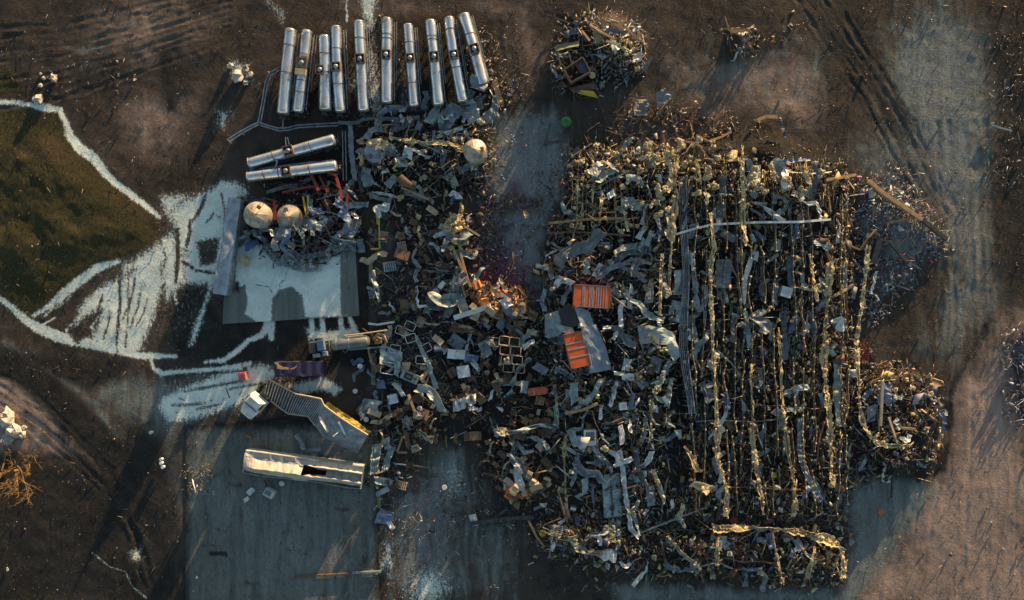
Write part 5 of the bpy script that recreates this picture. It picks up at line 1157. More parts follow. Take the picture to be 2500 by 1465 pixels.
# ------------------------------------------------------------------ hand-placed torn strips and sheets
S_ = lambda pts, w_, mt, what, **k: strip(pts, w_, mt, what, **k)
GB, PW, PG, PT, PB = 'steel_galv', 'paint_white', 'paint_grey', 'paint_teal', 'paint_blue'
for pts, w_, mt, what in (
  # roofing tangle in the west half of the big hall
  ([(1576,498),(1571,525),(1567,549)], 11, PW, 'short white strip'), ([(1578,552),(1566,570),(1557,583)], 14, PW, 'pale wide strip'), ([(1591,563),(1578,600)], 14, PT, 'teal grey strip'),
  ([(1580,612),(1530,617),(1496,641),(1455,668)], 15, PG, 'long grey roof strip'), ([(1537,639),(1489,655),(1455,682)], 13, PG, 'curved grey strip'), ([(1590,646),(1560,636),(1537,632)], 11, GB, 'dull metal strip'),
  ([(1434,636),(1431,668)], 16, PT, 'short teal strip'), ([(1468,644),(1451,675)], 13, PW, 'pale short strip'), ([(1349,682),(1339,655),(1308,646)], 12, PW, 'pale bent strip'), ([(1489,468),(1494,482)], 20, PW, 'small white scrap'),
  ([(1588,682),(1584,740)], 20, PG, 'blue grey strip'), ([(1540,692),(1537,754)], 13, PW, 'pale upright strip'), ([(1523,733),(1513,757),(1516,798),(1496,829)], 13, PW, 'zigzag pale strip'), ([(1496,798),(1472,801)], 8, PW, 'thin white strip'),
  ([(1555,600),(1520,605),(1500,622)], 16, PG, 'folded grey strip'), ([(1575,585),(1560,612)], 14, PT, 'teal roof strip'), ([(1510,650),(1545,662),(1575,690)], 10, PG, 'dark grey strip'), ([(1600,520),(1612,560),(1608,590)], 12, PW, 'pale curling strip'),
  ([(1630,520),(1645,560),(1640,590)], 14, PW, 'broad pale strip'), ([(1480,700),(1500,690),(1508,715)], 10, PG, 'short grey strip'), ([(1330,760),(1322,735),(1330,705)], 10, PT, 'slim teal strip'), ([(1395,700),(1380,720),(1372,745)], 14, PG, 'grey torn strip'),
  # right half
  ([(1673,617),(1690,644),(1697,689),(1700,740),(1707,760),(1721,740),(1721,696)], 15, PT, 'hooked pale strip'), ([(1690,617),(1694,661)], 11, PW, 'pale short strip'), ([(1711,661),(1755,685),(1772,720),(1775,740)], 8, PT, 'slim teal strip'),
  ([(1762,566),(1796,586)], 18, PG, 'grey wedge strip'), ([(1760,470),(1760,520),(1757,562)], 18, PG, 'straight grey strip'), ([(1764,430),(1765,480)], 16, PG, 'straight grey strip'), ([(1851,403),(1850,435),(1848,466)], 12, PW, 'gleaming white strip'), ([(1846,468),(1838,482)], 14, PT, 'short teal strip'),
  ([(1890,498),(1893,478),(1914,481),(1921,498),(1917,512),(1893,526)], 12, PT, 'looped grey strip'), ([(1832,512),(1850,522),(1870,531)], 9, PT, 'slim pale strip'), ([(1962,512),(1945,550),(1948,580)], 10, PB, 'blue grey strip'), ([(1979,450),(1975,485)], 11, PT, 'pale short strip'),
  ([(1883,396),(1905,424),(1921,450)], 11, PG, 'slanting grey strip'), ([(1934,471),(1950,476),(1962,488)], 14, PW, 'pale crumpled strip'), ([(1904,396),(1979,389)], 8, PB, 'straight blue strip'), ([(1902,287),(1917,335)], 7, PB, 'blue upright strip'),
  ([(1928,625),(1930,670),(1934,722)], 18, PG, 'broad dark grey strip'), ([(1835,628),(1818,683),(1815,740)], 12, PW, 'long pale strip'), ([(1900,621),(1869,642)], 9, PG, 'short grey strip'), ([(2125,718),(2139,662)], [15, 6], PW, 'tapering white strip'),
  ([(2003,694),(2009,727)], 16, PG, 'grey short strip'), ([(1988,590),(2010,596),(2028,606)], 22, PT, 'crumpled teal strip'), ([(1819,760),(1826,800),(1830,850)], 12, PT, 'pale upright strip'), ([(1912,760),(1914,810),(1916,880)], 18, PG, 'straight grey strip'),
  ([(1860,850),(1866,872)], 14, PB, 'short blue strip'), ([(1955,1020),(1952,1075),(1955,1120),(1975,1170),(2005,1222)], 15, PG, 'long bent grey strip'), ([(1985,1165),(2018,1230)], 7, PT, 'slim pale strip'), ([(1915,960),(1945,948),(1975,945)], 14, PT, 'pale level strip'), ([(1920,1000),(1950,1000),(1968,986)], 12, PT, 'pale bent strip'),
  ([(1838,1123),(1860,1108),(1880,1096)], 10, PT, 'slanting pale strip'), ([(1858,1165),(1850,1150),(1860,1130)], 10, PB, 'blue bent strip'), ([(1712,934),(1722,955),(1737,980)], 19, PG, 'broad grey strip'), ([(2010,990),(2000,960)], 11, PT, 'short teal strip'), ([(2040,880),(2046,930),(2042,980),(2046,1040)], 18, PT, 'long mottled strip'),
  ([(1640,925),(1628,993)], 13, PT, 'pale lit strip'), ([(1577,1018),(1573,1060),(1561,1085)], 11, PT, 'curving teal strip'), ([(1620,968),(1632,990)], 11, PW, 'white short strip'), ([(1652,1050),(1660,1072)], 22, PT, 'pale blue strip'),
  ([(1770,960),(1776,990)], 14, PB, 'small blue strip'), ([(1690,780),(1700,840)], 12, PG, 'grey upright strip'), ([(1790,770),(1786,830)], 10, PG, 'grey upright strip'), ([(1980,760),(1990,820)], 14, PG, 'grey upright strip'),
  ([(2060,640),(2064,700)], 12, PT, 'pale upright strip'), ([(2112,1120),(2098,1150)], 9, PT, 'short pale strip'), ([(2095,1128),(2110,1146)], 9, PT, 'short pale strip'), ([(2115,958),(2125,965)], 34, PB, 'folded blue strip'),
  # lower hall
  ([(1512,1098),(1519,1135),(1527,1207),(1540,1291),(1561,1312)], 12, PW, 'very long white strip'), ([(1498,1137),(1520,1128),(1544,1119)], 13, PW, 'white crossing strip'), ([(1552,1093),(1556,1135),(1577,1186)], 12, PG, 'grey leaning strip'), ([(1592,1102),(1582,1127),(1565,1140)], 14, PW, 'bright curled strip'),
  ([(1536,1163),(1550,1166),(1561,1178)], 14, PT, 'arched pale strip'), ([(1514,1039),(1519,1060),(1519,1085)], 13, PW, 'white upright strip'), ([(1506,934),(1498,965),(1489,993)], 10, PW, 'white slanting strip'), ([(1468,925),(1451,959),(1426,988)], 15, PT, 'teal slanting strip'), ([(1404,934),(1400,960),(1405,982)], 22, PT, 'broad teal strip'),
  ([(1384,950),(1386,982)], 9, PT, 'slim teal strip'), ([(1351,950),(1361,976)], 11, PT, 'pale short strip'), ([(1276,960),(1281,930)], 20, PT, 'broad pale strip'), ([(1393,1051),(1400,1070),(1410,1090)], 20, PT, 'crumpled pale strip'), ([(1384,1094),(1413,1110)], 9, PW, 'thin pale strip'),
  ([(1405,1140),(1404,1165),(1393,1186)], 9, PT, 'slim teal strip'), ([(1380,1228),(1389,1261),(1363,1280)], 10, PW, 'hooked white strip'), ([(1447,1186),(1449,1228)], 6, PB, 'thin blue strip'), ([(1468,989),(1466,1024)], 11, PW, 'lit white strip'), ([(1465,1362),(1485,1352),(1505,1360)], 28, PW, 'crumpled white strip'),
  ([(1485,1375),(1482,1390)], 12, PW, 'short white strip'), ([(1533,876),(1526,904)], 18, PT, 'pale broad strip'), ([(1518,921),(1548,921)], 22, PW, 'white crumpled strip'), ([(1499,911),(1524,914)], 9, PW, 'thin white strip'), ([(1356,898),(1380,908),(1400,922)], 15, PT, 'teal bent strip'),
  ([(1277,828),(1290,818),(1305,805)], 13, PT, 'teal fanning strip'), ([(1277,850),(1290,840),(1305,832)], 14, PW, 'pale fanning strip'), ([(1640,860),(1625,850),(1610,855)], 12, PT, 'pale level strip'), ([(1355,990),(1358,1030),(1352,1055)], 12, PT, 'long teal strip'), ([(1545,960),(1540,1000)], 12, PG, 'grey upright strip'),
  ([(1560,1220),(1545,1250),(1560,1300)], 10, PG, 'slim grey strip'), ([(1595,1150),(1612,1190),(1622,1230)], 10, 'pale_foam', 'pale mottled strip'), ([(1640,1220),(1643,1242)], 12, PW, 'pale short strip'),
  # middle floor
  ([(1015,820),(1030,855),(1051,900),(1066,950)], [8, 11, 12, 12], PT, 'long slanting teal strip'), ([(1150,815),(1140,850),(1145,875),(1172,905)], 12, PW, 'curved white strip'), ([(1236,795),(1258,806),(1276,818),(1273,852)], 14, PT, 'bent teal strip'), ([(1068,733),(1060,745),(1055,756)], 14, PT, 'short teal strip'),
  ([(976,884),(968,918)], 14, PT, 'short leaning strip'), ([(922,1084),(916,1120),(914,1156)], 22, PT, 'broad upright strip'), ([(960,1090),(946,1120),(940,1150)], 17, PT, 'pale leaning strip'), ([(940,1070),(948,1095)], 22, PT, 'short broad strip'), ([(960,935),(975,950),(985,968)], 11, PT, 'bent pale strip'),
  ([(1120,905),(1128,918)], 12, PT, 'small pale strip'), ([(1075,845),(1090,860)], 20, PT, 'pale broad strip'), ([(1050,740),(1040,765)], 18, PT, 'pale crumpled strip'), ([(1275,1052),(1290,1050)], 16, PT, 'pale short strip'), ([(1330,1090),(1345,1108)], 8, PT, 'slim pale strip'),
  ([(1078,640),(1072,670),(1070,720)], 8, PG, 'slim grey strip'), ([(1015,470),(1040,480),(1060,495)], 10, PT, 'pale level strip'), ([(1100,500),(1110,480),(1130,470)], 9, PT, 'slim pale strip'), ([(1084,548),(1075,560)], 16, PT, 'pale broad strip'),
  # under the tanks
  ([(928,276),(922,300),(926,322)], [22, 16, 22], PT, 'flared curled strip'), ([(1074,254),(1060,280),(1047,301)], [12, 26, 24], PT, 'large scooped strip'), ([(1108,264),(1090,295),(1074,325)], [8, 14, 10], PT, 'twisted pale strip'), ([(1118,284),(1100,302),(1081,321)], 17, PG, 'grey leaning strip'), ([(1016,304),(1030,312)], 20, PG, 'small grey strip'),
  ([(893,340),(905,322),(918,315)], 18, PT, 'pale curled strip'), ([(960,318),(985,300),(1010,290)], 14, PG, 'grey level strip'), ([(1065,335),(1100,322),(1130,312)], 10, PW, 'pale slanting strip'), ([(897,410),(893,432),(902,455)], 24, PT, 'broad teal strip'), ([(945,455),(957,442),(968,430)], 18, PT, 'pale slanting strip'),
  ([(910,468),(940,474),(970,482)], 9, PW, 'thin white strip'), ([(905,476),(930,486),(955,490)], 11, PT, 'pale level strip'), ([(880,400),(876,440),(885,470)], 10, PG, 'grey upright strip'), ([(1130,300),(1138,280),(1150,262)], 10, PW, 'pale short strip'), ([(985,468),(1010,476),(1040,490)], 12, PT, 'long pale strip'),
  # siding round the silos
  ([(668,566),(690,580),(719,606)], 17, PT, 'pale broad siding strip'), ([(634,559),(690,562),(739,558)], 10, PW, 'pale curved siding strip'), ([(750,559),(775,549),(803,538)], 18, PW, 'bright lit siding strip'), ([(773,626),(820,612),(864,590)], 8, PT, 'siding rib'), ([(768,620),(818,604),(864,582)], 8, PT, 'siding rib'), ([(776,632),(824,620),(862,600)], 8, PG, 'siding rib'), ([(762,612),(812,598),(862,574)], 8, PG, 'siding rib'),
  ([(688,641),(715,654),(750,660),(785,657)], 12, PT, 'outer curved siding strip'), ([(835,505),(865,500),(900,499)], 15, PT, 'pale leaf siding strip'), ([(874,535),(862,560),(849,582)], 22, PG, 'blue grey siding strip'), ([(816,494),(828,504)], 14, PW, 'short white siding strip'), ([(599,563),(606,585),(613,608)], 11, PT, 'upright siding strip'), ([(585,580),(592,598)], 22, PG, 'grey ribbed siding strip'),
  ([(725,545),(745,535),(770,545)], 22, PW, 'lit crumpled siding strip'), ([(740,560),(760,552),(785,560)], 12, PW, 'white crumpled siding strip'), ([(707,462),(735,448),(761,435)], 11, PG, 'grey slanting strip'), ([(650,470),(700,455),(740,452)], 9, PG, 'dark slanting strip'), ([(630,570),(650,590),(660,610)], 14, PG, 'grey leaning siding strip'),
  ([(840,470),(850,455),(862,440)], 12, PT, 'pale short siding strip'), ([(700,610),(740,628),(770,622)], 12, PG, 'grey hanging siding strip'), ([(810,590),(830,570),(856,555)], 14, PT, 'pale leaning siding strip'), ([(650,620),(680,632),(700,640)], 9, PT, 'thin siding strip')):
    zone_r = pts[0][0] > 1390 and 340 < pts[0][1] < 1280
    S_(pts, w_, mt, what, lift=random.uniform(.9, 1.7) if zone_r else random.uniform(.35, 1.0), roll=random.uniform(.4, 1.2), curl=random.uniform(.3, .9), crump=random.uniform(.06, .18), corr=random.choice([0, .02, .04]), torn=random.uniform(.1, .4), group='torn metal strips in the wreckage', name='metal_strip')
for (cx, cy, w_, h_, ang, mt, what, lf) in (
  (1767,668,36,70,2,PG,'large ribbed grey sheet',1.3), (1198,747,1,1,0,PG,'',-1), (1249,752,50,46,20,PG,'tent-like grey sheet',.7), (1236,740,26,22,60,PW,'bright lit sheet',1.1), (955,873,56,46,8,PT,'shredded pale roof sheet',.6), (905,988,50,26,20,PT,'pale folded sheet',.6), (888,1000,34,30,-25,PG,'pinkish grey sheet',.5), (938,1176,48,20,-8,PT,'upper slit white sheet',.5),
  (938,1198,52,14,-8,PT,'lower slit white sheet',.35), (1168,204,42,30,12,PG,'flat grey plate',2.2), (1211,252,20,38,10,PG,'narrow tilted plate',.7), (1168,252,22,34,-15,PG,'tilted grey plate',.8), (1145,228,26,20,40,PG,'small grey plate',.8), (1100,282,40,62,35,PG,'large fallen grey sheet',.9), (1150,272,36,52,-20,PT,'large pale fallen sheet',.8), (1196,284,30,44,60,PG,'fallen grey sheet',.7), (985,302,28,54,70,PG,'long fallen grey sheet',.6), (1215,225,14,60,-14,'wood','long lit narrow sheet',1.0), (997,373,28,26,12,PW,'square pale plate',.9), (980,396,26,24,-20,PT,'pale square plate',.7), (1106,440,36,18,60,'pale_foam','pale yellow crumpled sheet',.6),
  (1009,462,30,14,70,PT,'pale narrow plate',.6), (1130,689,26,14,-40,PW,'white shard',1.0), (1109,687,16,24,30,PW,'bright white shard',1.1), (1078,696,12,20,40,PW,'small white shard',.9), (1102,715,26,10,70,PT,'pale shard',.8), (1157,1270,26,18,80,PW,'ragged white sheet',.3), (940,1263,42,34,20,PB,'dark tent sheet',.4), (952,1280,30,12,60,PW,'pale small sheet',.3),
  (930,938,26,22,-8,PB,'blue bent sheet',.4), (1150,876,34,22,20,PB,'dark blue sheet',.5), (1115,835,40,30,35,PG,'dark grey sheet',.6), (1184,850,40,26,60,PG,'grey crumpled sheet',.6), (1235,930,30,24,10,PG,'purple grey sheet',.5), (1320,900,34,20,50,PG,'purple grey sheet',.5), (1588,1210,22,50,-4,PG,'grey upright sheet',.8), (1897,600,18,26,10,'olive_board','olive sheet',1.2),
  (1736,634,18,26,15,'olive_board','olive sheet',1.3), (1900,598,10,28,0,PG,'narrow grey sheet',1.3), (1790,380,18,28,12,'yellow_foam','yellow board',1.6), (1494,1296,20,52,2,'olive_board','long olive sheet',.6), (1808,628,20,30,15,'olive_board','olive tilted sheet',1.2), (1658,690,30,60,5,PT,'crumpled teal sheet',1.1), (1650,760,26,50,10,PT,'pale teal sheet',1.0), (2010,700,24,40,0,PG,'grey tilted sheet',1.2),
  (1565,262,34,40,8,'concrete','square concrete sheet',.25), (1615,240,24,40,-5,'concrete','upright concrete sheet',.3), (1630,235,20,28,30,'concrete','small concrete sheet',.3), (2160,960,30,50,4,PB,'blue folded sheet',.9), (2128,1010,24,40,6,PT,'pale teal sheet',.8), (1880,1320,40,16,80,PB,'blue rumpled sheet',.5), (1950,1330,30,18,60,PB,'deep blue sheet',.5), (1770,1325,36,14,85,PT,'pale level sheet',.5),
  (1600,890,28,36,20,PG,'grey tilted sheet',.9), (1370,830,26,30,40,PG,'dark grey sheet',.7), (1460,1120,22,30,10,PG,'grey tilted sheet',.7), (1225,790,22,30,30,PG,'grey upright sheet',.6), (880,600,20,34,-10,PG,'blue grey sheet',.4), (1500,110,30,22,40,PT,'pale teal sheet',.6), (1460,90,28,20,70,'olive_board','beige board',.7), (1556,140,20,24,10,PW,'pale sheet',.7)):
    if lf < 0: continue
    sheet(cx, cy, w_, h_, ang, mt, what, lift=lf, corr=.035 if 'ribbed' in what or 'roof' in what else 0, roll=random.uniform(.15, .55), curl=random.uniform(.2, .6), crump=random.uniform(.06, .2), torn=.22)
# ------------------------------------------------------------------ beams, rods, timber
for pts, w_, mt, what, lf in (
  ([(1109,776),(1198,747)], 12, PW, 'thick white beam', 1.0), ([(1102,597),(1126,650),(1150,702)], 6, 'wood', 'long wooden post', 1.4), ([(1123,615),(1142,682)], 5, 'wood', 'slim wooden post', 1.4), ([(1133,617),(1155,610),(1177,607)], 4, 'steel_rust', 'curved rusty bar', 1.2), ([(1113,661),(1125,690),(1137,726)], 5, 'wood', 'leaning wooden post', 1.2),
  ([(1141,540),(1144,528)], 6, PW, 'short white stick', .9), ([(1133,552),(1171,576)], 5, 'beige', 'pale wooden stick', 1.0), ([(997,963),(1005,985),(1014,1008)], 6, 'wood', 'lit leaning timber', .8), ([(984,1064),(970,1102)], 5, 'wood', 'lit upright timber', .7), ([(970,1104),(994,1105)], 5, 'wood', 'lit level timber', .6), ([(974,453),(1014,453)], 5, 'wood', 'level timber', .8), ([(980,458),(1047,487)], 5, 'wood', 'long slanting timber', .8),
  ([(1380,1235),(1390,1262)], 7, 'wood', 'lit timber wedge', 1.0), ([(1363,1200),(1385,1275)], 5, 'steel_rust', 'slanting rusty bar', 1.0), ([(2016,440),(2088,427)], 7, 'wood', 'level timber', 1.2), ([(1951,703),(2006,712)], 5, 'beige', 'lit narrow timber', 1.6), ([(2037,722),(2084,696)], 6, 'beige', 'lit slanting timber', 1.5), ([(1650,572),(1690,560),(1740,548),(1850,543),(1950,542),(2027,536)], 5, PW, 'very long white rod', 2.0),
  ([(2120,442),(2160,475),(2250,536)], 9, 'wood', 'long timber pole', .8), ([(2250,536),(2310,585)], 9, 'steel_dark', 'dark pole end', .6), ([(2146,585),(2172,590),(2212,640)], 6, 'steel_dark', 'dark frame bar', .7), ([(2146,585),(2130,640)], 14, 'steel_dark', 'broad dark frame bar', .8), ([(2130,655),(2170,650),(2212,640)], 6, 'steel_dark', 'dark frame bar', .5),
  ([(1150,1278),(1225,1266),(1303,1262)], 9, 'steel_dark', 'long dark beam', .5), ([(1200,1270),(1240,1240)], 7, 'steel_dark', 'dark slanting beam', .4), ([(1340,545),(1440,535),(1530,533)], 6, 'wood', 'long lit timber', 1.4), ([(1335,570),(1400,566),(1540,575)], 4, 'steel_rust', 'long rusty rod', 1.3), ([(757,421),(768,443),(778,466)], 7, 'red_paint', 'red steel beam', 1.6), ([(801,421),(822,429)], 7, 'red_paint', 'short red beam', 1.8), ([(821,433),(828,456),(834,484)], 6, 'red_paint', 'slim red beam', 1.5),
  ([(671,490),(671,538)], 7, 'red_paint', 'upright red beam', 1.2), ([(676,502),(668,520)], 5, 'red_paint', 'small red beam', 1.2), ([(780,430),(800,470)], 5, 'red_paint', 'crossing red beam', 1.4), ([(690,470),(760,455),(800,462)], 5, 'red_paint', 'long red beam', 1.2), ([(850,470),(840,540)], 5, 'red_paint', 'dark red beam', 1.0), ([(740,480),(748,525)], 4, 'yellow_paint', 'yellow post', 1.2), ([(752,478),(752,522)], 4, 'yellow_paint', 'second yellow post', 1.2), ([(722,500),(740,540)], 4, 'steel_rust', 'rusty bar', 1.1),
  ([(1846,295),(1870,285),(1897,287)], 8, 'wood', 'arched lit gutter', 1.3), ([(1700,330),(1730,345),(1760,335),(1785,322)], 5, 'wood', 'crooked lit branch', .8), ([(1665,345),(1690,348),(1715,360)], 5, 'wood', 'lit branch', .8), ([(2075,600),(2100,610),(2120,580),(2140,560)], 4, 'wood', 'crooked lit bar', 1.0), ([(2165,545),(2230,530)], 4, 'wood', 'slim lit bar', .6), ([(2200,1045),(2235,1048)], 5, 'wood', 'lit timber', 1.8), ([(2170,1020),(2190,1080)], 4, 'beige', 'lit timber', 1.9),
  ([(2155,930),(2150,1040)], 5, 'beige', 'upright lit timber', 1.6), ([(1345,300),(1330,350),(1385,340)], 3, 'steel_dark', 'bent dark wire', .3), ([(2180,1160),(2176,1215)], 4, 'steel_dark', 'dark post', .4), ([(1540,1310),(1640,1270),(1720,1240)], 4, 'steel_galv', 'long thin rail', .8), ([(1660,1395),(1760,1370)], 4, 'steel_galv', 'long thin rail', .6), ([(1290,1270),(1310,1310),(1330,1335)], 5, 'wood', 'lit stick', .5), ([(1380,1010),(1425,1000),(1460,985)], 6, 'wood', 'lit crooked bar', 1.3),
  ([(860,1398),(930,1396)], 5, PG, 'thin grey rail', .2), ([(720,1408),(860,1400)], 4, 'steel_rust', 'thin rusty rail', .15), ([(899,790),(918,792)], 5, PW, 'white trim piece', .25), ([(919,793),(963,786)], 5, PW, 'longer white trim piece', .3), ([(887,1360),(890,1380)], 5, 'steel_dark', 'small dark bar', .2), ([(965,1330),(968,1358)], 5, 'steel_dark', 'small dark bar', .2),
  ([(1440,60),(1470,80),(1500,95)], 5, 'wood', 'lit timber', 1.0), ([(1420,75),(1440,100)], 5, 'wood', 'short lit timber', .9), ([(1480,100),(1510,110)], 5, 'beige', 'pale timber', 1.0), ([(2420,305),(2440,312),(2470,320)], 4, 'steel_galv', 'thin curved pipe', .2)):
    pole(pts, w_, mt, what, lift=lf)
# cable tray: a bundle of parallel rails
c0 = Vector(WX(1670, 700) + (0,)); ctr = empty('cable_tray', c0)
for i, dx in enumerate((-8, -4, 0, 4, 8)):
    mb = MB(); Q = [LW(p[0] + dx * (1 + .15 * math.sin(p[1] / 60.)), p[1], 2.1 + .1 * math.sin(p[1] / 45. + i)) for p in ((1668,430),(1666,520),(1672,600),(1676,680),(1671,760),(1668,840),(1674,900),(1684,960),(1690,1010))]
    mb.tube(Q, .05 if i % 2 else .075, 5); mb.build('rail', M['steel_galv'], ctr)
for py in range(440, 1000, 22):
    mb = MB(); mb.bar(LW(1658 + (py > 900) * 10, py, 2.05), LW(1682 + (py > 900) * 10, py, 2.05), .05, .05); mb.build('rung', M['steel_galv'], ctr)
tag(ctr, 'long bundle of grey parallel rails running down the wrecked hall', 'cable tray')
# double door panel
c0 = Vector(WX(1495, 1210) + (0,)); dp = empty('door_panel', c0)
for (a, b, c, d) in (((1469,1160), (1489,1158), (1494,1262), (1476,1264)), ((1492,1158), (1511,1156), (1519,1259), (1498,1262))):
    mb = MB(); P4 = [LW(q[0], q[1], 1.3) for q in (a, b, c, d)]; mb.add(P4 + [p - Vector((0, 0, .14)) for p in P4], [(3, 2, 1, 0), (4, 5, 6, 7), (0, 1, 5, 4), (1, 2, 6, 5), (2, 3, 7, 6), (3, 0, 4, 7)])
    lf = mb.build('leaf', M['paint_teal'], dp); mb = MB(); e = [P4[0], P4[1], P4[2], P4[3]]
    for i in range(4): mb.bar(e[i] + Vector((0, 0, .02)), e[(i + 1) % 4] + Vector((0, 0, .02)), .09, .06)
    mb.build('leaf_frame', M['paint_teal'], lf)
    for q in (.25, .5, .75): mb = MB(); p = P4[1].lerp(P4[2], q); mb.box((p.x - .15, p.y, p.z + .03), (.12, .2, .08)); mb.build('hinge', M['steel_galv'], lf)
mb = MB(); p = LW(1495, 1240, 1.35); mb.box(p, (.5, .7, .12)); mb.build('lock_plate', M['steel_dark'], dp)
tag(dp, 'pale double door panel lying flat beside the very long white strip', 'door')
# red ladder, drum, hoop, bins, tubs, console, bale, lavender box
c0 = Vector(WX(2114, 850) + (0,)); la = empty('ladder', c0)
for dx in (-8, 8): mb = MB(); mb.bar(LW(2114 + dx, 826, .9), LW(2112 + dx, 885, .7), .10, .1); mb.build('stile', M['red_paint'], la)
for py in range(830, 884, 5): mb = MB(); mb.bar(LW(2106, py, .8), LW(2121, py, .8), .06, .06); mb.build('rung', M['red_paint'], la); tag(la, 'red ladder lying at the edge of the hall', 'ladder')
x, y = WX(1477, 600, 1.6); dr = empty('drum', (x, y, floor_at(1477, 600)))
mb = MB(); mb.lathe([(.95, 0), (.98, .3), (.95, .34), (.95, .9), (.98, .94), (.95, 1.2), (.85, 1.2), (.85, .9), (.001, .88)], n=26); mb.build('shell', M['steel_dark'], dr, True); mb = MB(); mb.bar((-.9, 0, 1.2), (.9, 0, 1.2), .12, .08); mb.box((0, .3, 1.0), (1.2, .3, .08), tilt=(0, .3)); mb.build('cross_bar', M['steel_galv'], dr)
tag(dr, 'dark open drum half buried under the grey sheet tangle', 'drum')
c0 = Vector(WX(1530, 860) + (0,)); mb = MB(); mb.tube([LW(1502, 861, 1.3), LW(1507, 835, 1.9), LW(1514, 822, 2.1), LW(1528, 816, 2.2), LW(1546, 822, 2.1), LW(1556, 842, 1.9), LW(1561, 864, 1.4)], .09, 7); tag(mb.build('pipe_hoop', M['steel_rust'], None, loc=c0), 'rusty arched pipe hoop in the wreckage', 'hoop')
def open_bin(px, py, wpx, dpx, ang, h, mt, rim, what, cat='bin', name='open_bin', group=None, z0=None, fill='near_black'):
    z0 = floor_at(px, py) + .05 if z0 is None else z0
    x, y = WX(px, py, z0 + h); r = empty(name, (x, y, z0), math.radians(-ang)); W_, D_ = wpx / PPM, dpx / PPM; t_ = .06
    mb = MB()
    for sx in (-1, 1): mb.box((sx * (W_ / 2 - t_ / 2), 0, h / 2), (t_, D_, h))
    for sy in (-1, 1): mb.box((0, sy * (D_ / 2 - t_ / 2), h / 2), (W_ - 2 * t_, t_, h - .004))
    mb.box((0, 0, .05), (W_ - 2 * t_, D_ - 2 * t_, .06)); mb.build('body', M[mt], r)
    mb = MB(); c_ = [(-W_ / 2, -D_ / 2), (W_ / 2, -D_ / 2), (W_ / 2, D_ / 2), (-W_ / 2, D_ / 2)]
    mb.tube([(c_[i][0] * k1, c_[i][1] * k2, h) for i, k1, k2 in ((0, 1, .8), (0, .8, 1), (1, .8, 1), (1, 1, .8), (2, 1, .8), (2, .8, 1), (3, .8, 1), (3, 1, .8), (0, 1, .8))], .05, 6, False); mb.build('rim', M[rim], r, True)
    mb = MB()
    for k in range(7): blob_mesh(mb, (random.uniform(-.35, .35) * W_, random.uniform(-.35, .35) * D_, h * random.uniform(.35, .6)), random.uniform(.12, .22), k, .6)
    mb.build('contents', M[fill], r)
    pend(r, px, py, what, cat, group); return r
for (px, py, mt, what) in ((1231,832,'beige','beige open bin'), (1256,835,'beige','pale open bin'), (1233,855,'cardboard','tan open bin'), (1259,857,'beige','beige open bin'), (1236,878,'cardboard','lit tan open bin'), (1263,880,'plastic_dark','grey open bin'), (1241,898,'plastic_dark','dark open bin'), (1268,900,'plastic_dark','dark open bin'), (1206,835,'beige','lone beige bin')):
    open_bin(px, py, 24, 21, 6, .9, mt, 'beige', what, group='open bins standing in two rows', fill='cardboard_dark')
for (px, py, a, what) in ((979,807,20,'plum tub with pale rim'), (1001,796,24,'plum tub with pale rim'), (1003,826,-18,'grey plum tub'), (1028,879,4,'plum tub with white rim'), (965,852,10,'dusty plum tub'), (1040,850,-30,'tilted plum tub')):
    open_bin(px, py, 25, 19, a, .6, 'plastic_plum', 'paint_white', what, 'tub', 'plastic_tub', 'plum plastic tubs on the floor', fill='plastic_plum')
open_bin(947, 899, 34, 28, 10, .8, 'plastic_dark', 'paint_white', 'rounded pale-rimmed tub', 'tub', 'plastic_tub', None)
x, y = WX(981, 842, .7); mb = MB(); mb.lathe([(.001, .1), (.7, .1), (.78, .5), (.82, .5), (.8, 0), (.001, 0)][::-1], n=22); tag(mb.build('round_tub', M['paint_grey'], None, True, (x, y, .12)), 'round grey tub among the plum tubs', 'tub')
x, y = WX(1001, 920, .9); cs = empty('control_console', (x, y, floor_at(1001, 920)), math.radians(-24)); mb = MB(); mb.box((0, 0, .4), (2.4, 1.2, .75), taper=.95); mb.build('housing', M['paint_teal'], cs)
mb = MB(); mb.box((-.15, .02, .80), (1.15, .75, .06)); sc_ = mb.build('screen', M['glass_dark'], cs); mb = MB(); mb.box((-.15, .02, .85), (.7, .35, .04)); mb.build('screen_plate', M['paint_grey'], sc_)
mb = MB(); mb.box((.75, .1, .81), (.45, .3, .06)); mb.build('key_panel', M['plastic_dark'], cs); tag(cs, 'pale control console with dark screen lying on its back', 'console')
x, y = WX(1440, 1068, 1.3); lb = empty('appliance', (x, y, floor_at(1440, 1068) + .1), .03); mb = MB(); mb.box((0, 0, .55), (1.6, 2.0, 1.1), taper=.97); mb.build('housing', M['paint_white'], lb); mb = MB(); mb.box((0, .2, 1.12), (1.1, 1.1, .06), tilt=(.02, .05)); mb.build('top_panel', M['paint_grey'], lb); mb = MB(); mb.bar((.95, -.9, .3), (.95, .9, .3), .1, .5); mb.build('side_fin', M['paint_blue'], lb); tag(lb, 'lavender white boxy appliance standing upright in the lower hall', 'appliance')
mb = MB(); c0 = Vector(WX(1135, 980) + (0,))
V, f_ = ribbon_mesh([(-1.5, -.4, .9), (0, .1, 1.2), (1.5, .5, .8)], 1.5, roll=.4, curl=.6, crump=.35, n=12, step=.14, seed=77); mb.add(V, f_); tag(mb.build('grey_bale', M['paint_white'], None, loc=c0), 'crumpled grey bale of plastic wrap in the brown boxes', 'bale')
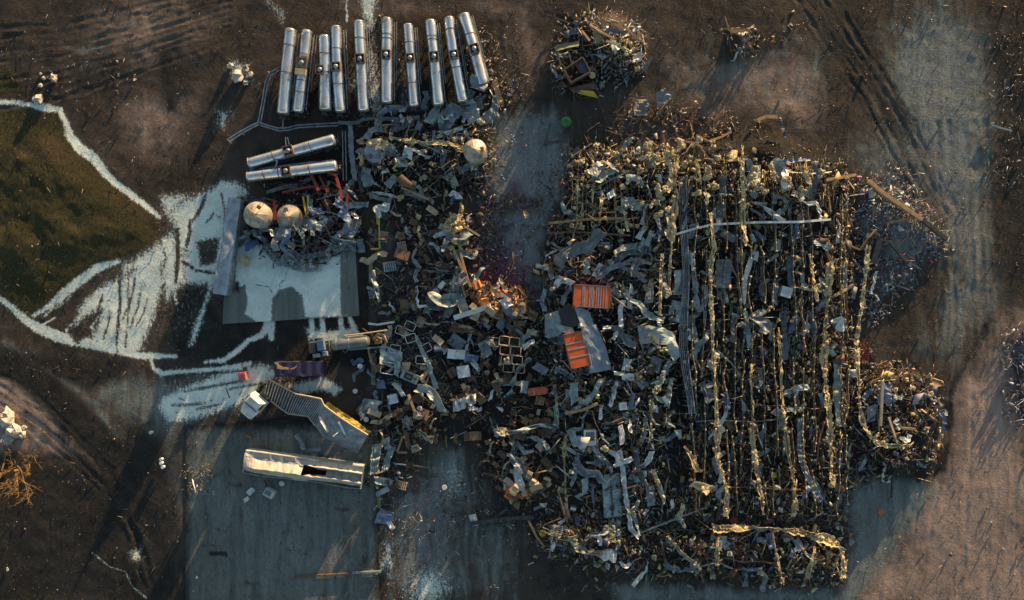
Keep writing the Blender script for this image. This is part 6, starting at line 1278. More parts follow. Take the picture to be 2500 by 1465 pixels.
for (px, py, s_, what) in ((1519,990,18,'small white box'), (1594,997,18,'small pale box'), (1915,713,26,'pale white box'), (957,976,24,'pale grey box'), (1104,865,24,'pale square box'), (1124,866,24,'pale square box'), (1131,908,30,'pale wide box'), (1771,992,13,'small blue box'), (2088,912,18,'pale box'), (970,945,16,'grey small box'), (1068,850,18,'grey box'), (1400,1245,14,'tan small box')):
    x, y = WX(px, py, 1.4); h = .7; r = empty('square_box', (x, y, floor_at(px, py) + (.8 if px > 1400 else .15)), random.uniform(-.3, .3)); mb = MB(); mb.box((0, 0, h / 2), (s_ / PPM, s_ / PPM * .95, h), taper=.97); mb.build('body', M['paint_white' if 'white' in what or 'pale' in what else ('paint_blue' if 'blue' in what else 'paint_grey')], r); mb = MB(); mb.box((0, 0, h + .01), (s_ / PPM * .96, s_ / PPM * .4, .03), tilt=(0, .05)); mb.build('lid', M['paint_white'], r); pend(r, px, py, what, 'box', 'pale boxes in the wreckage')
# pallets and vent crates
def pallet(px, py, wpx, hpx, ang, mt, what):
    z0 = floor_at(px, py) + .12; x, y = WX(px, py, z0); r = empty('pallet', (x, y, z0), math.radians(-ang)); W_, D_ = wpx / PPM, hpx / PPM; mb = MB(); n = 6
    for i in range(n): mb.box((-W_ / 2 + W_ * (i + .5) / n, 0, .18), (W_ / n * .62, D_, .05))
    mb.build('top_slats', M[mt], r); mb = MB()
    for sy in (-1, 0, 1): mb.box((0, sy * D_ * .44, .08), (W_, .1, .13))
    mb.build('stringers', M[mt], r); pend(r, px, py, what, 'pallet', 'wooden pallets on the floor')
for a in ((937,578,20,26,10,'beige','beige pallet'), (982,602,22,24,-12,'beige','beige pallet'), (913,718,26,20,-10,'paint_grey','grey pallet'), (952,651,32,24,-8,'paint_teal','pale bluish pallet'), (1027,786,20,26,25,'beige','tan pallet'), (995,1030,25,22,-14,'beige','beige pallet'), (980,1184,28,20,15,'beige','beige pallet'), (1318,978,22,20,8,'wood','tan pallet'), (975,575,16,16,20,'beige','small beige pallet'), (938,525,20,20,4,'paint_grey','grey pallet'), (1010,745,24,18,35,'wood','tan pallet'), (1145,1065,26,20,-5,'cardboard','brown pallet')): pallet(*a)
# round white buckets
def bucket(px, py, rpx, mt, what):
    z0 = floor_at(px, py) + .1; x, y = WX(px, py, z0 + .4); r = empty('bucket', (x, y, z0)); R = rpx / PPM; mb = MB(); mb.lathe([(R * .85, 0), (R, .42)], n=18); mb.build('body', M[mt], r, True); mb = MB(); mb.lathe([(R * 1.06, .40), (R * 1.06, .45), (R * .9, .47), (.001, .47)], n=18); mb.build('lid', M[mt], r); pend(r, px, py, what, 'bucket', 'round lidded buckets')
for a in ((879,894,6,'paint_white','white bucket'), (867,955,5.5,'paint_white','white bucket'), (1028,965,6,'paint_white','white bucket'), (1024,997,6,'paint_white','white bucket'), (894,1024,6,'paint_white','white bucket'), (1375,448,8,'red_paint','red bucket'), (1792,1272,9,'red_paint','dark red bucket'), (1325,1302,8,'yellow_paint','yellow bucket'), (1655,1262,7,'yellow_paint','yellow bucket'), (600,497,6,'rubber','black tyre-like bucket'), (591,516,6,'rubber','black tyre-like bucket'), (1890,1160,7,'yellow_paint','yellow bucket'), (1490,720,6,'pink_red','pink bucket'), (1085,1190,6,'paint_white','white bucket'), (393,1122,4,'paint_white','white bucket'), (393,1131,4,'paint_white','white bucket'), (397,1141,4,'paint_white','white bucket'), (368,1056,4,'paint_white','white bucket'), (2150,1250,6,'orange_paint','orange bucket')): bucket(*a)

# ------------------------------------------------------------------ insulated beams and bare joists of the big hall
YF, PF = 'yellow_foam', 'pale_foam'
for pts, w_, mt, what, g_ in (
  ([(1813,355),(1812,420),(1815,480),(1814,540),(1820,600)], 13, YF, 'thick lumpy yellow beam', .12), ([(1733,520),(1738,560),(1745,600),(1735,650),(1735,720),(1740,780),(1740,840),(1743,900)], 13, YF, 'knotted yellow beam', .18), ([(1743,880),(1745,930),(1750,1000),(1752,1070),(1752,1120),(1765,1165),(1776,1205),(1772,1260)], 13, YF, 'hooked yellow beam', .1),
  ([(1900,800),(1905,880),(1908,950),(1915,1030),(1925,1110),(1940,1190),(1938,1262)], 12, YF, 'long yellow beam', .12), ([(2028,640),(2022,720),(2015,800),(2012,870),(2016,940),(2024,1010),(2028,1080),(2032,1190)], 15, YF, 'outer yellow beam', .1), ([(2120,600),(2112,680),(2105,740),(2090,830),(2095,880),(2097,960),(2103,1020),(2118,1062),(2160,1088),(2222,1088)], 12, YF, 'curling yellow beam', .12),
  ([(1835,1030),(1840,1090),(1848,1150),(1858,1210),(1864,1256)], 12, YF, 'short yellow beam', .1), ([(1832,890),(1836,960),(1838,1030)], 7, YF, 'thin dotted yellow beam', .3), ([(1976,620),(1985,680),(1995,735)], 12, YF, 'short crooked yellow beam', .15), ([(1617,620),(1613,690),(1611,770)], 9, YF, 'thin lit yellow beam', .15), ([(1640,590),(1636,650),(1634,720)], 8, YF, 'thin yellow beam', .2),
  ([(1652,380),(1646,430),(1652,480),(1640,560)], 13, YF, 'ragged bright yellow beam', .1), ([(1622,370),(1635,400),(1640,440),(1630,470)], 16, YF, 'clotted bright yellow beam', .05), ([(1600,400),(1625,385),(1660,360)], 10, YF, 'slanting yellow beam', .1), ([(1635,530),(1640,555),(1632,580)], 22, YF, 'clotted yellow beam', .1),
  ([(1958,408),(1970,430),(1977,450)], 11, YF, 'bent yellow beam', .1), ([(1880,400),(1890,420),(1893,445)], 11, YF, 'short yellow beam', .1), ([(1700,390),(1706,420),(1712,450)], 8, YF, 'thin yellow beam', .2), ([(1724,470),(1726,500)], 10, PF, 'short pale beam', .2),
  ([(1740,1292),(1790,1290),(1850,1288),(1900,1292),(1960,1300),(2000,1308)], 13, YF, 'level bright yellow beam', .1), ([(1985,1310),(2010,1315),(2040,1328),(2060,1345)], 20, YF, 'corner clotted yellow beam', .05), ([(1885,1290),(1893,1340),(1905,1400),(1910,1428)], 8, YF, 'slanting thin yellow beam', .2), ([(1757,1292),(1752,1330),(1750,1382)], 9, YF, 'short drooping yellow beam', .2), ([(1990,1335),(1982,1370),(1970,1412)], 9, YF, 'drooping yellow beam', .2), ([(2055,1350),(2062,1380),(2058,1410)], 14, YF, 'outermost yellow beam', .2),
  ([(1630,1310),(1660,1345),(1690,1370),(1712,1392)], 10, PF, 'slanting pale beam', .1), ([(1395,1310),(1410,1340),(1440,1350),(1470,1352)], 18, PF, 'pale crumbling beam', .15), ([(1340,1300),(1370,1308)], 12, PF, 'short pale beam', .2), ([(1590,1150),(1605,1180),(1620,1228)], 8, PF, 'thin pale beam', .2), ([(1672,1090),(1690,1120),(1705,1150)], 10, YF, 'slanting yellow beam', .15), ([(1690,1180),(1720,1190),(1735,1198)], 16, YF, 'clotted short yellow beam', .1), ([(1668,1230),(1660,1260),(1672,1290)], 9, PF, 'pale drooping beam', .2),
  ([(1590,980),(1590,1020),(1588,1075)], 10, PF, 'pale upright beam', .25), ([(1600,960),(1615,930),(1620,905)], 12, PF, 'pale crooked beam', .2), ([(1585,820),(1600,840),(1608,850)], 15, YF, 'clotted yellow beam', .1), ([(1500,690),(1520,700),(1528,730)], 9, PF, 'pale bent beam', .2), ([(1380,1060),(1376,1120),(1380,1180),(1384,1230)], 8, YF, 'thin upright beam', .35), ([(1360,960),(1362,1040)], 7, PF, 'thin pale beam', .4),
  ([(1410,440),(1408,500),(1410,560)], 6, YF, 'thin lit beam', .3), ([(1424,430),(1422,500),(1418,560)], 6, YF, 'thin lit beam', .3), ([(1448,440),(1447,500),(1444,550)], 6, YF, 'thin lit beam', .3), ([(1466,420),(1468,480),(1464,550)], 6, YF, 'thin lit beam', .3), ([(1500,430),(1502,490),(1504,560)], 6, YF, 'thin lit beam', .3), ([(1518,470),(1524,520),(1533,565)], 8, PF, 'thin pale beam', .2), ([(1440,370),(1450,400),(1452,450)], 6, YF, 'bowed lit beam', .3), ([(1475,390),(1472,430)], 6, YF, 'short lit beam', .3), ([(1400,600),(1392,640)], 6, YF, 'thin lit beam', .3),
  ([(1090,560),(1105,548),(1118,560)], 26, YF, 'bright clotted beam', .0), ([(1112,580),(1122,600),(1128,612)], 18, YF, 'bright lumpy beam', .1), ([(1128,500),(1122,530),(1110,548)], 12, YF, 'bright upright beam', .15), ([(1280,515),(1287,530)], 16, YF, 'lone bright clump beam', .1), ([(950,335),(1000,345),(1060,350),(1120,355)], 12, YF, 'long lit beam', .3), ([(895,350),(920,345),(945,352)], 16, YF, 'bright stubby beam', .1), ([(880,372),(885,400)], 14, YF, 'yellow bent beam', .1), ([(1090,345),(1120,365),(1150,372)], 10, YF, 'short lit beam', .2),
  ([(1022,1052),(1040,1066),(1058,1072)], 20, PF, 'pale clotted beam', .1), ([(1005,1095),(1022,1092)], 16, PF, 'pale short beam', .1), ([(1010,1010),(1030,1020)], 18, PF, 'pale broken beam', .2), ([(1210,928),(1225,935)], 16, PF, 'pale broken beam', .2), ([(1215,1050),(1235,1060)], 18, PF, 'pale broken beam', .2), ([(1195,830),(1205,845)], 18, PF, 'pale broken beam', .2), ([(1235,875),(1240,890)], 16, PF, 'pale broken beam', .2)):
    foam_run(pts, w_ * random.uniform(.75, 1.1), mt, what, gaps=g_ + .08, lift=random.uniform(1.9, 2.5) if pts[0][0] > 1560 else random.uniform(1.1, 1.6))
def joist(pts, what, lift=1.1, stud=16, mt=None):
    mt = mt or random.choice(['steel_rust', 'steel_dark', 'steel_dark'])
    if len(pts) == 3:
        ax = 1 if abs(pts[2][1] - pts[0][1]) > abs(pts[2][0] - pts[0][0]) else 0; new = []; lean = random.uniform(-9, 9)
        for k_ in range(7):
            f_ = k_ / 6; q = [pts[0][0] * (1 - f_) + pts[2][0] * f_, pts[0][1] * (1 - f_) + pts[2][1] * f_]; q[1 - ax] += lean * (f_ - .5) + random.uniform(-4.5, 4.5); new.append(tuple(q))
        pts = new
    p3 = []
    for p in pts:
        z = floor_at(*p) + lift + random.uniform(-.25, .25); x, y = WX(p[0], p[1], z); p3.append((x, y, z))
    Q, t, L = resample(np.asarray(p3), .5); c = Q.mean(0).copy(); c[2] = 0; Q = Q - c; r = empty('roof_joist', tuple(c))
    Q[:, 2] += .18 * (vnoise(t * .6 + pts[0][0], t * 0, 14) - .5)
    mb = MB(); mb.tube(Q, .045, 4); mb.build('top_chord', M[mt], r); mb = MB(); mb.tube(Q - np.array([0, 0, .45]), .04, 4); mb.build('bottom_chord', M[mt], r)
    mb = MB(); sb = MB()
    for i in range(len(Q) - 1):
        a, b = Q[i], Q[i + 1]; mb.bar(a, (b[0], b[1], b[2] - .45), .03, .03)
    mb.build('web', M[mt], r)
    if stud:
        qq = []; rr = []
        for a in Q[::2]:
            k_ = random.uniform(.05, .13) if random.random() < .8 else .02
            for d_, f_ in ((-.14, .2), (-.05, 1), (.05, 1), (.14, .2)): qq.append((a[0] + random.uniform(-.02, .02), a[1] - d_ * (1 if Q[0][1] > Q[-1][1] else -1), a[2] + .06)); rr.append(max(.015, k_ * f_))
        sb.tube(qq, .1, 5, rr=rr); sb.build('coating', M['yellow_foam'], r)
    pend(r, float(np.mean([p[0] for p in pts])), float(np.mean([p[1] for p in pts])), what, 'joist', 'bare steel joists of the collapsed roof')
random.seed(21)
for x0 in (1695, 1718, 1772, 1795, 1811, 1830, 1866, 1888, 1934, 1958, 1983, 2048, 2066):
    y = random.uniform(400, 520)
    while y < 1230:
        L_ = random.uniform(120, 330); y1 = min(y + L_, 1265)
        if y1 - y > 60: j0, j1 = random.uniform(-6, 6), random.uniform(-6, 6); joist([(x0 + j0, y), (x0 + (j0 + j1) / 2 + random.uniform(-7, 7), (y + y1) / 2), (x0 + j1 + (y1 - y) * .02, y1)], 'upright stud-topped joist', random.uniform(1.5, 2.2))
        y = y1 + random.uniform(5, 60)
for y0, xa, xb in ((860,1690,1850), (905,1880,2060), (985,1730,1900), (990,1900,2000), (1030,1700,1900), (1082,1720,1830), (1088,1830,1920), (1140,1820,1950), (1195,1760,1960), (1240,1700,1800), (470,1690,1790), (620,1640,1760), (700,1780,1980), (740,1990,2070), (780,1690,1900), (935,1640,1720), (420,1890,2030), (395,1700,1830), (650,1900,2060), (575,1850,2040), (1300,1600,1740), (1370,1720,1900), (490,1400,1540), (520,1395,1560), (450,1390,1500), (1012,1640,1830)):
    joist([(xa, y0 + random.uniform(-8, 8)), ((xa + xb) / 2, y0 + random.uniform(-5, 5)), (xb, y0 + random.uniform(-10, 10))], 'level thin joist', random.uniform(.8, 1.4), 0, random.choice(['steel_galv', 'steel_rust', 'steel_dark', 'steel_dark']))
for x0 in (1400, 1415, 1432, 1456, 1482, 1512, 1540, 1560, 1580, 1600): joist([(x0, random.uniform(390, 440)), (x0 + random.uniform(-4, 4), 500), (x0 + random.uniform(-8, 8), random.uniform(545, 600))], 'short upright joist', .8)
# ------------------------------------------------------------------ scattered loose pieces: each an object; a dozen shapes of each kind
random.seed(5); R2 = np.random.default_rng(5)
def in_poly(px, py, poly): return sd_poly(np.array([px]), np.array([py]), poly)[0] > 0
Z_HALL = [(1390,350),(1640,335),(1900,310),(2060,400),(2100,600),(2080,900),(2080,1200),(1990,1270),(1700,1275),(1480,1250),(1380,1000),(1330,800),(1310,620),(1380,520)]
Z_EAST = [(1650,380),(2040,400),(2090,600),(2070,1200),(1990,1270),(1670,1270)]
Z_WEST = [(1390,360),(1650,360),(1650,1000),(1560,1270),(1400,1230),(1350,950),(1320,700),(1310,620),(1380,520)]
Z_FLOOR = [(905,500),(1110,500),(1180,690),(1330,760),(1400,900),(1350,1190),(1210,1200),(1150,1070),(1030,1090),(1010,1190),(920,1200),(905,800)]
Z_STRIP = [(870,290),(1200,290),(1210,400),(1130,480),(880,490)]
Z_SILO = [(590,560),(650,460),(840,430),(890,480),(880,570),(790,640),(720,650),(610,610)]
Z_UPPER = [(1345,110),(1400,40),(1520,25),(1585,90),(1578,180),(1500,215),(1400,240),(1345,200)]
Z_FAR = [(1760,60),(1835,60),(1850,135),(1785,140)]
Z_SIDE = [(2095,900),(2160,880),(2270,915),(2305,1020),(2285,1130),(2180,1180),(2100,1150)]
Z_LOW = [(1290,1270),(1450,1255),(1640,1290),(1880,1280),(2050,1320),(2070,1430),(1900,1440),(1700,1410),(1500,1400),(1330,1350)]
Z_EDGE = [(2060,420),(2200,420),(2315,590),(2220,700),(2120,800),(2080,620)]
Z_TRASH = [(2440,800),(2520,790),(2520,1080),(2460,1010)]
Z_ROAD = [(1140,60),(1290,60),(1320,280),(1400,350),(1390,560),(1300,760),(1170,700),(1160,420),(1220,300)]
Z_NORTH = [(1500,230),(1760,270),(1880,300),(1640,345),(1400,350)]
Z_YARD = [(870,800),(960,800),(960,1260),(850,1000)]
# spots where the photo shows one big thing clear of loose pieces
KEEP = [(1392, 1496, 690, 758), (1325, 1500, 740, 925), (1462, 1527, 1150, 1272), (1205, 1282, 818, 912), (1280, 1340, 942, 970), (590, 740, 490, 562), (1130, 1190, 336, 400), (975, 1030, 895, 945)]
def pick(poly):
    P = np.asarray(poly); a = P.min(0); b = P.max(0)
    while True:
        x, y = random.uniform(a[0], b[0]), random.uniform(a[1], b[1])
        if any(a0 < x < a1 and b0 < y < b1 for a0, a1, b0, b1 in KEEP): continue
        if in_poly(x, y, poly): return x, y
def var_sheet(i):
    r_ = random.Random(i); L_ = r_.uniform(1.2, 3.6); w_ = r_.uniform(.25, .95)
    V, f = ribbon_mesh([(-L_ / 2, 0, .2), (-L_ * .2, r_.uniform(-.5, .5), .25 + r_.uniform(-.15, .3)), (L_ * .2, r_.uniform(-.6, .6), .25 + r_.uniform(-.15, .4)), (L_ / 2, r_.uniform(-.5, .5), .2)], [w_ * r_.uniform(.5, 1), w_, w_ * r_.uniform(.6, 1), w_ * r_.uniform(.3, 1)], roll=r_.uniform(.4, 1.3), curl=r_.uniform(.3, 1.0), crump=r_.uniform(.1, .24), n=6, step=.17, seed=i + 200, torn=.3)
    return MB().add(V, f)
def var_box(i):
    r_ = random.Random(i); w_, d, h = r_.uniform(.55, 1.1), r_.uniform(.5, .9), r_.uniform(.3, .7); mb = MB(); mb.box((0, 0, h / 2), (w_, d, h), 0, (r_.uniform(-.1, .1), r_.uniform(-.1, .1)), r_.uniform(.92, 1.02)); fl = MB()
    for sd in (-1, 1):
        tgt = fl if sd > 0 else mb
        if r_.random() < .75: tgt.box((0, sd * (d * .5 + .12), h + .03), (w_ * .95, .3, .025), 0, (0, sd * r_.uniform(-.9, .5)))
        else: tgt.box((0, sd * d * .25, h + .03), (w_ * .97, d * .46, .025), 0, (0, r_.uniform(-.1, .1)))
    return mb, fl
def var_bar(i):
    r_ = random.Random(i); L_ = r_.uniform(1.4, 4.5); mb = MB(); w_ = r_.choice([.07, .1, .14]); k = r_.uniform(-.4, .4); mb.bar((-L_ / 2, 0, .15), (0, k * .5, .3 + r_.uniform(-.1, .2)), w_, w_); mb.bar((0, k * .5, .3), (L_ / 2, k * .2, .2), w_ * .999, w_ * .999); return mb
def var_clump(i):
    r_ = random.Random(i); random.seed(i); mb = MB()
    mb.bar((-.3, 0, .15), (.3, .05, .15), .15, .1)
    for k in range(r_.randint(3, 7)): blob_mesh(mb, (r_.uniform(-.33, .33), r_.uniform(-.25, .25), r_.uniform(.1, .3)), r_.uniform(.16, .3), k, .7)
    return mb
VS = {}
for mt in ('steel_galv', 'paint_white', 'paint_grey', 'paint_teal', 'paint_blue'): VS[mt] = [var_sheet(hash(mt) % 97 * 0 + i * 5 + len(mt)).mesh('loose_sheet') for i in range(9)]
VS['cardboard'] = [var_sheet(i * 5 + 3).mesh('card_sheet') for i in range(6)]; VS['cardboard_dark'] = [var_sheet(i * 5 + 4).mesh('card_sheet') for i in range(6)]; VS['beige'] = [var_sheet(i * 5 + 2).mesh('card_sheet') for i in range(6)]; VS['sunny_card'] = [var_sheet(i * 5 + 1).mesh('card_sheet') for i in range(6)]
VX = {}
for mt in ('cardboard', 'cardboard_dark', 'beige', 'sunny_card'):
    VX[mt] = []
    for i in range(5): a, b = var_box(i * 3 + len(mt)); VX[mt].append((a.mesh('carton'), b.mesh('flap')))
VB = {mt: [var_bar(i * 7 + len(mt)).mesh('loose_bar') for i in range(5)] for mt in ('wood', 'steel_rust', 'steel_galv', 'steel_dark')}
VC = {mt: [var_clump(i * 11 + len(mt)).mesh('clump') for i in range(6)] for mt in ('yellow_foam', 'pale_foam')}
for D in (VS, VB, VC):
    for mt, L_ in D.items():
        for me in L_: me.materials.append(M[mt])
for mt, L_ in VX.items():
    for a, b in L_: a.materials.append(M[mt]); b.materials.append(M[mt])
random.seed(99)
HUE = {'steel_galv': 'dull silver', 'paint_white': 'white', 'paint_grey': 'slate grey', 'paint_teal': 'pale teal', 'paint_blue': 'navy blue', 'cardboard': 'brown', 'cardboard_dark': 'dark brown', 'beige': 'beige', 'sunny_card': 'orange brown', 'wood': 'wooden', 'steel_rust': 'rusty', 'steel_dark': 'black', 'yellow_foam': 'yellow', 'pale_foam': 'cream'}
def put(name, me, px, py, lift, s=1.0, rz=None, tilt=.25):
    z = floor_at(px, py) + lift; x, y = WX(px, py, z); o = bpy.data.objects.new(name, me); COL.objects.link(o); o.location = (x, y, z)
    o.rotation_euler = (random.uniform(-tilt, tilt), random.uniform(-tilt, tilt), random.uniform(0, 6.28) if rz is None else rz); o.scale = (s * random.uniform(.8, 1.25), s * random.uniform(.8, 1.25), s); return o
def scatter_sheets(poly, n, mats, lift, s, rz=None, zone=''):
    for _ in range(n):
        px, py = pick(poly); mt = random.choice(mats); o = put('metal_scrap', random.choice(VS[mt]), px, py, random.uniform(*lift), random.uniform(*s), None if rz is None else rz + random.gauss(0, .35), .4); pend(o, px, py, HUE[mt] + ' metal scrap', 'metal scrap', 'loose metal scraps')
def scatter_cards(poly, n, mats, lift, s):
    for _ in range(n):
        px, py = pick(poly); mt = random.choice(mats); o = put('cardboard_sheet', random.choice(VS[mt]), px, py, random.uniform(*lift), random.uniform(*s), None, .3); pend(o, px, py, HUE[mt] + ' torn cardboard sheet', 'cardboard', 'torn cardboard sheets')
def scatter_bars(poly, n, mats, lift, s, rz=None):
    for _ in range(n):
        px, py = pick(poly); mt = random.choice(mats); o = put('loose_bar', random.choice(VB[mt]), px, py, random.uniform(*lift), random.uniform(*s), None if rz is None else rz + random.gauss(0, .5), .2); pend(o, px, py, HUE[mt] + ' loose bar', 'bar', 'loose bars and beams')
def scatter_clumps(poly, n, mats, lift, s):
    for _ in range(n):
        px, py = pick(poly); mt = random.choice(mats); o = put('insulation_clump', random.choice(VC[mt]), px, py, random.uniform(*lift), random.uniform(*s), None, .3); pend(o, px, py, HUE[mt] + ' insulation clump', 'insulation', 'clumps of torn insulation')
def scatter_boxes(poly, n, mats, lift, s):
    for _ in range(n):
        px, py = pick(poly); mt = random.choice(mats); a, b = random.choice(VX[mt]); o = put('cardboard_box', a, px, py, random.uniform(*lift), random.uniform(*s), None, .25)
        f = bpy.data.objects.new('flap', b); COL.objects.link(f); f.parent = o; pend(o, px, py, HUE[mt] + ' cardboard box', 'box', 'cardboard boxes spilled over the floor')
ALLM = ['steel_galv', 'paint_white', 'paint_grey', 'paint_grey', 'paint_grey', 'paint_teal']
scatter_sheets([(1330,600),(1640,600),(1640,1000),(1560,1230),(1420,1200),(1360,950)], 5, ['paint_grey', 'paint_teal', 'steel_galv'], (.9, 1.5), (2.0, 2.7)); scatter_sheets(Z_FLOOR, 5, ['paint_grey', 'paint_teal'], (.5, .9), (1.8, 2.3)); scatter_sheets(Z_WEST, 38, ALLM, (.3, 1.3), (.6, 1.1)); scatter_sheets(Z_WEST, 14, ALLM, (.6, 1.5), (1.0, 1.7)); scatter_sheets(Z_EAST, 36, ALLM + ['paint_blue'], (.4, 1.5), (.6, 1.1), 1.57); scatter_sheets(Z_EAST, 24, ALLM, (.8, 1.6), (1.1, 1.8), 1.57); scatter_sheets(Z_FLOOR, 24, ALLM, (.1, .5), (.6, 1.1)); scatter_sheets([(890,245),(1220,235),(1225,290),(890,300)], 14, ALLM, (.1, .9), (.6, 1.2)); scatter_sheets(Z_STRIP, 16, ALLM, (.2, .9), (.6, 1.1)); scatter_sheets(Z_SILO, 26, ['paint_grey', 'paint_teal', 'paint_blue', 'steel_galv'], (.3, 1.1), (.7, 1.2))
scatter_sheets(Z_UPPER, 16, ALLM, (.1, .6), (.5, .9)); scatter_sheets(Z_SIDE, 16, ALLM + ['paint_blue'], (.2, .8), (.6, 1)); scatter_sheets(Z_LOW, 22, ALLM + ['paint_blue', 'paint_blue'], (.2, .8), (.6, 1)); scatter_sheets(Z_EDGE, 10, ALLM, (.1, .3), (.4, .8)); scatter_sheets(Z_FAR, 5, ALLM, (.1, .4), (.5, .8)); scatter_sheets(Z_YARD, 8, ['paint_teal', 'paint_grey', 'paint_blue'], (.05, .2), (.5, .8))
scatter_bars(Z_WEST, 58, ['wood', 'steel_rust', 'steel_rust', 'steel_galv'], (.4, 1.5), (.7, 1.2)); scatter_bars(Z_EAST, 40, ['steel_rust', 'steel_galv', 'wood', 'steel_dark'], (.5, 1.5), (.7, 1.3), 1.57); scatter_bars(Z_FLOOR, 26, ['wood', 'steel_rust', 'steel_dark'], (.15, .6), (.5, 1)); scatter_bars(Z_STRIP, 26, ['wood', 'steel_galv', 'steel_rust'], (.3, 1.0), (.6, 1)); scatter_bars(Z_SILO, 24, ['steel_dark', 'steel_rust', 'steel_galv'], (.4, 1.2), (.7, 1.1))
scatter_bars(Z_UPPER, 16, ['wood', 'steel_rust'], (.2, .7), (.5, .8)); scatter_bars(Z_SIDE, 18, ['wood', 'steel_rust', 'steel_dark'], (.3, .9), (.5, .9)); scatter_bars(Z_LOW, 30, ['wood', 'steel_rust', 'steel_galv'], (.3, .9), (.6, 1.1)); scatter_bars(Z_EDGE, 12, ['wood', 'steel_rust'], (.1, .3), (.4, .8)); scatter_bars(Z_NORTH, 16, ['wood', 'steel_rust'], (.1, .5), (.5, .9)); scatter_bars(Z_FAR, 6, ['wood', 'steel_rust'], (.1, .4), (.5, .8))
scatter_clumps(Z_WEST, 24, ['yellow_foam', 'pale_foam'], (.4, 1.3), (.6, 1.1)); scatter_clumps([(1560,350),(1680,340),(2020,400),(2000,470),(1660,480),(1600,560),(1560,560)], 62, ['yellow_foam'], (1.2, 2.3), (.5, 1.3)); scatter_clumps([(1390,350),(1560,345),(1560,560),(1390,560)], 24, ['yellow_foam'], (1.0, 1.8), (.4, .9)); scatter_clumps([(1085,525),(1125,520),(1140,620),(1095,620)], 14, ['yellow_foam'], (.8, 1.6), (.6, 1.2)); scatter_clumps(Z_EAST, 56, ['yellow_foam', 'pale_foam'], (.9, 2.0), (.35, .9)); scatter_clumps(Z_STRIP, 20, ['yellow_foam', 'pale_foam'], (.3, .9), (.6, 1.1)); scatter_clumps(Z_LOW, 40, ['yellow_foam', 'pale_foam', 'pale_foam'], (.3, .9), (.5, 1.0)); scatter_clumps(Z_SIDE, 20, ['yellow_foam'], (.3, .8), (.5, .9)); scatter_clumps(Z_FLOOR, 22, ['pale_foam', 'yellow_foam'], (.1, .5), (.5, 1)); scatter_clumps(Z_UPPER, 14, ['yellow_foam', 'pale_foam'], (.2, .6), (.5, .9))
scatter_cards(Z_FLOOR, 90, ['cardboard', 'cardboard_dark', 'cardboard_dark', 'beige'], (.05, .45), (.5, 1.0)); scatter_cards([(1145,690),(1285,710),(1290,780),(1165,785)], 36, ['sunny_card', 'sunny_card', 'beige', 'cardboard'], (.2, .9), (.4, .8)); scatter_sheets(Z_FLOOR, 18, ALLM, (.3, .8), (1.1, 1.7)); scatter_boxes(Z_FLOOR, 80, ['cardboard', 'cardboard_dark', 'cardboard_dark', 'cardboard', 'cardboard_dark', 'cardboard', 'beige'], (-.1, .25), (.45, 1.35)); scatter_boxes([(1150,680),(1280,720),(1290,790),(1160,790)], 22, ['sunny_card', 'cardboard', 'beige'], (.1, .8), (.8, 1.3)); scatter_boxes([(1250,1140),(1300,1140),(1330,1210),(1240,1210)], 24, ['cardboard', 'sunny_card', 'beige'], (.2, .9), (.7, 1.1)); scatter_boxes(Z_WEST, 30, ['cardboard', 'cardboard_dark'], (.1, .5), (.6, 1)); scatter_boxes([(1180,980),(1360,1000),(1370,1200),(1220,1210)], 30, ['cardboard', 'cardboard_dark', 'beige'], (0, .3), (.6, 1))

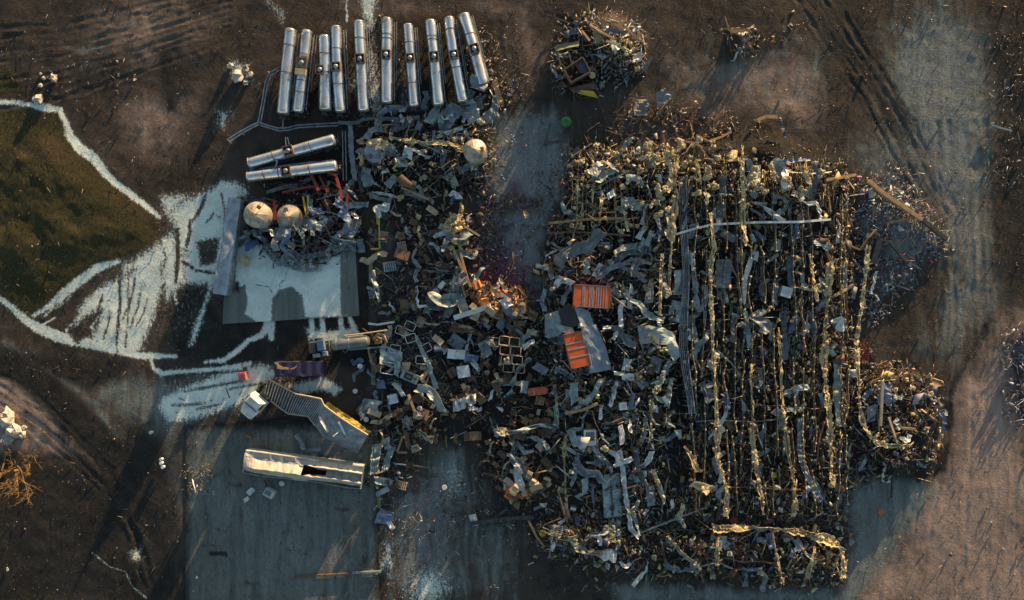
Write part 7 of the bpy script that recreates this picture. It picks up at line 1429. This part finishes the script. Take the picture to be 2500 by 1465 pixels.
# ------------------------------------------------------------------ uncountable small rubble and litter, one mass per zone
PAL = {'metal': (.33, .37, .40), 'white': (.58, .60, .60), 'dark': (.03, .028, .028), 'rust': (.15, .09, .055), 'card': (.22, .145, .085), 'wood': (.36, .24, .12), 'foam': (.50, .42, .19), 'plum': (.11, .045, .075), 'red': (.30, .04, .03), 'blue': (.05, .08, .22), 'soil': (.09, .065, .045), 'lav': (.32, .30, .38), 'teal': (.22, .29, .30), 'mag': (.5, .03, .3)}
def rubble(name, zones, label):
    VV, CC = [], []; FF = []; nv = 0
    for poly, dens, weights, size, lift, ymul in zones:
        P = np.asarray(poly); a = P.min(0); b = P.max(0); area = (b[0] - a[0]) * (b[1] - a[1]) / PPM ** 2; n = int(area * dens)
        px = R2.uniform(a[0], b[0], n); py = R2.uniform(a[1], b[1], n); sd = sd_poly(px, py, poly)
        dn = fbm(px / 55., py / 55., 91, 3); keep = (sd + R2.normal(0, 14, n) > 0) & (R2.random(n) < np.clip(dn * 2.6 - .55, .12, 1)); px, py = px[keep], py[keep]; n = len(px)
        if n == 0: continue
        z = gh(px, py) * .8 + .04 + R2.uniform(0, 1, n) ** 1.6 * lift
        k = (CAM_H - z) / CAM_H / PPM; x = (px - 1250) * k; y = (732.5 - py) * k
        L_ = size * R2.lognormal(0, .55, n); kind = R2.random(n); w_ = np.where(kind < .6, L_ * R2.uniform(.06, .22, n), L_ * R2.uniform(.3, .8, n)); L_ = np.where(kind < .6, L_ * 2.6, L_ * 1.1); t_ = np.where(kind > .93, w_ * R2.uniform(.4, .9, n), .02 + .02 * R2.random(n))
        th = R2.uniform(0, np.pi, n); 
        if ymul: th = np.where(R2.random(n) < .55, np.pi / 2 + R2.normal(0, .2, n), th)
        s1 = R2.normal(0, .35, n); s2 = R2.normal(0, .35, n)
        names = list(weights); pr = np.array([weights[q] for q in names], float); ci = R2.choice(len(names), n, p=pr / pr.sum()); col = np.array([PAL[q] for q in names])[ci] * R2.uniform(.55, 1.3, (n, 1))
        c, s = np.cos(th), np.sin(th); corners = []; jit = {(a_, b_): (R2.uniform(.3, 1.15, n), R2.uniform(.2, 1.2, n), R2.normal(0, .22, n)) for a_ in (-1, 1) for b_ in (-1, 1)}
        for sz in (-1, 1):
            for sx, sy in ((-1, -1), (1, -1), (1, 1), (-1, 1)):
                q_ = jit[(sx, sy)]; lx, ly = sx * L_ / 2 * q_[0], sy * w_ / 2 * q_[1]; corners.append(np.stack([x + lx * c - ly * s, y + lx * s + ly * c, z + lx * s1 + ly * s2 + q_[2] * w_ + sz * t_ / 2 + t_ / 2], -1))
        V = np.stack(corners, 1).reshape(-1, 3); base = nv + np.arange(n)[:, None, None] * 8
        fq = np.array([(3, 2, 1, 0), (4, 5, 6, 7), (0, 1, 5, 4), (1, 2, 6, 5), (2, 3, 7, 6), (3, 0, 4, 7)])[None] + base
        VV.append(V); FF.append(fq.reshape(-1, 4)); CC.append(np.repeat(col, 8, 0)); nv += n * 8
    V = np.concatenate(VV).astype(np.float32); Fq = np.concatenate(FF).astype(np.int32); C_ = np.concatenate(CC)
    me = bpy.data.meshes.new(name); me.vertices.add(len(V)); me.vertices.foreach_set('co', V.ravel()); me.loops.add(Fq.size); me.loops.foreach_set('vertex_index', Fq.ravel()); me.polygons.add(len(Fq)); me.polygons.foreach_set('loop_start', np.arange(0, Fq.size, 4, dtype=np.int32)); me.polygons.foreach_set('loop_total', np.full(len(Fq), 4, np.int32)); me.update()
    at = me.color_attributes.new('tint', 'FLOAT_COLOR', 'POINT'); at.data.foreach_set('color', np.concatenate([C_, np.ones((len(C_), 1))], 1).astype(np.float32).ravel())
    return tag(link(name, me, RUBM), label, 'rubble', kind='stuff')
RUBM, t, b = new_mat('rubble_mix'); g = G(t); at = g.n('ShaderNodeAttribute', attribute_name='tint'); n1 = g.noise(2.2, 4, .6, g.n('ShaderNodeNewGeometry').outputs['Position'])
t.links.new(g.mix(g.math('MULTIPLY', g.step(n1, .45, .65), .45), at.outputs['Color'], (.05, .042, .035)), b.inputs['Base Color']); b.inputs['Roughness'].default_value = .6
W1 = dict(metal=3, white=1.5, dark=13, rust=5, card=1, wood=2.4, foam=2.2, teal=3, red=.1, blue=.2)  # large dark share: shade of the deep gaps put into piece colour
scatter_bars([(1390,350),(1660,340),(1660,560),(1390,570)], 60, ['wood', 'wood', 'steel_rust'], (.5, 1.6), (.5, 1.1)); scatter_bars([(1660,360),(2050,400),(2050,500),(1660,470)], 34, ['wood', 'steel_rust'], (.6, 1.6), (.5, 1.0))
rubble('rubble', [(Z_EAST, 13, dict(W1, white=.7, teal=2, metal=1.6, dark=16), .38, 1.0, 1), (Z_WEST, 16, W1, .38, 1.0, 0), (Z_EAST, 2, dict(foam=3, wood=3, teal=1, dark=2), .32, 2.0, 1), (Z_WEST, 3, dict(foam=2, wood=3, white=2, teal=3, metal=2), .36, 1.7, 0), ([(1300,1180),(2070,1180),(2080,1340),(1300,1330)], 9, W1, .38, .6, 0), ([(2030,860),(2130,840),(2140,1180),(2040,1200)], 10, W1, .36, .5, 0), (Z_HALL, 3, dict(dark=3, rust=3, teal=2, foam=1, metal=2), .3, .5, 0), (Z_LOW, 15, dict(metal=1.5, white=1, dark=10, rust=5, wood=2, foam=2, teal=1.5, blue=1, red=.2, card=2), .4, .7, 0), (Z_SIDE, 16, dict(metal=1.5, white=1, dark=9, rust=4, wood=3, foam=2, blue=1.4, lav=1.4, red=.3), .36, .7, 0)], 'tangle of small metal, foam and timber rubble filling the wrecked hall')
rubble('rubble', [(Z_FLOOR, 13, dict(card=5, dark=9, white=.9, metal=1, plum=1.6, red=.5, lav=1.4, foam=.8, teal=1, wood=1, rust=3), .34, .35, 0), ([(1120,520),(1330,560),(1350,740),(1200,740)], 20, dict(plum=5, lav=3, card=2, dark=1, red=1.0, rust=1.5), .24, .12, 0), ([(1150,690),(1285,720),(1290,790),(1165,790)], 14, dict(card=3, red=1.6, wood=6, rust=2), .42, .9, 0), ([(1075,520),(1140,520),(1150,625),(1085,625)], 16, dict(wood=3, foam=4, card=2, dark=2), .4, 1.0, 0), ([(1235,1130),(1330,1130),(1340,1210),(1240,1215)], 14, dict(wood=4, card=4, dark=2), .38, .8, 0), ([(1060,640),(1120,640),(1130,740),(1060,740)], 14, dict(wood=3, white=2, metal=2, dark=3), .4, .9, 0)], 'brown cartons, plastic and paper rubble covering the open floor')
rubble('rubble', [(Z_STRIP, 16, dict(metal=1.8, white=1, dark=11, rust=4, wood=3, foam=2, teal=1.5), .38, .8, 0), (Z_SILO, 16, dict(metal=1.5, dark=10, rust=3, teal=1.5, red=1.0, blue=1, plum=1.2), .42, .7, 0), ([(1130,110),(1180,60),(1250,230),(1230,275),(1190,260)], 12, dict(lav=3, wood=3, card=2, white=1, dark=2), .24, .3, 0)], 'metal scrap and splinters rubble around the tanks and silos')
rubble('rubble', [(Z_UPPER, 20, dict(metal=2, white=1.6, dark=4, rust=3, wood=2.4, foam=1.4, card=2, teal=2.4, lav=1.4), .32, .5, 0), (Z_FAR, 16, dict(dark=4, wood=2, rust=2, blue=1, white=1, teal=1), .3, .5, 0), (Z_NORTH, 6, dict(wood=2, rust=2, card=2, dark=2, white=.8, red=.4, lav=1), .3, .25, 0), ([(1740,60),(1880,80),(1950,60),(1930,90),(1850,110)], 6, dict(wood=2, card=2, white=1), .22, .12, 0)], 'splintered rubble of the heaps beyond the road')
rubble('litter', [(Z_EDGE, 20, dict(lav=7, white=3, wood=2, mag=.25, dark=2, metal=2, foam=.3), .24, .16, 0), ([(2130,400),(2200,420),(2250,510),(2200,520)], 14, dict(lav=6, white=3), .22, .1, 0), ([(2170,630),(2230,620),(2240,690),(2190,690)], 5, dict(mag=3, lav=2), .2, .05, 0), (Z_TRASH, 12, dict(blue=2, lav=4, white=2, red=.4, dark=2), .28, .3, 0), ([(2400,80),(2520,60),(2520,500),(2400,420)], 1.6, dict(lav=3, teal=3, white=1), .2, .06, 0), ([(1130,400),(1215,420),(1235,560),(1190,680),(1130,600)], 14, dict(plum=3, rust=3, lav=2, wood=2, dark=3, white=.6), .24, .25, 0), ([(1320,420),(1390,420),(1390,640),(1300,620)], 9, dict(dark=4, rust=3, metal=1, wood=2), .26, .3, 0), ([(1170,470),(1330,475),(1330,525),(1180,530)], 14, dict(card=3, wood=2, plum=2, dark=2, foam=1, rust=2), .28, .3, 0), (Z_ROAD, 2.2, dict(lav=3, white=1, card=1.5, plum=1, wood=1), .18, .05, 0)], 'pale paper and plastic litter strewn over the bare ground')
rubble('litter', [([(-20,-20),(2520,-20),(2520,1480),(-20,1480)], 1.3, dict(white=.7, soil=9, wood=1.0, lav=.5, dark=5, card=1), .13, .03, 0), ([(925,1150),(1300,1190),(1310,1290),(1130,1300),(940,1330)], 4.5, dict(card=3, white=1.6, lav=1.6, dark=3, foam=.8, teal=1, wood=1.5), .24, .12, 0), ([(1290,1380),(2070,1420),(2100,1465),(1250,1465)], 2.5, dict(dark=3, white=1, blue=.4, foam=.6, rust=2, teal=1), .2, .06, 0), ([(940,1180),(1300,1200),(1290,1440),(940,1470)], 2.2, dict(white=2, lav=2, card=1.5, dark=1, foam=.6), .16, .03, 0), ([(430,1130),(530,1150),(520,1210),(440,1190)], 7, dict(white=1, wood=2, foam=1, blue=.6, teal=1), .3, .15, 0), ([(830,1060),(935,1000),(940,1260),(860,1230)], 6, dict(card=3, white=1.5, teal=2, dark=2, wood=1), .24, .1, 0), ([(455,1050),(925,1020),(925,1465),(455,1465)], .8, dict(white=1, card=1, dark=2, lav=1), .12, .02, 0), ([(380,880),(700,880),(640,1010),(420,1040)], 1.5, dict(dark=3, soil=3, white=1), .14, .02, 0), ([(60,90),(360,130),(330,260),(90,280)], .9, dict(lav=2, white=1), .14, .03, 0)], 'thin litter of pebbles and paper bits over the whole site')
finish_labels()
